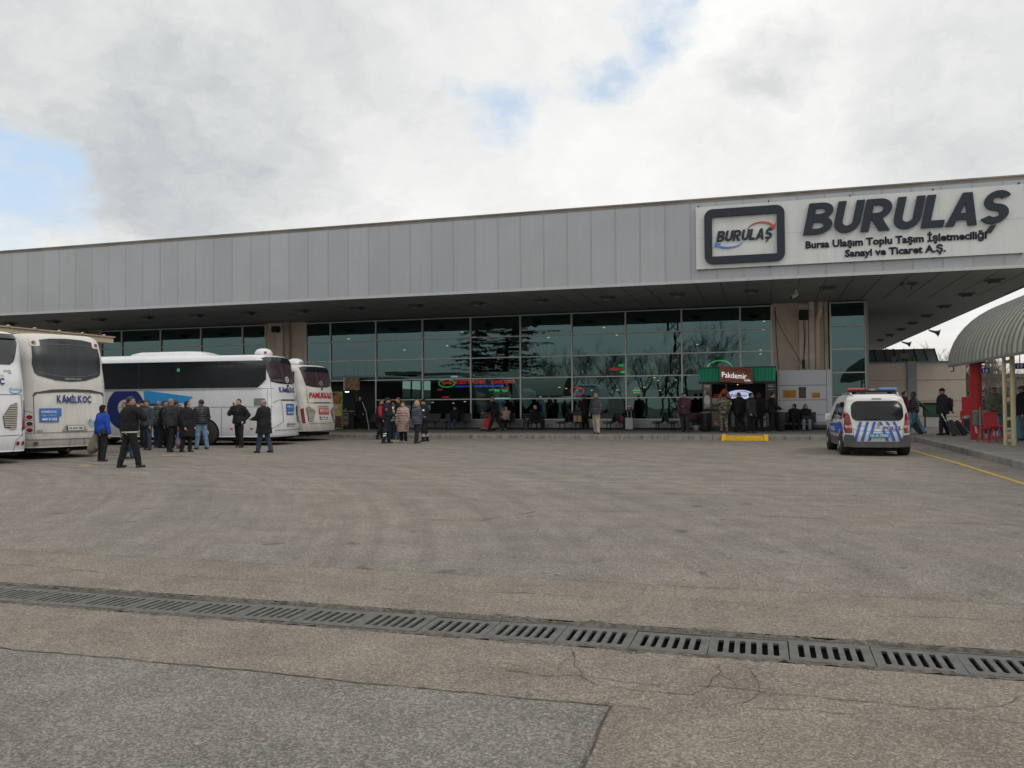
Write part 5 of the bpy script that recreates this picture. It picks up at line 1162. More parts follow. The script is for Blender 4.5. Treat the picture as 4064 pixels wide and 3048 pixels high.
def bare(k, x, y, rz, s_, lb, gp):
    t_, used = btp[k]; o = copy_tree(t_) if used else t_; btp[k][1] = True
    o.location = (x, y, 0); o.rotation_euler = (0, 0, rz); o.scale = (s_, s_, s_); tag(o, lb, 'tree', gp)
bare(0, onY(3780, 1500, 68).x, 68, .3, .92, 'wide bare tree rising behind the shelter roof left edge', None)
bare(1, onY(3610, 1500, 95).x, 95, 1.3, .72, 'small bare tree peeping over the annex skylight', None)
bare(2, onY(3690, 1500, 105).x, 105, 2.1, .72, 'thin bare tree between the annex and the shelter', None)
rr = random.Random(77)
for i in range(13):
    x = onY(3850+i*36+rr.uniform(-20, 20), 1550, 60).x; bare(i % 3, x*(1+.0*i), 60+rr.uniform(-5, 22), rr.uniform(0, 6), rr.uniform(.55, .85), 'bare leafless tree in the thicket beyond the shelter', 'bare trees beyond the shelter')
leafd = mat('hedge_dark', (.030, .040, .022), .9, var=.5, scale=3.)
def conifer(name, lb, x, y, H, Rb, m_, seed, n=2600, gp=None, layered=True):
    rr = random.Random(seed); t_ = thing(name, lb, 'tree', (x, y, 0), group=gp)
    MB().tube([(0, 0, -.1), (.02, 0, H*.5), (0, .02, H*.96)], [H*.022, H*.014, .02], 8).build('trunk', barkm, t_, smooth=True)
    cr = MB(); big_ = Rb > 4; nl = int(H*(2.3 if big_ else 1.15)); bra = []
    for L in range(nl):
        z = H*(.12+.84*L/nl); R_ = Rb*min(1, 1.25*(1-(z/H))**.8)*rr.uniform(.6, 1.12)+.12
        for k in range(rr.randint(3, 5) if big_ else rr.randint(5, 8)): bra.append((z+rr.uniform(-.25, .25)*(2 if big_ else 1), R_*rr.uniform(.6, 1.08), rr.uniform(0, 2*math.pi)))
    for (z, R_, az) in bra:
        ca, sa = math.cos(az), math.sin(az); dr = rr.uniform(-.16, .06)*R_
        cr.tube([(0, 0, z), (ca*R_*.5, sa*R_*.5, z+dr*.2), (ca*R_, sa*R_, z+dr)], [.05, .03, .01], 4, cap=False)
        m = max(10, int(n/len(bra)*(.5+R_/Rb)))
        for j in range(m):
            u = rr.random()**.75; wid = .34*R_*(1-u*.65)*rr.uniform(-1, 1); cx = ca*R_*u-sa*wid; cy = sa*R_*u+ca*wid; cz = z+dr*u*u-abs(wid)*.18+rr.gauss(0, .07)
            s_ = rr.uniform(.10, .22)*(1.9 if Rb > 4 else 1); a2 = az+rr.uniform(-.9, .9); px, py = math.cos(a2)*s_*1.5, math.sin(a2)*s_*1.5; qx, qy = -math.sin(a2)*s_*.35, math.cos(a2)*s_*.35
            cr.add([(cx-qx, cy-qy, cz), (cx+px*.5-qx*1.3, cy+py*.5-qy*1.3, cz-.03), (cx+px, cy+py, cz-.09-rr.random()*.06), (cx+px*.5+qx*1.3, cy+py*.5+qy*1.3, cz+.02), (cx+qx, cy+qy, cz+.01)], [(0, 1, 2, 3, 4)])
    cr.build('crown', m_, t_); return t_
ced = mat('cedar_needles', (.030, .050, .036), .85, var=.5, scale=1.6); cyp = mat('cypress_needles', (.028, .040, .026), .85, var=.4, scale=2)
for i, (px, yy, H, R_) in enumerate(((3925, 88, 7.5, 1.3), (3938, 92, 7.0, 1.2), (3512, 140, 9.0, 1.6))): conifer('cypress', ('slim dark cypress beyond the shelter, left of its pair', 'slim dark cypress beyond the shelter, right of its pair', 'small dark conifer tip above the annex skylight')[i], onY(px, 1500, yy).x, yy, H, R_, cyp, 60+i, 700)
# low hedge mass beyond the shelter
rr = random.Random(5); mb = MB()
for i in range(5200):
    x = rr.uniform(9, 60); y = 58+rr.gauss(0, 2.2)+.1*(x-9); h = 1.9+.7*math.sin(x*.7)+.5*math.sin(x*1.9+1); z = rr.uniform(.1, h)
    s_ = rr.uniform(.08, .2); a_ = rr.uniform(0, 6.3); b_ = rr.uniform(-1, 1); u = Vector((math.cos(a_), math.sin(a_), b_)).normalized()*s_; v = u.orthogonal().normalized()*s_*.6
    c = Vector((x, y, z)); mb.add([c-u, c-v, c+u, c+v], [(0, 1, 2, 3)])
tag(mb.build('undergrowth', leafd), 'dark tangled undergrowth beyond the shelter', 'undergrowth', kind='stuff')
hl = MB(); vs = []
for i in range(61):
    a_ = rad(-60+i*2.4+0); R_ = 900.; h = 10+5*math.sin(i*.5)+3*math.sin(i*1.3+1)
    vs += [(R_*math.sin(a_), R_*math.cos(a_), -2), (R_*math.sin(a_), R_*math.cos(a_), h)]
hl.add(vs, [(2*i, 2*i+2, 2*i+3, 2*i+1) for i in range(60)]); tag(hl.build('hills', mat('far_hills', (.10, .105, .10), 1., scale=.02, var=.3)), 'low grey wooded rise on the horizon', 'hills', kind='structure')
fb = thing('far_building', 'low pale grey building beyond the undergrowth on the right', 'building', (20, 78, 0)); MB().box(-9, 30, 0, 10, 0, 3.4).build('wall', mat('far_wall', (.26, .25, .235), .9, var=.1), fb); MB().box(-9.3, 30.3, -.3, 10.3, 3.405, 3.7).build('roof', mat('far_roof', (.14, .13, .125), .8), fb)
for i in range(7): MB().box(-7+4.5*i, -4.6+4.5*i, -.02, -.002, 1.2, 2.6).build('window', bglass, fb)
# ---- behind the camera: what the glass front mirrors
def mir(px, Yv): p = onY(px, 1560, Yv); return p.x
conifer('cedar_tree', 'large dark cedar across the yard, left one mirrored in the glass', mir(1880, 108), -18., 17., 6.0, ced, 3, 7000); conifer('cedar_tree', 'large dark cedar across the yard, right one mirrored in the glass', mir(2020, 112), -22., 20., 8.5, ced, 4, 9000)
rr = random.Random(15)
for i in range(9):
    px = 2180+i*74+rr.uniform(-18, 18); Yv = 118+rr.uniform(-6, 10); bare(i % 3, mir(px, Yv), 90-Yv, rr.uniform(0, 6), rr.uniform(1.35, 1.9), 'tall bare tree across the yard mirrored in the glass front', 'bare trees across the yard')
mt_ = thing('lattice_mast', 'tall lattice mast across the yard mirrored in the glass', 'mast', (mir(2680, 130), -40, 0)); m = MB(); hh = 24.
for sx in (-1, 1):
    for sy in (-1, 1): m.tube([(sx*.9, sy*.9, 0), (sx*.55, sy*.55, hh)], .09, 5)
mt_l = m.build('leg', dark, mt_); m = MB()
for i in range(14):
    z0, z1 = i*hh/14, (i+1)*hh/14; w0 = .9-.35*z0/hh; w1 = .9-.35*z1/hh
    for sy in (-1, 1): m.tube([(-w0, sy*w0, z0), (w1, sy*w1, z1)], .05, 4).tube([(w0, sy*w0, z0), (-w1, sy*w1, z1)], .05, 4)
    for sx in (-1, 1): m.tube([(sx*w0, -w0, z0), (sx*w1, w1, z1)], .05, 4)
m.build('brace', dark, mt_)
bs = thing('bay_shelter', 'long curved shelter roof across the yard mirrored in the glass', 'shelter', (-40, -6, 0)); m = MB(); vs = []
for k, x in enumerate((-22, 18)):
    for i in range(13): vs.append((x, -3.2*math.cos(rad(180*i/12)), 3.0+2.2*math.sin(rad(180*i/12))))
m.add(vs, [(i, i+1, 14+i, 13+i) for i in range(12)]); m.build('vault', metal, bs, smooth=True)
for i in range(6): MB().tube([(-20+7.2*i, 0, 0), (-20+7.2*i, 0, 5)], .12, 8).build('column', cream, bs)
# ================================================================== KIOSK
KY = 42.2
k5 = lambda x, y: (2600+x*.31646, 1350+y*.31646)
def k(x, y, Y=KY): return onY(*k5(x, y), Y)
KX0, KX1 = k(600, 800).x, k(1515, 800).x
kio = thing('cafe_kiosk', 'small dark cafe kiosk with green corrugated awning in front of the glass', 'kiosk', ((KX0+KX1)/2, 43, PZ))
kgreen = mat('awning_green', (.018, .34, .20), .45, var=.1); kdark = mat('kiosk_dark', (.022, .022, .024), .6, var=.3)
def corr(mb, x0, x1, z0, z1, y, p=.13, d_=.035):
    n = int((x1-x0)/p*6); vs = []; fs = []
    for i in range(n+1):
        x = x0+(x1-x0)*i/n; o_ = d_*max(-1, min(1, 1.6*math.sin(2*math.pi*(x-x0)/p)))
        for z in (z0, z1):
            vs.append((x, y+o_, z))
        if i: b = 2*(i-1); fs.append((b, b+2, b+3, b+1))
    mb.add(vs, fs)
AX0, AX1 = k(552, 400).x, k(1508, 400).x; ZA0, ZA1 = 2.58, 3.22
mb = MB(); corr(mb, AX0, AX1, ZA0, ZA1, KY-.06); P_(mb, 'awning', kgreen, kio)
P_(MB().box(AX0-.03, AX1+.03, KY-.10, KY+2.6, ZA1+.002, ZA1+.05).box(AX0-.03, AX1+.03, KY-.08, KY+.0, ZA0-.10, ZA0-.004), 'awning_frame', kdark, kio)
P_(MB().box(AX0, AX1, KY+.06, KY+.12, ZA0+.02, ZA1-.02), 'awning_back', kdark, kio)
# skewed brown board
sb_ = [k(808, 320, KY-.2), k(1222, 350, KY-.2), k(1228, 550, KY-.2), k(820, 518, KY-.2)]
brown = mat('board_brown', (.25, .09, .055), .6, var=.18, scale=2, stretch=(8, 1, .6))
bo = Vector(sb_[3]); br_ = (Vector(sb_[2])-bo); bu_ = (Vector(sb_[0])-bo); 
W_, H_ = br_.length, bu_.length; br_.normalize(); bu_.normalize()
bsn = thing('shop_sign', 'tilted brown cafe signboard mounted on the green awning', 'sign', tuple((bo+Vector(sb_[1]))/2))
def bf(a, b, d=0.): q = bo+br_*a+bu_*b; return (q.x, q.y-d, q.z)
m = MB(); m.prism([(0, 0), (W_, 0), (W_, H_), (0, H_)], bf, .06); P_(m, 'panel', brown, bsn)
m = MB()
for i in range(1, 14): x = W_*i/14; m.add([bf(x-.008+.0, .01, .064), bf(x+.008, .01, .064), bf(min(W_, x+.008+.05), H_-.01, .064), bf(min(W_, x-.008+.05), H_-.01, .064)], [(0, 1, 2, 3)])
P_(m, 'board_groove', mat('groove_brown', (.06, .025, .018), .8), bsn)
m = MB(); text(m, 'Pakdemir', lambda a, b, d=0.: bf(a, b, .075+d), (W_*.06, W_*.82, H_*.27, H_*.62), bold=.0, ext=.04); P_(m, 'lettering', emit('sign_white_lit', (.9, .9, .92), .55), bsn)
m = MB(); text(m, 'cafe', lambda a, b, d=0.: bf(a, b, .075+d), (W_*.74, W_*.93, H_*.14, H_*.28), bold=.0, ext=.04); P_(m, 'lettering', emit('sign_white_lit', (.9, .9, .92), .55), bsn)
pts_ = [(W_*(.30+.55*i/16), H_*(.62+.26*math.sin(math.pi*(.05+.75*i/16)))) for i in range(17)]
m = MB(); m.tube([bf(a, b, .09) for a, b in pts_]+[bf(W_*.87, H_*.55, .09)], [.008+.03*i/17 for i in range(18)], 6); P_(m, 'swoosh', mat('swoosh_red', (.40, .03, .03), .5), bsn)
# body
P_(MB().box(KX0, KX1, KY+2.35, KY+2.42, PZ, ZA1).box(KX0, KX0+.05, KY+.05, KY+2.35, PZ, ZA1-.7).box(KX1-.05, KX1, KY+.05, KY+2.35, PZ, ZA1-.7), 'wall', kdark, kio)
P_(MB().box(KX0+.05, KX1-.05, KY+.1, KY+2.3, ZA0-.15, ZA0-.10), 'ceiling', kdark, kio)
P_(MB().box(KX0, KX1, KY-.02, KY+.55, PZ, .34), 'plinth', kdark, kio)
c0, c1_ = k(690, 870), k(1430, 870); cz = c0.z
P_(MB().box(KX0, KX1, KY-.03, KY+.6, cz-.05, cz+.02), 'counter', kdark, kio)
for a, b in ((596, 612), (692, 712), (888, 900), (1388, 1405), (1500, 1518)):
    p0, p1 = k(a, 700), k(b, 700); P_(MB().box(p0.x, p1.x, KY-.025, KY+.03, cz+.02, ZA0-.10).box(p0.x, p1.x, KY-.025, KY+.03, .345, cz-.052), 'post', mat('kiosk_frame', (.055, .055, .058), .5, .3), kio)
# side banner with drink picture
def picture(nm, colA, colB, colC, sc_=6., sx=(1, 1, 1)):
    m = bpy.data.materials.new(nm); m.use_nodes = True; t = NT(m.node_tree); b = t.n['Principled BSDF']; p = t.scale(t.new('ShaderNodeTexCoord').outputs['Object'], *sx)
    v = t.vor(p, sc_, 'Distance'); n = t.noise(p, sc_*.7, 4, .6); c = t.mix(t.rng(n, .42, .58), colA, colB); c = t.mix(t.rng(v, .16, .30), colC, c); t.put(b, 'Base Color', c); b.inputs['Roughness'].default_value = .6; return m
pic_cof = picture('picture_coffee', (.05, .05, .05), (.30, .28, .25), (.20, .09, .04), 5)
a, b = k(612, 860), k(690, 548); P_(MB().box(a.x, b.x, KY-.02, KY-.005, a.z, b.z-.02), 'side_banner', pic_cof, kio)
m = MB().lathe(((a.x+b.x)/2, KY-.03, a.z+.42), [(.15, 0), (.15, .012), (.12, .015), (.01, .015)], 20, 'y'); 
P_(MB().prism([((a.x+b.x)/2+.15*math.cos(rad(q)), a.z+.42+.24*math.sin(rad(q))) for q in range(0, 360, 18)], lambda x, z, d: (x, KY-.022-d, z), .01), 'cup_picture', mat('cup_white', (.5, .48, .44), .5), kio)
a, b = k(1412, 850), k(1496, 540); P_(MB().box(a.x, b.x, KY-.02, KY-.005, a.z, b.z), 'side_banner', mat('banner_black', (.02, .02, .022), .5), kio)
m = MB(); text(m, 'Pakdemir', front(KY-.023), (a.x+.03, b.x-.03, b.z-.17, b.z-.10), bold=.01); m.tube([front(KY-.026)(a.x+.05+.2*i/8, b.z-.09+.045*math.sin(math.pi*i/8)) for i in range(9)], .006, 4); m.box(a.x+.02, b.x-.02, KY-.03, KY-.024, b.z-.30, b.z-.285); P_(m, 'lettering', wtxt, kio)
a, b = k(615, 600), k(690, 545); m = MB(); text(m, 'Pakdemir', front(KY-.026), (a.x+.02, b.x-.02, a.z+.04, b.z-.05), bold=.01); P_(m, 'lettering', wtxt, kio)
# drink fridges below the counter and shelves above
fr_ = thing('drinks_fridge', 'drinks fridge with coloured bottles beneath the kiosk counter at left', 'fridge', (k(720, 950).x, KY+.05, .35)); a, b = k(630, 1065), k(812, 900)
P_(MB().box(a.x, b.x, KY+.10, KY+.5, .345, cz-.06), 'case', kdark, fr_); P_(MB().box(a.x, b.x, KY+.0, KY+.012, .36, cz-.07), 'door', glass('fridge_glass', (.7, .75, .75), .06, (1, 1, 1)), fr_)
lp = k(685, 1068), k(805, 1002); P_(MB().box(lp[0].x, lp[1].x, KY-.015, KY-.004, max(.36, lp[0].z), lp[1].z), 'picture', picture('picture_pastry', (.25, .12, .06), (.40, .36, .30), (.35, .12, .05), 7), fr_)
rr = random.Random(9); bcol = [mat('bottle_'+n, c, .3) for n, c in (('yellow', (.45, .33, .02)), ('green', (.06, .25, .04)), ('red', (.32, .03, .04)), ('orange', (.45, .16, .02)), ('clear', (.35, .40, .42)), ('blue', (.06, .14, .35)))]
bot0 = {}
def bottle(x, y, z, ci, lb, gp, h=.2):
    if ci not in bot0:
        t_ = thing('drink_bottle', None, 'bottle'); MB().lathe((0, 0, 0), [(.028, 0), (.032, .02), (.032, .12), (.012, .17), (.012, .18)], 8).build('bottle', bcol[ci], t_, smooth=True); MB().lathe((0, 0, .18), [(.014, 0), (.014, .02)], 8).build('cap', wtxt, t_); bot0[ci] = t_; o = t_
    else: o = copy_tree(bot0[ci])
    o.location = (x, y, z); tag(o, lb, 'bottle', gp)
names_ = ('yellow', 'green', 'red', 'orange', 'clear', 'blue')
shelves = MB()
for row, z in enumerate((k(700, 1000).z, k(700, 945).z)):
    shelves.box(a.x+.02, b.x-.02, KY+.02, KY+.095, z-.02, z-.003)
    n = 9
    for i in range(n):
        ci = rr.choice((0, 0, 1, 2, 3)); bottle(a.x+.06+(b.x-a.x-.12)*i/(n-1), KY+.055, z, ci, f'{names_[ci]} drink bottle on a shelf of the kiosk fridge', f'{names_[ci]} bottles in the kiosk fridge')
P_(shelves, 'shelf', alum, fr_)
fr2 = thing('water_fridge', 'wide fridge of clear water packs beneath the kiosk counter', 'fridge', (k(1180, 950).x, KY+.05, .35)); a, b = k(930, 1070), k(1425, 890)
P_(MB().box(a.x, b.x, KY+.10, KY+.5, .345, cz-.06), 'case', kdark, fr2)
P_(MB().box(a.x+.02, b.x-.02, KY+.02, KY+.09, .36, cz-.10), 'water_pack', picture('water_packs', (.30, .33, .35), (.12, .14, .16), (.42, .46, .48), 9, (2.2, 1, .7)), fr2); P_(MB().box(a.x, b.x, KY-.001, KY+.011, .36, cz-.07), 'door', MATS['fridge_glass'], fr2)
P_(MB().box(b.x-.34, b.x-.02, KY-.012, KY-.003, .38, cz-.15), 'leaflet', picture('leaflet_grey', (.42, .43, .44), (.16, .17, .18), (.5, .5, .5), 5, (1, 1, 2)), fr2)
# glass display case with pastries, oranges on top
dc = thing('display_case', 'glass pastry display case on the kiosk counter under the oranges', 'display case', (k(800, 800).x, KY+.1, cz+.03)); a, b = k(712, 862), k(886, 722)
P_(MB().box(a.x, b.x, KY+.02, KY+.45, cz+.022, cz+.05).box(a.x, b.x, KY+.02, KY+.45, b.z-.03, b.z), 'shelf', mat('shelf_wood', (.16, .10, .06), .6), dc)
P_(MB().box(a.x, b.x, KY+.03, KY+.45, k(0, 805).z-.012, k(0, 805).z).box(a.x, b.x, KY+.03, KY+.45, k(0, 755).z-.012, k(0, 755).z), 'tier', alum, dc); P_(MB().box(a.x, b.x, KY+.005, KY+.012, cz+.05, b.z-.03), 'front_glass', MATS['fridge_glass'], dc)
past = mat('pastry', (.36, .17, .06), .6, var=.3, scale=20); p0_ = None
for row, z in enumerate((k(0, 755).z, k(0, 805).z, cz+.05)):
    for i in range(6):
        if p0_ is None:
            m = MB(); m.smooth = True; m.ball((0, 0, .035), .06, 8, (1.0, .8, .6)); p0_ = m.build('pastry', past); o = p0_
        else: o = p0_.copy(); COL.objects.link(o)
        o.location = (a.x+.09+(b.x-a.x-.18)*i/5, KY+.14+rr.uniform(-.03, .05), z+.0); o.rotation_euler = (0, 0, rr.uniform(0, 3)); tag(o, ('golden pastry on the top tier of the display case', 'golden pastry on the middle tier of the display case', 'golden pastry on the bottom tier of the display case')[row], 'pastry', 'pastries in the display case')
orm = mat('orange_fruit', (.62, .14, .015), .45, var=.12, scale=20); pom = mat('pomegranate', (.30, .035, .03), .4, var=.25, scale=14); f0 = {}
def fruit(nm, x, y, z, r, m_, lb, gp, ty):
    if nm not in f0:
        mb = MB(); mb.smooth = True; mb.ball((0, 0, 0), r, 9); o = mb.build(nm, m_, smooth=True); f0[nm] = o
    else: o = f0[nm].copy(); COL.objects.link(o)
    o.location = (x, y, z); tag(o, lb, ty, gp)
oz = b.z+.05; ox0, ox1 = k(790, 700).x, k(880, 700).x; r_ = .052
for lv in range(5):
    n = 6-lv
    for rw in range(2):
        for i in range(n): fruit('orange_fruit', ox0+.04+(i+lv*.5)*(r_*2.02), KY+.12+rw*.10+lv*.015, oz+lv*r_*1.62, r_, orm, 'orange in the piled pyramid on the kiosk display case', 'oranges piled at the kiosk', 'orange')
px0 = k(716, 700).x
for lv in range(2):
    for i in range(4-lv): fruit('pomegranate', px0+.05+(i+lv*.5)*.105, KY+.14, oz+lv*.085, .052, pom, 'dark red pomegranate heaped left of the oranges', 'pomegranates at the kiosk', 'pomegranate')
t_ = thing('lit_oval_sign', 'lit white oval sign with dark lettering inside the kiosk', 'sign', (k(1065, 685).x, KY+.8, k(0, 740).z)); p0, p1 = k(905, 745, KY+.8), k(1228, 622, KY+.8)
cxx, czz = (p0.x+p1.x)/2, (p0.z+p1.z)/2
P_(MB().prism([(cxx+(p1.x-p0.x)/2*math.cos(rad(q)), czz+(p1.z-p0.z)/2*math.sin(rad(q))) for q in range(0, 360, 10)], lambda x, z, d: (x, KY+.8-d, z), .06), 'panel', emit('panel_lit', (.50, .58, .85), .62), t_)
m = MB(); text(m, 'Pakdemir', front(KY+.735), (cxx-.42, cxx+.34, czz-.12, czz+.04), bold=.01); P_(m, 'lettering', lt2, t_); m = MB(); m.tube([front(KY+.73)(cxx-.2+.65*i/12, czz+.03+.13*math.sin(math.pi*(.1+.8*i/12))) for i in range(13)], [.004+.012*i/12 for i in range(13)], 5); P_(m, 'swoosh', mat('swoosh_red', (.40, .03, .03), .5), t_)
p = k(755, 551, KY+.3); t_ = thing('heater_lamp', 'glowing orange heater bar under the kiosk ceiling', 'lamp', (p.x, KY+.3, p.z)); MB().tube([(-.09, 0, 0), (.09, 0, 0)], .02, 6).build('element', emit('heater', (1., .22, .05), 5), t_); MB().box(-.11, .11, -.03, .03, .025, .05).build('reflector', alum, t_)
p = k(1035, 554, KY+.3); t_ = thing('spot_lamp', 'small amber spot lamp under the kiosk ceiling', 'lamp', (p.x, KY+.3, p.z)); MB().ball((0, 0, 0), .03, 6).build('bulb', emit('amber_lamp', (1., .45, .08), 2.5), t_); MB().tube([(0, 0, .03), (0, 0, .12)], .012, 5).build('stem', dark, t_)
sm = thing('samovar', 'brass and steel samovar on the kiosk counter', 'samovar', (k(935, 800).x, KY+.12, cz+.02)); brass = mat('brass_steel', (.40, .33, .22), .25, .8)
MB().lathe((0, 0, 0), [(.09, 0), (.11, .03), (.08, .06), (.12, .12), (.13, .26), (.10, .32), (.11, .34)], 16).build('body', brass, sm, smooth=True); MB().lathe((0, 0, .34), [(.09, 0), (.09, .06), (.05, .08), (.02, .12)], 14).build('teapot', brass, sm, smooth=True)
for sx in (-1, 1): MB().tube([(sx*.12, 0, .26), (sx*.17, 0, .25), (sx*.17, 0, .2), (sx*.13, 0, .18)], .01, 5).build('handle', brass, sm)
p = k(1325, 740); t_ = thing('menu_board', 'pale menu sheet standing on the right of the kiosk counter', 'menu', (p.x, KY+.3, cz+.02)); MB().box(-.14, .14, 0, .015, .08, .42).build('sheet', mat('sheet_grey', (.30, .29, .27), .6), t_); MB().box(-.15, .15, -.02, .06, 0, .08).build('base', dark, t_)
p = k(595, 600); t_ = thing('red_bow', 'red round lamp hanging at the left kiosk corner', 'lamp', (p.x, KY-.05, p.z)); MB().ball((0, 0, 0), .06, 8, (1, 1, 1)).build('globe', mat('globe_red', (.38, .02, .03), .5), t_); MB().tube([(0, 0, .05), (0, 0, .3)], .008, 5).build('cord', dark, t_)
# ================================================================== GREY PANEL BLOCK WITH PLAQUES
pbk = thing('panel_block', 'grey clad service block with three plaques beside the kiosk', 'cabinet', (1.85, 44.3, PZ)); pbm = mat('clad_grey', (.58, .60, .66), .45, .2, var=.04, scale=.6)
QY = 44.0; q0, q1 = k(1545, 900, QY).x, k(2158, 900, QY).x
zz_ = [k(0, y, QY).z for y in (1112, 942, 765, 588, 405)]; zz_[0] = .42
m = MB()
for z0, z1 in zip(zz_[:-1], zz_[1:]): m.box(q0+.06, q1-.02, QY, QY+.06, z0+.012, z1-.012)
P_(m, 'panel', pbm, pbk); P_(MB().box(q0-.02, q0+.04, QY-.02, QY+.9, PZ, zz_[-1]+.02).box(q1, q1+.22, QY+.01, QY+.9, PZ, zz_[-1]), 'corner_post', pbm, pbk); P_(MB().box(q0+.05, q1-.01, QY+.062, QY+.9, PZ, zz_[-1]-.02), 'core', dark, pbk)
lv_ = MB()
for i in range(6): lv_.box(q1-.85, q1-.05, QY-.01, QY-.002, .30+.05*i, .325+.05*i)
P_(lv_, 'vent', mat('vent_grey', (.16, .165, .17), .5), pbk)
opl = mat('plaque_ochre', (.68, .31, .035), .5); 
def plaque(lb, x0, x1, y0, y1, m_, lines, tm, icon=False):
    a = k(x0, y1, QY); b = k(x1, y0, QY); t_ = thing('plaque', lb, 'plaque', ((a.x+b.x)/2, QY-.01, a.z)); P_(MB().box(a.x, b.x, QY-.018, QY-.003, a.z, b.z), 'plate', m_, t_)
    mm = MB(); n = len(lines); H = (b.z-a.z)*(.62 if icon else .78); top_ = b.z-(b.z-a.z)*(.30 if icon else .12)
    for i, s_ in enumerate(lines): text(mm, s_, front(QY-.021), (a.x+(b.x-a.x)*.1, b.x-(b.x-a.x)*.1, top_-H*(i+.82)/n, top_-H*(i+.12)/n), bold=.02)
    if icon: mm.tube([front(QY-.022)((a.x+b.x)/2+.045*math.cos(rad(q)), b.z-.08+.045*math.sin(rad(q))) for q in range(0, 361, 24)], .012, 5)
    P_(mm, 'lettering', tm, t_)
tb = mat('text_brown', (.09, .045, .02), .6)
plaque('wide ochre plaque with three brown lines, leftmost on the grey block', 1600, 1772, 622, 727, opl, ['ÖNCEKİ DURAĞIN', 'TERMİNALİN ÖN', 'TARAFINDADIR'], tb); plaque('tall black plaque with gold text on the grey block', 1803, 1890, 588, 727, mat('plaque_black', (.02, .022, .026), .5), ['BURSA', 'ŞEHİRLERARASI', 'OTOBÜS', 'TERMİNALİ', '7 GÜN', '24 SAAT'], mat('text_gold', (.36, .22, .08), .5), True); plaque('small ochre plaque, rightmost on the grey block', 1966, 2068, 657, 724, opl, ['TAKSİ', 'DURAĞI', 'ARKADADIR'], tb)
# ================================================================== BENCHES, BINS, BARRIER, BANNERS
bdk = mat('bench_dark', (.022, .024, .027), .45, .4)
def make_bench(name='waiting_bench'):
    t_ = thing(name, None, 'bench'); w_ = 1.5          # seat runs along Y, faces -X, backrest at x=+.25
    m = MB(); m.rbox(0, 0, .42, .50, w_, .035, bev=.01); m.build('seat', bdk, t_)
    m = MB(); m.rbox(.33, 0, .66, .03, w_, .46, ry=rad(17), bev=.01); m.build('backrest', bdk, t_)
    for yy in (-.55, .55):
        m = MB(); m.tube([(-.02, yy, .40), (-.02, yy, .02)], .028, 7); m.tube([(-.22, yy, .39), (-.02, yy, .32), (.22, yy, .39)], .022, 6); m.rbox(-.02, yy, .015, .30, .06, .03); m.build('leg', bdk, t_)
    return t_
b0 = None
def bench(px, side, lb, y=43.6):
    global b0
    if b0 is None: b0 = make_bench(); o = b0
    else: o = copy_tree(b0)
    p = onY(px, 1660, y); o.location = (p.x, y, PZ); o.rotation_euler = (0, 0, 0 if side > 0 else math.pi); tag(o, lb, 'bench', 'dark waiting benches along the glass front')
f4x = lambda x: 1900+x*.36166
bench(f4x(600), -1, 'dark bench facing right under the seated bald man'); bench(f4x(920), 1, 'dark bench facing left, just left of the brown parcel'); bench(f4x(1085), -1, 'dark bench carrying the brown parcel and the black bag'); bench(f4x(1430), 1, 'dark bench facing left, left of the white hatted woman'); bench(f4x(1600), -1, 'dark bench under the white hatted woman'); bench(f4x(1965), 1, 'empty dark bench facing left between the suitcase and the maroon jacket'); bench(f4x(2125), -1, 'empty dark bench facing right just left of the maroon jacket')
def bench_front(px, lb, y=43.9):
    o = copy_tree(b0); p = onY(px, 1660, y); o.location = (p.x, y, PZ); o.rotation_euler = (0, 0, math.pi/2); tag(o, lb, 'bench', 'dark waiting benches along the glass front')
bench_front(1810, 'dark bench facing the yard under the lone seated man'); bench_front(1985, 'dark bench facing the yard under the long haired woman'); bench_front(1690, 'dark bench behind the blonde woman and the officer in a beanie'); bench_front(1490, 'dark bench behind the bearded man in red and black'); bench_front(3175, 'dark bench against the grey block under two seated women', 43.55); bench_front(2770, 'dark bench behind the man in the maroon jacket', 43.9)
def bin_(px, lb, y, r=.19, h=.62, m_=bdk, lid=True):
    p = onY(px, 1690, y); t_ = thing('waste_bin', lb, 'bin', (p.x, y, PZ)); MB().lathe((0, 0, 0), [(r*.96, 0), (r, .03), (r, h-.03), (r*.97, h)], 18).build('body', m_, t_, smooth=True)
    MB().lathe((0, 0, h), [(r*1.02, 0), (r*1.02, .025), (r*.8, .03), (r*.78, .005)], 18).build('rim', alum if lid else m_, t_, smooth=True)
bin_(f4x(520), 'small dark bin with steel rim left of the bald man', 43.2, .16, .58, mat('bin_dark', (.06, .06, .062), .4, .4)); bin_(2800, 'black cylindrical bin at the left foot of the kiosk', 41.6, .23, .90); bin_(3096, 'black cylindrical bin between the kiosk and the seated women', 42.2, .22, .92)
p = onY(2763, 1700, 41.8); t_ = thing('bucket', 'white plastic bucket lined with a black bag beside the bin', 'bucket', (p.x, 41.8, PZ)); MB().lathe((0, 0, 0), [(.13, 0), (.17, .34), (.175, .36)], 16).build('bucket', mat('bucket_white', (.42, .42, .42), .5), t_, smooth=True); MB().lathe((0, 0, .30), [(.178, 0), (.20, .05), (.19, .14), (.10, .16), (.01, .12)], 12).build('liner', blk, t_, smooth=True)
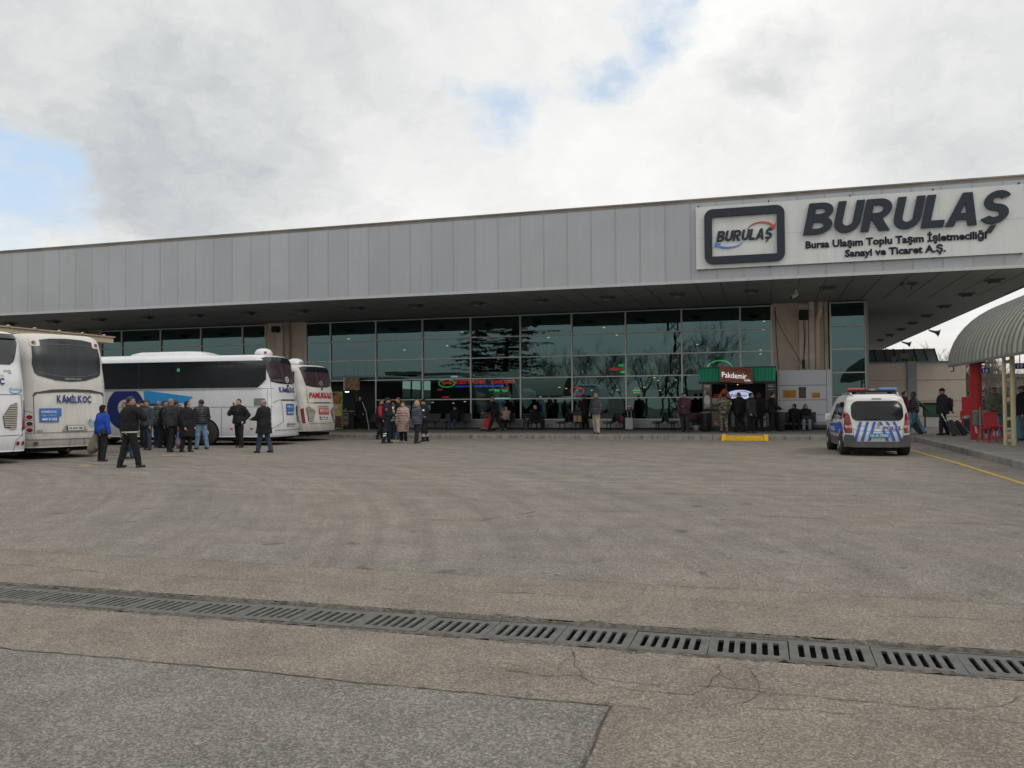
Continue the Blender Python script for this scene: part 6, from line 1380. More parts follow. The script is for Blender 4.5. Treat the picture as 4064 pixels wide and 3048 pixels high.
# yellow kerb ramp
yr = mat('ramp_yellow', (.55, .33, .015), .5, var=.12, scale=3, stain=.2); p0, p1 = onZ(2871, 1741, 0), onZ(3049, 1741, 0); rp = thing('kerb_ramp', 'yellow metal kerb ramp in front of the kiosk', 'ramp', ((p0.x+p1.x)/2, 36.0, 0)); L = p1.x-p0.x; RY = 36.28
m = MB(); m.prism([(-.75, .012), (-.02, .012), (-.02, .185), (-.06, .185)], lambda a, b, d: (d-L/2+.18, a, b), L-.36); rp.location.y = RY; m.build('slope', yr, rp)
for sx in (-1, 1): m = MB(); m.prism([(-.80, .008), (-.01, .008), (-.01, .235), (-.12, .235)], lambda a, b, d: (sx*(L/2-.09)+d-.08, a, b), .16); m.build('side_cheek', mat('ramp_yellow_bright', (.66, .40, .012), .45), rp)
m = MB(); m.box(-L/2+.2, L/2-.2, -.764, -.752, .004, .03); m.build('front_lip', yr, rp)
# entrance: banner, poster, counter
zE = lambda x, y: (1280+x*.15670, 1480+y*.15670)
def eb(x0, y0, x1, y1, Y): a = onY(*zE(x0, y1), Y); b = onY(*zE(x1, y0), Y); return a.x, b.x, a.z, b.z
x0, x1, z0, z1 = eb(190, 475, 503, 1415, 43.0); z0 = max(z0, PZ+.03); t_ = thing('standing_banner', 'tall green edged banner with churros, fruit and chestnuts behind the red lettered coach', 'banner', ((x0+x1)/2, 43.0, PZ))
P_(MB().box(x0, x1, 43.0, 43.05, z0, z1), 'frame', mat('banner_green', (.20, .38, .09), .5), t_); H = z1-z0; e = .04; bw = x1-x0
P_(MB().box(x0+e, x1-e, 42.985, 42.998, z0+H*.68, z1-e), 'picture', picture('picture_churros', (.035, .03, .035), (.35, .16, .03), (.42, .22, .05), 3.0, (2.6, 1, .6)), t_)
P_(MB().box(x0+e, x1-e, 42.985, 42.998, z0+H*.36, z0+H*.665), 'picture', picture('picture_fruit', (.40, .50, .55), (.42, .26, .05), (.30, .33, .06), 3.0), t_)
P_(MB().box(x0+e, x1-e, 42.985, 42.998, z0+e, z0+H*.345), 'picture', picture('picture_chestnut', (.055, .022, .018), (.10, .035, .025), (.46, .36, .26), 6.5, (.8, 1, 1.3)), t_)
P_(MB().lathe((x0+bw*.62, 42.97, z0+H*.445), [(.14, 0), (.14, .012), (.01, .013)], 20, 'y'), 'round_mark', mat('mark_yellow', (.50, .45, .04), .5), t_)
P_(MB().box(x0+.1, x0+.16, 43.0, 43.3, PZ, PZ+.03).box(x1-.16, x1-.1, 43.0, 43.3, PZ, PZ+.03), 'foot', dark, t_)
x0, x1, z0, z1 = eb(535, 122, 935, 435, 44.5); t_ = thing('hanging_poster', 'dim brown food poster hanging over the entrance', 'poster', ((x0+x1)/2, 44.5, z0)); P_(MB().box(x0+.06, x1, 44.5, 44.52, z0, z1), 'sheet', picture('picture_menu', (.16, .09, .04), (.30, .20, .08), (.07, .06, .04), 5.5, (1, 1, 1.6)), t_); P_(MB().box(x0, x0+.05, 44.49, 44.53, z0-.02, z1+.02), 'batten', alum, t_)
P_(MB().tube([(x0+.1, 44.51, z1), (x0+.1, 44.51, 4.1)], .006, 4).tube([(x1-.1, 44.51, z1), (x1-.1, 44.51, 4.1)], .006, 4), 'cord', dark, t_)
x0, x1, z0, z1 = eb(505, 965, 780, 1440, 43.6); t_ = thing('vendor_counter', 'dark vendor counter with steel top by the entrance', 'counter', ((x0+x1)/2, 43.7, PZ)); P_(MB().box(x0, x1, 43.6, 44.1, PZ, z1-.03), 'body', kdark, t_); P_(MB().box(x0-.05, x1+.05, 43.55, 44.15, z1-.028, z1), 'top', alum, t_)
q0_, q1_, q2_, q3_ = eb(525, 1012, 650, 1345, 43.59); P_(MB().box(q0_, q1_, 43.582, 43.596, q2_, q3_), 'price_sheet', mat('sheet_grey', (.30, .29, .27), .6), t_); m = MB(); text(m, '245', front(43.578), (q0_+.03, q1_-.03, q3_-.20, q3_-.06), bold=.03); text(m, '225', front(43.578), (q0_+.03, q1_-.03, q3_-.48, q3_-.34), bold=.03); P_(m, 'lettering', lt2, t_); P_(MB().box(q0_+.03, q1_-.03, 43.575, 43.58, q2_+.02, q2_+.09), 'price_band', redt, t_)
p = onY(*zE(560, 945), 43.8); t_ = thing('scale', 'small bright steel scale on the vendor counter', 'scale', (p.x, 43.8, z1)); m = MB(); m.rbox(0, 0, .03, .26, .2, .05, bev=.01); m.build('base', mat('steel_bright', (.6, .6, .6), .3, .6), t_); MB().tube([(.02, 0, .05), (.10, 0, .16)], .02, 6).build('arm', mat('steel_bright', (.6, .6, .6), .3, .6), t_)
a = onY(*zE(1003, 728), 43.4); b = onY(*zE(1105, 985), 43.4); t_ = MB().tube([(0, 0, 0), (b.x-a.x, 0, b.z-a.z), (b.x-a.x+.18, 0, PZ-a.z)], .018, 6).build('leaning_pole', alum); t_.location = a; tag(t_, 'thin pale pole leaning beside the man in the dark entrance', 'pole')
p = onY(*zE(620, 480), 43.9); t_ = thing('strip_lamp', 'short bright lamp over the vendor counter', 'lamp', (p.x, 43.9, p.z)); MB().tube([(-.12, 0, 0), (.12, 0, 0)], .025, 6).build('tube', emit('tube_white', (.8, 1, .95), 2.5), t_); MB().tube([(0, 0, .03), (0, 0, .9)], .008, 4).build('cord', dark, t_)
# ================================================================== LUGGAGE AND BAGS
def suitcase(x, y, z, w_, h, d_, m_, lb, rz=0., tilt=0., handle=True, hm=None):
    t_ = thing('suitcase', lb, 'suitcase', (x, y, z), rz); t_.rotation_euler = (tilt, 0, rz)
    m = MB(); m.rbox(0, 0, h/2+.05, w_, d_, h, bev=.04); m.build('shell', m_, t_)
    m = MB()
    for i in range(4): xx = -w_/2+w_*(i+1)/5; m.box(xx-.008, xx+.008, -d_/2-.008, -d_/2+.01, .12, h-.02)
    m.build('shell_rib', m_, t_)
    for sx in (-1, 1):
        for sy in (-1, 1): MB().lathe((sx*(w_/2-.05), sy*(d_/2-.04), .035), [(.035, -.02), (.035, .02)], 10, 'y').build('wheel', blk, t_)
    if handle: MB().tube([(-.09, d_/2-.04, h+.04), (-.09, d_/2-.04, h+.40), (.09, d_/2-.04, h+.40), (.09, d_/2-.04, h+.04)], .012, 6).build('handle', hm or alum, t_)
    return t_
blkc = mat('luggage_black', (.018, .019, .022), .6, var=.2)
p = onZ(2511, 1706, PZ); suitcase(p.x, 42.6, PZ, .40, .60, .24, mat('luggage_silver', (.36, .38, .40), .4, .2), 'silver upright suitcase with raised handle before the white hatted woman', 0)
p = onZ(3655, 1722, PZ); suitcase(p.x+.12, p.y, PZ, .42, .55, .26, blkc, 'black suitcase trailing behind the person striding left', rad(70), rad(-42))
p = onZ(3838, 1728, PZ); suitcase(p.x+.0, p.y-.1, PZ, .44, .66, .28, blkc, 'black suitcase tilted, nearest the red column', rad(75), rad(-40)); p = onZ(3792, 1729, PZ); suitcase(p.x, p.y-.3, PZ, .44, .62, .28, mat('luggage_charcoal', (.03, .032, .034), .7), 'charcoal suitcase tilted just behind the man in the beanie', rad(75), rad(-26))
p = onZ(3922, 1722, PZ); suitcase(p.x, p.y, PZ, .34, .56, .24, mat('luggage_maroon', (.045, .018, .024), .6), 'dark maroon suitcase left of the man in the green hoodie', rad(20)); p = onZ(3845, 1715, PZ); suitcase(p.x-.0, p.y+.5, PZ, .32, .55, .24, blkc, 'upright black suitcase half hidden behind the red column', 0)
t_ = thing('holdall_bag', 'black holdall lying on the brown parcel', 'bag', tuple(onY(f4x(1085), 1645, 43.3))); m = MB(); m.rbox(0, 0, .10, .58, .34, .28, bev=.09); m.build('bag', blkc, t_); MB().tube([(-.15, 0, .22), (-.1, 0, .31), (.1, 0, .31), (.15, 0, .22)], .014, 5).build('handle', blkc, t_)
p = onY(f4x(1086), 1671, 43.3); t_ = thing('parcel', 'brown cardboard parcel with dark tape on the bench', 'parcel', (p.x, 43.3, PZ+.44)); m = MB(); m.rbox(0, 0, .16, .40, .3, .32, bev=.008); m.build('box', mat('cardboard', (.36, .23, .12), .8), t_); MB().box(-.025, .025, -.153, -.151, 0, .32).build('tape', blk, t_); t_.location.z = PZ+.44
for o in COL.objects:
    if o.name == 'holdall_bag': o.location.z = PZ+.765
p = onY(f4x(1570), 1665, 43.3); t_ = thing('shopping_bag', 'dark red shopping bag beside the white hatted woman', 'bag', (p.x, 43.3, PZ+.44)); m = MB(); m.rbox(0, 0, .14, .26, .16, .28, bev=.04); m.build('bag', mat('bag_red', (.16, .015, .025), .6), t_); MB().tube([(-.06, 0, .27), (-.04, 0, .36), (.04, 0, .36), (.06, 0, .27)], .01, 5).build('handle', blk, t_)
p = onY(k5(508, 975)[0], 1660, 43.6); t_ = thing('sack', 'dark red brown sack on the bench behind the maroon jacket', 'bag', (p.x, 43.6, PZ+.44)); m = MB(); m.smooth = True; m.ball((0, 0, .16), .2, 8, (1.1, .8, .85)); m.build('sack', mat('sack_red', (.10, .025, .018), .8), t_); MB().tube([(0, 0, .3), (.05, 0, .38)], .025, 5).build('neck', mat('sack_red', (.10, .025, .018), .8), t_)
# luggage trolley pushed by the walking man
p = onZ(1932, 1712, PZ); tr = thing('luggage_trolley', 'wire luggage trolley pushed by the walking man', 'trolley', (p.x, 41.4, PZ))
for sy in (-1, 1):
    MB().tube([(.24, sy*.22, 1.0), (.20, sy*.22, .16), (-.42, sy*.22, .14)], .015, 6).build('rail', alum, tr)
    for xx in (-.36, .18): MB().lathe((xx, sy*.20, .07), [(.07, -.02), (.07, .02)], 12, 'y').build('wheel', blk, tr)
m = MB().tube([(.24, -.22, 1.0), (.24, .22, 1.0)], .015, 6)
for i in range(5): m.tube([(-.4+.14*i, -.22, .145), (-.4+.14*i, .22, .145)], .008, 4)
m.build('crossbar', alum, tr)
t_ = thing('carrier_bag', 'red carrier bag riding on the luggage trolley', 'bag', (p.x-.08, 41.4, PZ+.16)); m = MB(); m.prism([(-.26, 0), (.18, 0), (.30, .55), (-.10, .50), (-.22, .30)], lambda a, b, d: (a, d-.16, b), .32); m.build('bag', mat('bag_bright_red', (.42, .02, .03), .55), t_); MB().tube([(.02, 0, .50), (.06, 0, .62), (.16, 0, .62), (.2, 0, .52)], .012, 5).build('handle', mat('bag_bright_red', (.42, .02, .03), .55), t_)
t_ = thing('carton', 'brown carton strapped high on the luggage trolley', 'box', (p.x-.02, 41.4, PZ+.75)); m = MB(); m.rbox(-.05, 0, .12, .34, .3, .24, bev=.01); m.build('carton', mat('carton_brown', (.16, .085, .045), .8), t_); MB().box(-.23, .13, -.155, -.151, .10, .14).build('strap', blk, t_)
# ================================================================== PEOPLE
def surface_nets(F, org, h):
    """F: scalar grid (negative inside) -> vertices, quads"""
    s = F < 0; nx, ny, nz = F.shape
    acc = np.zeros((nx-1, ny-1, nz-1, 3)); cnt = np.zeros((nx-1, ny-1, nz-1))
    ofs = [(i, j, k_) for i in (0, 1) for j in (0, 1) for k_ in (0, 1)]
    for a in ofs:
        for ax in range(3):
            if a[ax]: continue
            b = list(a); b[ax] = 1
            fa = F[a[0]:nx-1+a[0], a[1]:ny-1+a[1], a[2]:nz-1+a[2]]; fb = F[b[0]:nx-1+b[0], b[1]:ny-1+b[1], b[2]:nz-1+b[2]]
            cr = (fa < 0) != (fb < 0); t = np.where(cr, fa/np.where(fa == fb, 1, fa-fb), 0)
            for c in range(3): acc[..., c] += np.where(cr, a[c]+(t if c == ax else 0), 0)
            cnt += cr
    act = cnt > 0; idx = -np.ones(act.shape, int); idx[act] = np.arange(act.sum()); ijk = np.argwhere(act)
    V = org+h*(ijk+acc[act]/cnt[act][:, None]); Q = []
    for ax in range(3):
        o1, o2 = [(1, 2), (2, 0), (0, 1)][ax]
        sl = [slice(1, -1)]*3; sl[ax] = slice(0, -1); sl2 = [slice(1, -1)]*3; sl2[ax] = slice(1, None)
        A = s[tuple(sl)]; B = s[tuple(sl2)]; e = np.argwhere(A != B)
        if len(e) == 0: continue
        flip = A[tuple(e.T)]; g = e.copy(); g[:, o1] += 1; g[:, o2] += 1
        def cell(d1, d2): q = g.copy(); q[:, o1] -= d1; q[:, o2] -= d2; return idx[tuple(q.T)]
        q = np.stack([cell(1, 1), cell(0, 1), cell(0, 0), cell(1, 0)], 1); q[~flip] = q[~flip][:, ::-1]; Q.append(q)
    return V, np.concatenate(Q)
class SDF:
    def __init__(s, h=.024, wr=0.): s.p = []; s.h = h; s.wr = wr; s.seed = random.random()*6
    def cap(s, a, b, ra, rb, k=.02): s.p.append(('c', np.array(a, float), np.array(b, float), ra, rb, k)); return s
    def ell(s, c, r, k=.01, rz=0., rx=0.): s.p.append(('e', np.array(c, float), np.array(r, float), rz, rx, k)); return s
    def bounds(s):
        lo = np.full(3, 1e9); hi = -lo
        for q in s.p:
            if q[0] == 'c':
                for pt, r in ((q[1], q[3]), (q[2], q[4])): lo = np.minimum(lo, pt-r); hi = np.maximum(hi, pt+r)
            else: m = q[2].max(); lo = np.minimum(lo, q[1]-m); hi = np.maximum(hi, q[1]+m)
        return lo-.06, hi+.06
    def mesh(s, cuts=(), sub=None):
        lo, hi = s.bounds(); n = np.ceil((hi-lo)/s.h).astype(int)+1
        X, Y, Z = np.meshgrid(*[lo[i]+s.h*np.arange(n[i]) for i in range(3)], indexing='ij'); D = None
        for q in s.p:
            if q[0] == 'c':
                a, b, ra, rb, k = q[1:]; d = b-a; L2 = max(d@d, 1e-9); t = np.clip(((X-a[0])*d[0]+(Y-a[1])*d[1]+(Z-a[2])*d[2])/L2, 0, 1)
                v = np.sqrt((X-a[0]-t*d[0])**2+(Y-a[1]-t*d[1])**2+(Z-a[2]-t*d[2])**2)-(ra+(rb-ra)*t)
            else:
                c, r, rz, rx, k = q[1:]; x, y, z = X-c[0], Y-c[1], Z-c[2]
                if rz: x, y = x*math.cos(rz)+y*math.sin(rz), -x*math.sin(rz)+y*math.cos(rz)
                if rx: y, z = y*math.cos(rx)+z*math.sin(rx), -y*math.sin(rx)+z*math.cos(rx)
                v = (np.sqrt((x/r[0])**2+(y/r[1])**2+(z/r[2])**2)-1)*r.min()
            if D is None: D = v
            else: hh = np.clip(.5+.5*(D-v)/k, 0, 1); D = D*(1-hh)+v*hh-k*hh*(1-hh)
        for f in cuts: D = np.maximum(D, f(X, Y, Z))
        D[[0, -1]] = 1; D[:, [0, -1]] = 1; D[:, :, [0, -1]] = 1
        if s.wr:
            ph = s.seed
            D = D + s.wr*(np.sin(23*Z+9*np.sin(7*X+ph)+6*Y+ph)*.55 + np.sin(41*Z-17*X+11*Y+2*ph)*.35 + np.sin(31*X+27*Y-13*Z+ph)*.4)
        return surface_nets(D, lo, s.h)
def sdf_obj(sd, name, m_, par, cuts=(), extra=None):
    V, Q = sd.mesh(cuts); mb = MB(); mb.smooth = True; mb.add(V.tolist(), [tuple(int(i) for i in q) for q in Q])
    mats = [m_]
    if extra: mats += extra(mb)
    return mb.build(name, mats, par)
skinA = mat('skin', (.42, .25, .175), .55, var=.08, scale=25); skinB = mat('skin_tan', (.33, .185, .125), .55, var=.08, scale=25); skinC = mat('skin_dark', (.10, .055, .035), .55, var=.08, scale=25)
eyem = mat('eye_dark', (.02, .016, .014), .3); lipm = mat('lip', (.26, .09, .08), .5); browm = mat('brow', (.03, .022, .018), .8)
def cloth(key, c, bump=.006, sc_=9., var=.22): return mat('cloth_'+key, c, .85, var=var, scale=sc_, bump=bump, bscale=14, spec=.25, stretch=(1, 1, .6))
def quilt(key, c, pitch=.085):
    k_ = 'quilt_'+key
    if k_ in MATS: return MATS[k_]
    m = bpy.data.materials.new(k_); m.use_nodes = True; t = NT(m.node_tree); b = t.n['Principled BSDF']; p = t.new('ShaderNodeTexCoord').outputs['Object']; z = t.sep(p)[2]
    n = t.noise(p, 7, 4, .6); h = t.m('ABSOLUTE', t.m('SINE', t.m('ADD', t.m('MULTIPLY', z, math.pi/pitch), t.m('MULTIPLY', n, .8))))
    c = t.mix(t.rng(n, .3, .7), tuple(x*.8 for x in c), tuple(x*1.2 for x in c)); t.put(b, 'Base Color', c)
    b.inputs['Roughness'].default_value = .5; t.put(b, 'Normal', t.bump(t.m('POWER', h, .5), .9, .02)); MATS[k_] = m; return m
def checks():
    if 'checks' in MATS: return MATS['checks']
    m = bpy.data.materials.new('checks'); m.use_nodes = True; t = NT(m.node_tree); b = t.n['Principled BSDF']; x, y, z = t.sep(t.new('ShaderNodeTexCoord').outputs['Object'])
    f = lambda u: t.m('GREATER_THAN', t.m('FRACT', t.m('MULTIPLY', u, 7.2)), .5); s_ = t.m('ADD', f(t.m('ADD', x, 5.)), f(t.m('ADD', z, 5.)))
    c = t.mix(t.m('GREATER_THAN', s_, .5), (.58, .57, .52), (.30, .29, .23)); c = t.mix(t.m('GREATER_THAN', s_, 1.5), c, (.10, .10, .07)); t.put(b, 'Base Color', c); b.inputs['Roughness'].default_value = .9; MATS['checks'] = m; return m
def camo():
    if 'camo' in MATS: return MATS['camo']
    m = bpy.data.materials.new('camo'); m.use_nodes = True; t = NT(m.node_tree); b = t.n['Principled BSDF']; p = t.scale(t.new('ShaderNodeTexCoord').outputs['Object'], 1, 1, 1.8)
    n = t.noise(p, 6, 3, .6); n2 = t.noise(t.v('ADD', p, (7., 3., 1.)), 7, 3, .6); c = t.mix(t.m('GREATER_THAN', n, .52), (.085, .075, .055), (.23, .21, .16)); c = t.mix(t.m('GREATER_THAN', n2, .58), c, (.025, .028, .026)); t.put(b, 'Base Color', c); b.inputs['Roughness'].default_value = .9; MATS['camo'] = m; return m
HAIR = {n: mat('hair_'+n, c, .6, var=.3, scale=40, bump=.004, bscale=120) for n, c in (('black', (.012, .011, .011)), ('brown', (.045, .024, .014)), ('grey', (.17, .165, .16)), ('blonde', (.34, .22, .10)), ('red', (.10, .035, .02)), ('white', (.36, .36, .35)))}
def V3(*a): return np.array(a, float)
def ik(S, T, l1, l2, pole):
    d = T-S; D = np.linalg.norm(d); D2 = min(max(D, .05), (l1+l2)*.998); u = d/max(D, 1e-6); T = S+u*D2
    a = (l1*l1-l2*l2+D2*D2)/(2*D2); hh = math.sqrt(max(l1*l1-a*a, 0)); p = pole-u*(pole@u); n = np.linalg.norm(p); p = p/n if n > 1e-6 else V3(0, 0, 1)
    return S+u*a+p*hh, T
ARM = {'down': (.172, .03, .455), 'down2': (.185, -.02, .46), 'pocket': (.142, .065, .50), 'hip': (.150, .02, .555), 'ear': (.075, .10, .835), 'face': (.035, .14, .82), 'front': (.03, .155, .62), 'chest': (.02, .13, .66), 'hold': (.08, .20, .60), 'reach': (.08, .27, .66),
       'back': (.15, -.20, .50), 'backfar': (.17, -.30, .56), 'push': (.10, .24, .59), 'cross': (-.09, .105, .655), 'strap': (.08, .08, .74), 'lap': (.06, .17, .53), 'knee': (.09, .24, .53), 'phone': (.04, .22, .64)}
random.seed(12)
def person(label, x, y, z, face, H, top=('jacket', None), bottom=None, shoes=None, skin=None, hair=('short', 'black'), L='down', R='down', legs=(6, -6), knees=(6, 6), lean=0., head=(0, 0), sit=None, bulk=1., hem=.47, stance=.062, flare=0., beard=None, glasses=False, hat=None, female=False, collar=True, xtra=None, hood=None, group=None):
    """face: heading in degrees, 0 = facing +Y, 90 = facing -X (left in the picture), 180 = towards the camera"""
    t_ = thing('person', label, 'person', (x, y, z), rad(face), group); skin = skin or skinA; h = .024 if H < 3 else .02
    bulk *= 1.22; H *= 1.02
    bottom = bottom or cloth('black', (.014, .015, .017)); shoes = shoes or blk; top_m = top[1]
    # ---- skeleton (facing +Y, +x = own right hand side); units of height H
    hipz = .515 if not sit else sit/H
    hip = V3(0, 0, hipz); sw = .113*(.95 if female else 1.); ln = rad(lean)
    up = V3(0, math.sin(ln), math.cos(ln)); spine = lambda d: hip+up*d
    sh = spine(.300); neck = spine(.335); hd_ = spine(.415)+V3(0, .012, 0)
    J = {}
    minz = 9
    for sd, nm, fl, kn in ((-1, 'L', legs[0], knees[0]), (1, 'R', legs[1], knees[1])):
        hp = hip+V3(sd*.050, 0, 0)
        if sit: kneep = hp+V3(sd*.03, .235, .01); ank = kneep+V3(0, .02+.01*math.sin(rad(fl)), -.245+0*kn)
        else:
            a = rad(fl); kneep = hp+V3(sd*(stance-.05)*.5, math.sin(a)*.235, -math.cos(a)*.235); b = rad(fl-kn); ank = kneep+V3(sd*(stance-.05)*.5, math.sin(b)*.240, -math.cos(b)*.240)
        J[nm] = [hp, kneep, ank]; minz = min(minz, ank[2])
    off = .040-minz if not sit else 0
    if sit:
        for nm in 'LR': J[nm][2][2] = .040
    else:
        hip[2] += off; sh[2] += off; neck[2] += off; hd_[2] += off
        for nm in 'LR':
            for q in J[nm]: q[2] += off
    for sd, nm, pose in ((-1, 'l', L), (1, 'r', R)):
        S = sh+V3(sd*sw, 0, -.008); T_ = ARM[pose] if isinstance(pose, str) else pose; Tp = V3(sd*T_[0], T_[1], T_[2]); base = V3(0, 0, .815)
        rel = Tp-base; rel = V3(rel[0], rel[1]+rel[2]*0, rel[2]); q = sh+rel
        if ln: q = sh+V3(rel[0], rel[1]*math.cos(ln)+rel[2]*math.sin(ln)*1., rel[2]*math.cos(ln)-rel[1]*math.sin(ln)) if pose not in ('back', 'backfar', 'push', 'reach', 'down') else sh+rel
        el, wr_ = ik(S, q, .172, .150, V3(sd*.5, 0, -1) if Tp[2] > .72 else V3(sd*.55, -.8, -.45)); J[nm] = [S, el, wr_]
    for q in J: J[q] = [v*H for v in J[q]]
    hip, sh, neck, hd_ = hip*H, sh*H, neck*H, hd_*H; k = H
    yawh, pith = rad(head[0]), rad(head[1])
    def hp3(x_, y_, z_):     # head-local (y forward) to body space
        y1, z1 = y_*math.cos(pith)+z_*math.sin(pith), z_*math.cos(pith)-y_*math.sin(pith)
        return hd_+V3(x_*math.cos(yawh)-y1*math.sin(yawh), x_*math.sin(yawh)+y1*math.cos(yawh), z1)*k
    waist = hip+(sh-hip)*.42; chest = hip+(sh-hip)*.74
    # ---- body: one continuous surface
    B = SDF(.020)
    B.ell(hp3(0, 0, .012), V3(.046, .056, .060)*k, .01, yawh).ell(hp3(0, .014, -.028), V3(.034, .040, .036)*k, .03*k, yawh)
    B.ell(hp3(0, .058, -.012), V3(.009, .014, .014)*k, .008, yawh)
    for s_ in (-1, 1): B.ell(hp3(s_*.046, -.004, -.004), V3(.007, .012, .018)*k, .006, yawh)
    B.cap(hp3(0, -.006, -.03), neck-V3(0, 0, .02*k), .030*k, .036*k, .02)
    B.ell(chest, V3(.092, .060, .11)*k, .05).ell(hip+(sh-hip)*.12, V3(.086, .064, .085)*k, .06).cap(hip, chest, .07*k, .07*k, .05)
    for nm in 'lr':
        S, E_, W_ = J[nm]; B.cap(sh, S, .045*k, .034*k, .04).cap(S, E_, .030*k, .024*k, .03).cap(E_, W_, .024*k, .015*k, .02)
        d = (W_-E_)/max(np.linalg.norm(W_-E_), 1e-6); B.cap(W_, W_+d*.045*k, .015*k, .021*k, .015)
    for nm in 'LR':
        A_, K_, N_ = J[nm]; B.cap(A_, K_, .050*k, .033*k, .04).cap(K_, N_, .033*k, .021*k, .03); B.cap(N_-V3(0, .012*k, .012*k), N_+V3(0, .085*k, -.020*k), .023*k, .016*k, .02)
    def face_bits(mb):
        mb.cur = 1
        for s_ in (-1, 1):
            mb.ball(hp3(s_*.019, .047, .004), .0068*k, 6)
        mb.cur = 3
        for s_ in (-1, 1): a_ = hp3(s_*.010, .053, .018); b_ = hp3(s_*.030, .045, .018); mb.tube([a_, b_], .0042*k, 5)
        mb.cur = 2; mb.tube([hp3(-.015, .050, -.036), hp3(0, .056, -.035), hp3(.015, .050, -.036)], .0045*k, 5)
        mb.cur = 0; mb.smooth = True
        for nm, sd in (('l', -1), ('r', 1)):
            S, E_, W_ = J[nm]; d = (W_-E_)/max(np.linalg.norm(W_-E_), 1e-6); side = np.cross(d, V3(sd, 0, .2)); side /= max(np.linalg.norm(side), 1e-6); nrm = np.cross(side, d); pc = W_+d*.046*k
            for fi, (o_, ln_) in enumerate(((-.015, .036), (-.005, .044), (.005, .041), (.015, .032))):
                b0_ = pc+side*o_*k; b1_ = b0_+d*ln_*.45*k+nrm*.006*k*-sd; b2_ = b1_+d*ln_*.35*k+nrm*.016*k*-sd; b3_ = b2_+d*ln_*.10*k+nrm*.014*k*-sd
                mb.tube([b0_-d*.012*k, b0_, b1_, b2_, b3_], [.0058*k, .0056*k, .0052*k, .0048*k, .0036*k], 6)
            th = W_+d*.018*k; mb.tube([th, th-side*.020*k+d*.014*k, th-side*.026*k+d*.034*k], [.0075*k, .0066*k, .0052*k], 6)
        return [eyem, lipm, browm]
    body = sdf_obj(B, 'body', skin, t_, extra=face_bits)
    # ---- trousers
    T_ = SDF(h, .006); bw = .012*k
    T_.ell(hip+V3(0, 0, .02*k), V3(.094, .076, .075)*k, .05)
    for nm in 'LR':
        A_, K_, N_ = J[nm]; T_.cap(A_, K_, .063*k, .049*k, .04).cap(K_, N_+V3(0, 0, .0), .049*k, .040*k, .03)
    sdf_obj(T_, 'trousers', bottom, t_, cuts=[lambda X, Y, Z: .030*k-Z, lambda X, Y, Z: Z-(hip[2]+.085*k)])
    # ---- shoes
    for nm in 'LR':
        A_, K_, N_ = J[nm]; dz_ = max(0, N_[2]-.040*k); S_ = SDF(.016)
        S_.cap(N_+V3(0, -.02*k, -.022*k), N_+V3(0, .075*k, -.022*k), .026*k, .021*k, .015).cap(N_, N_+V3(0, .0, -.01*k), .028*k, .028*k, .02)
        sdf_obj(S_, 'shoe', shoes, t_, cuts=[lambda X, Y, Z, b_=N_[2]-.040*k: b_+.001-Z, lambda X, Y, Z, b_=N_[2]-.040*k: Z-b_-.062*k])
    # ---- upper garment
    G = SDF(h, .0075); bu = bulk; hz = hem*k+0
    if sit: hz = hip[2]-.045*k
    G.ell(chest, V3(.112, .080, .115)*k*bu, .05).cap(hip+(sh-hip)*.15, chest, .088*k*bu, .088*k*bu, .05).cap(sh-V3(sw*.75*k, 0, .012*k), sh+V3(sw*.75*k, 0, -.012*k), .048*k, .048*k, .05)
    G.ell(hip+(sh-hip)*.2, V3(.102, .080, .10)*k*bu, .05)
    if collar: G.cap(neck-V3(0, .004*k, .03*k), neck+V3(0, 0, .004*k), .056*k, .045*k, .02)
    for nm in 'lr':
        S, E_, W_ = J[nm]; G.cap(S, E_, .044*k*bu, .037*k*bu, .03).cap(E_, E_+(W_-E_)*.92, .036*k*bu, .029*k*bu, .025)
    if hz < hip[2]-.02*k and not sit:
        fl = (.092+flare)*k*bu; G.cap(hip+V3(0, 0, .05*k), V3(hip[0], hip[1]*.7, hz), .092*k*bu, fl, .05)
        for nm in 'LR':
            A_, K_, N_ = J[nm]; fK = min(1, (A_[2]-hz)/max(A_[2]-K_[2], .01)); G.cap(A_, A_+(K_-A_)*fK, .070*k*bu, (.062+flare*.6)*k*bu, .06)
    hz_armfree = hz
    def hemcut(X, Y, Z):
        m = np.full(X.shape, -1.0)
        base = hz-Z
        near = np.full(X.shape, 9.)
        for nm in 'lr':
            S, E_, W_ = J[nm]
            for a, b, r in ((S, E_, .05), (E_, W_, .042)):
                d = b-a; L2 = max(d@d, 1e-9); t = np.clip(((X-a[0])*d[0]+(Y-a[1])*d[1]+(Z-a[2])*d[2])/L2, 0, 1); near = np.minimum(near, np.sqrt((X-a[0]-t*d[0])**2+(Y-a[1]-t*d[1])**2+(Z-a[2]-t*d[2])**2)-r*k*bu)
        return np.where(near < .004, np.minimum(base, near), base)
    jk = sdf_obj(G, top[0], top_m, t_, cuts=[hemcut])
    if hood: Hd = SDF(h); Hd.ell(neck+V3(0, -.055*k, .0), V3(.075, .050, .055)*k, .02).cap(neck+V3(-.05*k, .02*k, 0), neck+V3(0, -.05*k, -.01*k), .03*k, .035*k).cap(neck+V3(.05*k, .02*k, 0), neck+V3(0, -.05*k, -.01*k), .03*k, .035*k); sdf_obj(Hd, 'hood', hood, t_)
    # ---- hair and hats
    style, hc = hair; hm_ = HAIR.get(hc, hc) if isinstance(hc, str) else hc
    fy = lambda X, Y, Z: ((X-hd_[0])*(-math.sin(yawh))+(Y-hd_[1])*math.cos(yawh))/k
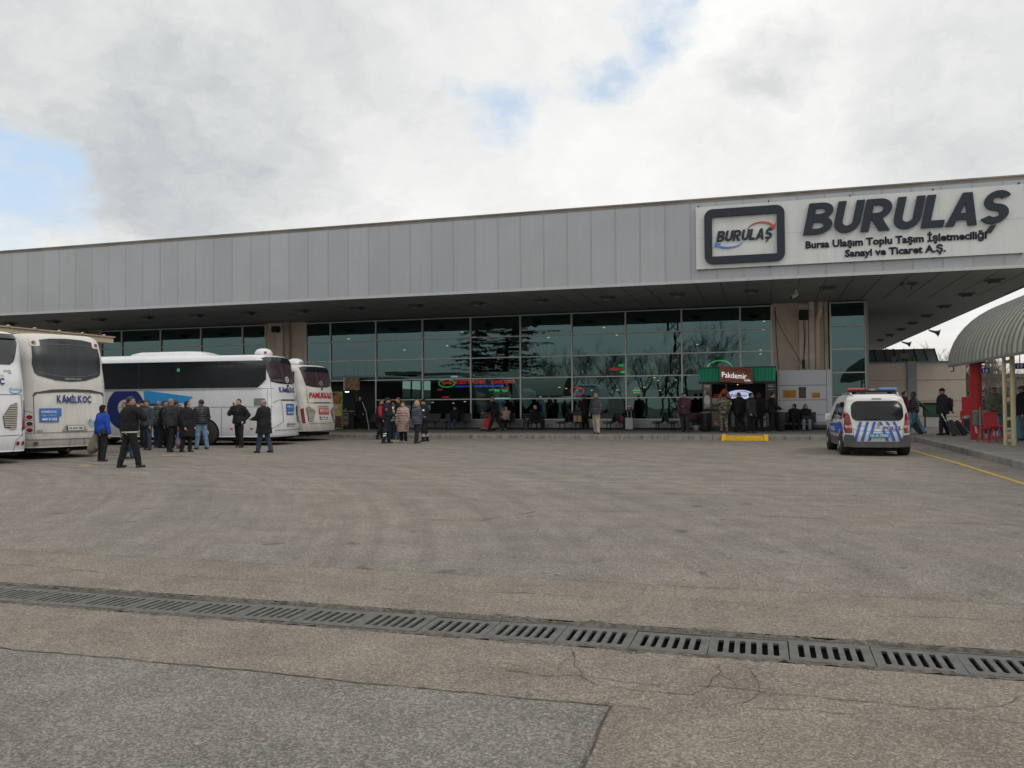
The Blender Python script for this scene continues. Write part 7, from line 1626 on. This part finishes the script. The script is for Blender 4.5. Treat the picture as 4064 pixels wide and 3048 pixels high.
    if style in ('short', 'long', 'bun', 'thin'):
        Hs = SDF(.016); Hs.ell(hp3(0, -.006, .018), V3(.051, .059, .060)*k, .01, yawh)
        if style == 'bun': Hs.ell(hp3(0, -.005, .045), V3(.05, .05, .04)*k, .02, yawh)
        if style == 'long':
            for s_ in (-1, 1): Hs.cap(hp3(s_*.034, -.012, .0), hp3(s_*.050, -.012, -.13), .030*k, .022*k, .02)
            Hs.cap(hp3(0, -.034, 0), hp3(0, -.045, -.14), .042*k, .034*k, .03)
        zc = hp3(0, 0, .036 if style != 'thin' else .01)[2]
        def facecut(X, Y, Z): f_ = fy(X, Y, Z); return np.minimum(f_-(.010 if style != 'thin' else -.012), (zc-Z if style != 'thin' else np.full(X.shape, 1.)))*1.0
        zl = hp3(0, 0, -.028)[2]
        cuts = [lambda X, Y, Z: np.minimum(fy(X, Y, Z)*k-.012*k, zc-Z)]
        if style == 'thin': cuts = [lambda X, Y, Z: np.minimum(fy(X, Y, Z)*k+.020*k, hp3(0, 0, .075)[2]-Z), lambda X, Y, Z: Z-hp3(0, 0, .045)[2]]
        if style in ('short', 'thin', 'bun'): cuts.append(lambda X, Y, Z: zl-Z)
        sdf_obj(Hs, 'hair', hm_, t_, cuts=cuts)
    if style == 'scarf':
        Hs = SDF(.018); Hs.ell(hp3(0, -.008, .012), V3(.056, .064, .068)*k, .01, yawh).cap(hp3(0, -.01, -.04), neck-V3(0, 0, .02*k), .048*k, .062*k, .03).cap(hp3(0, .02, -.06), hp3(0, .03, -.085), .03*k, .03*k, .03)
        fcx = hp3(0, .075, -.002)
        sdf_obj(Hs, 'headscarf', hm_, t_, cuts=[lambda X, Y, Z: .045*k-np.sqrt((X-fcx[0])**2+(Y-fcx[1])**2+((Z-fcx[2])*.72)**2)])
    if hat:
        kind, hmm = hat; Ht = SDF(.016); Ht.ell(hp3(0, -.003, .026), V3(.054, .062, .052 if kind != 'beanie' else .058)*k, .01, yawh)
        if kind in ('cap', 'flat'): Ht.ell(hp3(0, .055, .032), V3(.040, .040, .009)*k, .012, yawh)
        if kind == 'bobble': Ht.ell(hp3(0, 0, .045), V3(.056, .062, .05)*k, .02)
        zz0 = hp3(0, 0, .016)[2]; sdf_obj(Ht, 'hat', hmm, t_, cuts=[lambda X, Y, Z: zz0-Z])
    if beard:
        Bd = SDF(.014); Bd.ell(hp3(0, .020, -.040), V3(.036, .038, .034)*k, .01, yawh); z1_ = hp3(0, 0, -.022)[2]; sdf_obj(Bd, 'beard', HAIR[beard], t_, cuts=[lambda X, Y, Z: Z-z1_])
    if glasses:
        m = MB()
        for s_ in (-1, 1): m.ball(hp3(s_*.020, .053, .005), .014*k, 6, (1, .45, .75))
        m.tube([hp3(-.046, .0, .008), hp3(-.034, .05, .008), hp3(.034, .05, .008), hp3(.046, .0, .008)], .003*k, 5); m.build('sunglasses', blk, t_)
    if xtra: xtra(t_, J, dict(hip=hip, sh=sh, neck=neck, head=hp3, k=k, hand=lambda nm: J[nm][2]+(J[nm][2]-J[nm][1])/max(np.linalg.norm(J[nm][2]-J[nm][1]), 1e-6)*.055*k))
    return t_, J
def world_of(t_, v): return t_.matrix_basis @ Vector(v) if False else Matrix.LocRotScale(t_.location, t_.rotation_euler, None) @ Vector(v)
GZ = 0.
def gpos(px, py, z=0.): p = onZ(px, py, z); return p.x, p.y, z
navyj = cloth('navy', (.016, .020, .030)); blackj = cloth('black2', (.013, .013, .015)); jeans = cloth('jeans', (.045, .085, .155), var=.3); jeans_l = cloth('jeans_light', (.13, .20, .31), var=.3); jeans_d = cloth('jeans_dark', (.035, .055, .085), var=.3)
chino = cloth('chino', (.36, .31, .26)); charc = cloth('charcoal', (.030, .032, .036)); brownsh = mat('shoe_tan', (.26, .12, .05), .6)
def phone(t_, J, I, nm='r', lab='dark phone held by a person'):
    p = world_of(t_, I['hand'](nm)); o = thing('phone', lab, 'phone', p, t_.rotation_euler.z); m = MB(); m.rbox(0, .02, .01, .014 if 'ear' in lab else .07, .075 if 'ear' not in lab else .07, .15 if 'ear' in lab else .012, bev=.004); m.build('case', blk, o)
    m = MB(); m.box(-.03, .03, -.02, .05, .0165, .0175) if 'ear' not in lab else m.box(-.0085, -.0072, -.01, .05, -.05, .07); m.build('screen', bglass, o)
def fold(t_, I, pts, rr_, m_, nm, n=7):
    m = MB(); m.smooth = True; m.tube([Vector(p) for p in pts], rr_, n); return m.build(nm, m_, t_)
def stripes_on_calf(t_, J, nms, offs=(.35, .45), m_=None, rr_=.043):
    for nm in nms:
        A_, K_, N_ = J[nm]
        for f in offs:
            c = K_+(N_-K_)*f; d = (N_-K_)/np.linalg.norm(N_-K_)*.011; m = MB(); m.smooth = True; m.tube([c-d, c+d], [rr_*2.0-.0*f, rr_*1.95], 14, cap=False); m.build('reflective_band', m_ or wtxt, t_)
# --- group by the long coach
blu_j = cloth('royal_blue', (.016, .060, .36))
def x_bluew(t_, J, I):
    k = I['k']; sh_ = I['sh']; b = thing('shoulder_bag', 'small black shoulder bag worn across the blue jumper', 'bag', world_of(t_, I['hip']+V3(.12*k, -.035*k, .02*k)), t_.rotation_euler.z); m = MB(); m.rbox(0, 0, 0, .10, .20, .17, bev=.03); m.build('pouch', blk, b)
    st = [I['hip']+V3(.11*k, -.04*k, .06*k), V3(.03*k, -.105*k, sh_[2]-.14*k), V3(-.055*k, -.075*k, sh_[2]-.005*k), V3(-.06*k, .01*k, sh_[2]+.045*k), V3(-.02*k, .10*k, sh_[2]-.08*k), I['hip']+V3(.12*k, .04*k, .05*k)]
    R_ = Matrix.Rotation(t_.rotation_euler.z, 3, 'Z'); inv = R_.transposed(); m = MB(); m.tube([inv @ (world_of(t_, p)-b.location) for p in st], .012, 5); m.build('strap', blk, b)
    h_ = world_of(t_, I['hand']('l')); c = thing('folded_coat', 'khaki coat hanging from the hand of the woman in blue', 'coat', h_, t_.rotation_euler.z); kh = cloth('khaki', (.17, .155, .115), .02, 5)
    S = SDF(.02); S.cap((0, 0, .05), (-.10, -.03, -.35), .07, .15, .06).cap((.02, .03, .0), (.07, .02, -.30), .06, .10, .05).cap((-.05, 0, -.25), (-.16, -.05, -.46), .10, .07, .05).ell((-.02, .02, -.15), (.13, .10, .2), .05); sdf_obj(S, 'coat', kh, c)
    fold(c, I, [(-.02, .09, -.05), (-.06, .12, -.25), (-.12, .09, -.45)], [.02, .03, .015], kh, 'sleeve')
person('woman in royal blue jumper and black headscarf, back turned, beside the dusty coach', *gpos(407, 1831), -16, 1.60, ('jumper', blu_j), hair=('scarf', cloth('scarf_black', (.012, .012, .014))), head=(-48, 4), L='down2', R='down', legs=(3, -2), bulk=.98, hem=.50, female=True, stance=.08, xtra=x_bluew, collar=False)
def x_white_hem(t_, J, I):
    m = MB(); m.smooth = True; k = I['k']; m.lathe((I['hip'][0], I['hip'][1], I['hip'][2]), [(.126*k, -.022*k), (.128*k, .0*k), (.11*k, .002*k), (.11*k, -.020*k)], 20); o = m.build('white_hem', cloth('white_hem', (.42, .41, .40)), t_); o.scale = (1, .82, 1)
    phone(t_, J, I, 'r', 'phone pressed to the ear of the man with the white hem')
person('man in black jacket with white shirt hem, back turned, nearest to the camera', *gpos(515, 1856), -24, 1.82, ('jacket', cloth('black_wool', (.012, .012, .013))), bottom=cloth('black_jeans', (.013, .014, .016)), hair=('short', 'black'), head=(-30, 2), L='down2', R='ear', legs=(-10, 12), knees=(3, 4), stance=.10, hem=.505, bulk=1.05, skin=skinB, xtra=x_white_hem)
person('man in dark cap and blue jeans, half hidden behind the black jacket', *gpos(515, 1821), -62, 1.76, ('jacket', navyj), bottom=jeans, hat=('cap', navyj), head=(-14, 0), L='pocket', R='pocket', skin=skinB, bulk=1.1, hem=.47)
person('man seen only as a head left of the black jacket', *gpos(497, 1796), 150, 1.70, ('jacket', charc), hair=('short', 'brown'), skin=skinB)
person('man in blue grey jacket facing us within the coach crowd', *gpos(584, 1786), 176, 1.76, ('jacket', cloth('slate', (.045, .062, .080))), bottom=jeans_d, hair=('short', 'black'), L='pocket', R='pocket', skin=skinB, stance=.085, head=(10, 6), hem=.48)
person('man in dark cap behind the blue grey jacket', *gpos(566, 1776), 150, 1.78, ('jacket', blackj), hat=('cap', blackj), skin=skinB)
person('man in green hooded quilted jacket, back turned by the coach', *gpos(627, 1776), 12, 1.74, ('jacket', quilt('green', (.040, .062, .035))), bottom=jeans_d, shoes=brownsh, hair=('short', 'grey'), head=(20, 6), hood=quilt('green', (.040, .062, .035)), L='pocket', R='pocket', bulk=1.08, hem=.48)
person('man with lowered head in dark clothes behind the grey haired man', *gpos(652, 1778), -60, 1.76, ('jacket', blackj), hair=('short', 'black'), head=(-20, 22), skin=skinB)
def x_plastic(t_, J, I):
    h_ = world_of(t_, I['hand']('r')); b = thing('plastic_bag', 'blue plastic bag with red pattern hanging between two people', 'bag', h_+Vector((.02, 0, -.05)), 0); S = SDF(.02); S.cap((0, 0, -.08), (0, 0, -.46), .06, .135, .04).ell((.02, 0, -.40), (.15, .10, .13), .04)
    m = bpy.data.materials.new('bag_blue_red'); m.use_nodes = True; t = NT(m.node_tree); bb = t.n['Principled BSDF']; p = t.new('ShaderNodeTexCoord').outputs['Object']; t.put(bb, 'Base Color', t.mix(t.rng(t.noise(p, 9, 3, .6), .5, .56), (.06, .16, .28), (.36, .05, .08))); bb.inputs['Roughness'].default_value = .4; sdf_obj(S, 'bag', m, b); MB().tube([(-.05, 0, -.1), (0, 0, .05), (.05, 0, -.1)], .012, 5).build('handle', MATS['paint_sky_blue'], b)
person('grey haired man in dark grey jacket, back turned, middle of the coach crowd', *gpos(676, 1794), -8, 1.80, ('jacket', cloth('dark_grey', (.030, .033, .038))), hair=('short', 'grey'), L='pocket', R='down', bulk=1.1, hem=.49, head=(6, 8), xtra=x_plastic)
person('man mostly hidden behind the grey haired man and the hooded woman', *gpos(697, 1780), 30, 1.78, ('jacket', charc), hair=('short', 'brown'), skin=skinB)
person('woman in long black hooded coat and sunglasses turned right', *gpos(741, 1794), -92, 1.72, ('coat', cloth('black_coat', (.014, .014, .016))), hair=('scarf', cloth('hood_dark', (.022, .022, .024))), head=(-8, 0), L='pocket', R='pocket', hem=.30, bulk=1.06, flare=.014, female=True, glasses=True)
person('man in black quilted jacket and light blue jeans turned left', *gpos(799, 1783), 62, 1.78, ('jacket', quilt('black', (.016, .018, .022))), bottom=jeans_l, hair=('short', 'black'), head=(26, 0), L='front', R='pocket', skin=skinB, stance=.085, hem=.50, bulk=1.02)
def x_officer(t_, J, I):
    phone(t_, J, I, 'r', 'phone at the ear of the dark uniformed man'); m = MB(); k = I['k']; m.rbox(-.055*k, .100*k, I['sh'][2]-.06*k, .05, .012, .06, bev=.004); m.build('chest_badge', mat('badge_gold', (.32, .26, .14), .4, .4), t_)
    m = MB(); m.rbox(.05*k, .102*k, I['sh'][2]-.05*k, .07, .01, .022); m.build('name_tape', wtxt, t_); m = MB(); m.rbox(-.10*k, .01*k, I['hip'][2]-.05*k, .05, .09, .2, bev=.015); m.build('holster', blk, t_)
person('man in dark uniform phoning, hand on hip, against the coach flank', *gpos(949, 1776), 168, 1.80, ('jacket', cloth('uniform_black', (.014, .015, .018))), hair=('short', 'black'), head=(12, 0), R='ear', L='hip', stance=.095, hem=.49, bulk=1.08, xtra=x_officer)
person('balding man in black overcoat and jeans walking left looking at his phone', *gpos(1048, 1797), 88, 1.76, ('overcoat', cloth('overcoat', (.014, .015, .017))), bottom=jeans_d, hair=('thin', 'grey'), head=(0, 18), L='phone', R='down', legs=(13, -10), knees=(4, 8), hem=.36, bulk=1.08, flare=.012, skin=skinB, xtra=lambda t_, J, I: phone(t_, J, I, 'l', 'phone held out by the balding man'))
person('person standing behind the dusty coach, only feet showing', *gpos(306, 1783), 170, 1.70, ('jacket', blackj), hair=('short', 'black'))
# --- group in front of the entrance
def x_red(t_, J, I):
    S, E_, W_ = J['r']; g = SDF(.02); g.cap(S+V3(.012, 0, -.02), E_+V3(.01, 0, 0), .100, .088, .02).cap(E_, E_+(W_-E_)*.45, .086, .074, .02); sdf_obj(g, 'red_sleeve', cloth('red', (.42, .018, .03)), t_)
person('bearded man in black and red top, left edge of the group at the entrance', *gpos(1511, 1744), -70, 1.78, ('top', blackj), bottom=cloth('black', (.014, .015, .017)), hair=('short', 'brown'), beard='brown', head=(-12, 10), L='down', R='pocket', xtra=x_red, shoes=mat('trainer', (.05, .05, .055), .6), skin=skinB)
nuni = cloth('uniform_navy', (.013, .018, .030))
def x_patch(t_, J, I):
    S, E_, W_ = J['r']; c = S+(E_-S)*.35; m = MB(); m.rbox(c[0]+.098, c[1], c[2], .02, .10, .10, bev=.004); m.build('red_patch', redt, t_)
    A_, K_, N_ = J['R']
    for f in (.28, .46):
        c = K_+(N_-K_)*f; m = MB(); m.rbox(c[0]+.068, c[1]+.01, c[2], .05, .13, .04, rx=rad(15), bev=.004); m.build('reflective_band', wtxt, t_)
    A_, K_, N_ = J['R']; c = K_+(N_-K_)*.0; m = MB(); m.rbox(c[0]+.078, c[1], c[2]+.05, .02, .10, .012); m.build('pocket_tape', gtxt, t_)
person('man in navy uniform and dark cap with red sleeve patch and white leg bands', *gpos(1537, 1760), -74, 1.82, ('jacket', nuni), bottom=nuni, hat=('cap', cloth('cap_dark', (.02, .022, .026))), hair=('short', 'black'), beard='black', head=(-18, 0), L='front', R='front', bulk=1.06, hem=.52, stance=.075, xtra=x_patch, skin=skinB)
def x_checks(t_, J, I):
    k = I['k']; m = MB(); m.smooth = True; m.lathe((0, 0, I['hip'][2]+.17*k), [(.132*k, -.02*k), (.134*k, .02*k), (.11*k, .022*k), (.11*k, -.022*k)], 20); o = m.build('black_strap', blk, t_); o.scale = (1, .86, 1)
person('woman in white and olive checked jacket, back turned in the group', *gpos(1561, 1744), -10, 1.64, ('jacket', checks()), bottom=navyj, hair=('short', 'red'), head=(-10, 0), L='front', R='down', hem=.50, female=True, xtra=x_checks)
person('tall dark haired man in black looking down behind the checked jacket', *gpos(1583, 1744), 118, 1.86, ('jacket', blackj), bottom=jeans_d, hair=('short', 'brown'), head=(10, 14), R='hold', L='down', skin=skinB)
person('smiling woman in long pale pink quilted coat and white shoes', *gpos(1600, 1757), 176, 1.64, ('coat', quilt('pink', (.34, .235, .205), .11)), bottom=cloth('black', (.014, .015, .017)), shoes=mat('shoe_cream', (.55, .50, .42), .6), hair=('bun', 'red'), L='pocket', R='pocket', hem=.27, flare=.012, bulk=1.12, female=True, stance=.085, hood=quilt('pink', (.34, .235, .205), .11), head=(6, -4))
person('blonde woman in blue grey quilted jacket, back half turned', *gpos(1655, 1760), -38, 1.70, ('jacket', quilt('slate', (.045, .052, .068))), bottom=navyj, hair=('long', 'blonde'), head=(-30, 4), L='front', R='front', bulk=1.1, hem=.44, hood=quilt('slate', (.045, .052, .068)), female=True)
def x_beanie(t_, J, I):
    stripes_on_calf(t_, J, 'LR', (.42, .52, .62)); k = I['k']; S, E_, W_ = J['l']; c = S+(E_-S)*.4; m = MB(); m.ball((c[0]-.09, c[1]+.02, c[2]), .05, 8, (.4, 1, 1)); m.build('round_badge', wtxt, t_); m = MB(); m.rbox(-.05*k, .098*k, I['sh'][2]-.03*k, .11, .02, .07, bev=.004); m.build('name_tape', mat('tape_pale', (.45, .55, .58), .5), t_)
person('officer in black beanie and dark uniform with white ankle bands', *gpos(1684, 1753), 112, 1.76, ('jacket', cloth('uniform_black', (.014, .015, .018))), bottom=cloth('uniform_black', (.014, .015, .018)), hat=('beanie', blackj), head=(10, 12), L='pocket', R='front', bulk=1.1, hem=.49, stance=.085, xtra=x_beanie)
# --- along the glass front
person('man in black with sunglasses in the dark entrance', onY(1430, 1690, 43.9).x, 43.9, PZ, 176, 1.84, ('coat', blackj), hair=('thin', 'black'), glasses=True, hem=.30, L='pocket', R='pocket')
def seat(px, y=43.55): return onY(px, 1650, y).x, y, PZ
person('lone man seated on a bench in dark clothes, hands in his lap', *seat(1806, 43.85), 178, 1.72, ('jacket', blackj), bottom=jeans_d, hat=('beanie', blackj), L='lap', R='lap', sit=.46, head=(-8, 14))
person('grey haired man in black striding left behind a luggage trolley', *gpos(1966, 1712, PZ), 88, 1.78, ('jacket', blackj), hair=('short', 'grey'), L='push', R='push', legs=(24, -22), knees=(6, 10), lean=10, hem=.46, skin=skinB)
def x_cardigan(t_, J, I): fold(t_, I, [I['sh']+V3(-.03, .12, -.02), I['hip']+V3(-.02, .13, .15)], [.02, .03], cloth('white_shirt', (.60, .59, .57)), 'blouse_front')
person('young woman with long brown hair in pink cardigan seated with folded arms', *seat(2009, 43.8), 174, 1.64, ('cardigan', cloth('rose', (.40, .27, .235))), bottom=blackj, hair=('long', 'brown'), L='cross', R='cross', sit=.46, female=True, bulk=.98, xtra=x_cardigan, shoes=mat('shoe_cream', (.55, .50, .42), .6))
person('bald man in black seated facing right on the bench', *seat(2122, 43.3), -88, 1.74, ('jacket', blackj), hair=('none', 'black'), L='knee', R='knee', sit=.46, bulk=1.08)
person('man in flat cap and black overcoat standing with his hand at his mouth', *gpos(2321, 1704, PZ), 84, 1.80, ('overcoat', cloth('overcoat', (.014, .015, .017))), hat=('flat', blackj), hair=('short', 'grey'), L='face', R='pocket', hem=.32, bulk=1.08, skin=skinB)
def x_logo(t_, J, I): S, E_, W_ = J['l']; c = S+(E_-S)*.5; m = MB(); m.ball((c[0]-.09, c[1]+.02, c[2]), .03, 6, (.4, 1, 1)); m.build('sleeve_badge', wtxt, t_)
person('man in slate quilted jacket and beige trousers standing alone on the kerb', *gpos(2367, 1722, PZ), 152, 1.82, ('jacket', quilt('slate_dark', (.036, .040, .048), .075)), bottom=chino, hair=('short', 'grey'), L='pocket', R='pocket', head=(26, 4), hem=.485, bulk=1.12, stance=.085, skin=skinB, xtra=x_logo)
person('woman in white knitted hat and dark fur collared coat seated behind the silver suitcase', *seat(2498, 43.3), 172, 1.64, ('coat', blackj), hat=('bobble', cloth('knit_white', (.48, .47, .46), .012, 30)), hair=('long', 'brown'), hood=mat('fur_brown', (.16, .10, .06), .9, var=.5, scale=30, bump=.02), L='lap', R='lap', sit=.46, female=True, bulk=1.05)
maroon = quilt('maroon', (.060, .018, .030), .07)
person('man in maroon quilted jacket standing left of the kiosk', *gpos(2719, 1717, PZ), 168, 1.80, ('jacket', maroon), bottom=charc, hair=('short', 'black'), head=(24, 2), R='down', L='chest', hem=.47, bulk=1.06, stance=.085, skin=skinB)
person('man in grey hood half hidden behind the maroon jacket', *gpos(2712, 1713, PZ), 140, 1.80, ('jacket', cloth('grey_mid', (.10, .10, .10))), hair=('short', 'black'), skin=skinB)
# --- at the kiosk
person('man in camouflage clothes ordering at the kiosk, back turned', *gpos(2874, 1717, PZ), 6, 1.76, ('jacket', camo()), bottom=camo(), hair=('short', 'black'), hat=('beanie', blackj), hem=.47, L='hold', R='hold', bulk=.95)
person('person with reddish hair in black hooded jacket at the kiosk counter', *gpos(2934, 1716, PZ), 38, 1.80, ('jacket', blackj), hair=('short', 'red'), head=(30, 0), L='hold', R='down', bulk=1.12, hem=.43, hood=blackj)
person('young man in black puffy coat looking right at the kiosk', *gpos(2981, 1718, PZ), -120, 1.78, ('coat', quilt('jet', (.014, .015, .018))), hair=('short', 'black'), head=(34, 0), L='down', R='pocket', bulk=1.14, hem=.42)
person('dark haired man in black, back turned, right of the puffy coat', *gpos(3012, 1714, PZ), 8, 1.82, ('coat', blackj), hair=('short', 'black'), R='down', L='hold', bulk=1.12, hem=.40, legs=(8, -12), skin=skinB)
def x_pack(lb, m_, m2=None):
    def f(t_, J, I):
        k = I['k']; b = thing('backpack', lb, 'backpack', world_of(t_, I['hip']+(I['sh']-I['hip'])*.55+V3(0, -.135*k, 0)), t_.rotation_euler.z); S = SDF(.02); S.ell((0, 0, 0), (.16, .10, .25), .03).ell((0, -.06, -.08), (.12, .07, .12), .03); sdf_obj(S, 'pack', m_, b)
        for s_ in (-1, 1): MB().tube([(s_*.09, .06, -.16), (s_*.12, .20, -.05), (s_*.11, .20, .14), (s_*.08, .08, .20)], .016, 5).build('strap', m_, b)
        if m2: m = MB(); m.rbox(0, -.10, .10, .16, .05, .18, bev=.02); m.build('front_pocket', m2, b)
    return f
person('young man in black with backpack looking at a phone, right side of the kiosk', *gpos(3065, 1716, PZ), -76, 1.78, ('jacket', blackj), bottom=blackj, hair=('short', 'black'), head=(0, 16), L='hold', R='hold', hem=.47, shoes=mat('trainer_grey', (.10, .10, .10), .6), xtra=lambda t_, J, I: (x_pack('navy backpack on the young man beside the kiosk', cloth('pack_navy', (.022, .026, .036)))(t_, J, I), phone(t_, J, I, 'r', 'phone in the hands of the backpacked young man')))
person('kiosk vendor in dark clothes standing inside behind the counter', k(1075, 800).x, KY+1.2, PZ, 178, 1.76, ('top', blackj), hair=('short', 'black'), L='hold', R='hold', skin=skinB)
person('woman in black headscarf and long black coat seated, left of two on the bench', *seat(3152, 43.2), 192, 1.66, ('coat', blackj), hair=('scarf', cloth('scarf_black', (.012, .012, .014))), head=(-50, 0), L='lap', R='lap', sit=.46, female=True, bulk=1.1)
def x_lapbag(t_, J, I):
    b = thing('handbag', 'black handbag on the lap of the seated woman in pale jeans', 'bag', world_of(t_, I['hip']+V3(0, .24, .16)), t_.rotation_euler.z); m = MB(); m.rbox(0, 0, 0, .36, .14, .2, bev=.05); m.build('bag', blkc, b); MB().tube([(-.1, 0, .09), (-.06, 0, .19), (.06, 0, .19), (.1, 0, .09)], .01, 5).build('handle', blkc, b)
person('woman with long dark hair and pale jeans seated, right of two on the bench', *seat(3197, 43.2), 184, 1.64, ('jacket', blackj), bottom=cloth('jeans_pale', (.20, .25, .28), var=.3), hair=('long', 'black'), L='lap', R='lap', sit=.46, female=True, bulk=1.08, hem=.50, head=(12, 6), glasses=False, xtra=x_lapbag)
# --- right side
person('person with reddish hair mostly hidden behind the police van', *gpos(3590, 1716, PZ), -80, 1.78, ('top', cloth('wine', (.10, .02, .03))), hair=('short', 'red'))
def x_skirt(t_, J, I): pass
person('dark skinned person striding left with one arm stretched back, beside the van', *gpos(3630, 1724, PZ), 80, 1.78, ('jacket', quilt('leather', (.020, .024, .032))), bottom=cloth('teal_cloth', (.07, .17, .24), var=.5), hair=('short', 'black'), skin=skinC, L='front', R='backfar', legs=(18, -20), knees=(4, 10), hem=.50)
person('man in dark beanie with backpack pulling two suitcases', *gpos(3744, 1727, PZ), 84, 1.86, ('jacket', cloth('navy2', (.018, .021, .028))), bottom=cloth('navy3', (.018, .022, .032)), hat=('beanie', blackj), hair=('short', 'grey'), head=(20, 4), L='down', R='back', legs=(9, -8), bulk=1.14, hem=.45, skin=skinB, xtra=x_pack('dark backpack with a red pocket on the man in the beanie', cloth('pack_dark', (.022, .022, .026)), cloth('pack_red', (.26, .03, .025))))
person('man in green hoodie and sunglasses behind the red chair', *gpos(3950, 1740, PZ), 176, 1.84, ('hoodie', cloth('sage', (.125, .150, .115))), bottom=jeans_l, hair=('short', 'black'), beard='brown', glasses=True, head=(-14, 2), L='front', R='hold', bulk=1.14, hem=.47, stance=.09, skin=skinB, legs=(8, -6))
person('man in dark jacket and grey cap at the right edge of the picture', *gpos(4062, 1748, PZ), 100, 1.86, ('jacket', blackj), bottom=cloth('grey_mid', (.10, .10, .10)), hat=('cap', cloth('cap_grey', (.07, .08, .10))), hair=('short', 'black'), L='pocket', R='pocket', bulk=1.1, skin=skinB)
p = onZ(3938, 1735, PZ); t_ = thing('daypack', 'round dark bag held before the man in the green hoodie', 'bag', (p.x, p.y-.35, PZ+.92)); S = SDF(.02); S.ell((0, 0, 0), (.19, .13, .17), .03).ell((.05, 0, .10), (.10, .09, .08), .03); sdf_obj(S, 'bag', blackj, t_); MB().tube([(-.08, 0, .12), (-.02, 0, .24), (.08, .02, .40), (.12, .1, .52)], .014, 5).build('strap', blackj, t_)
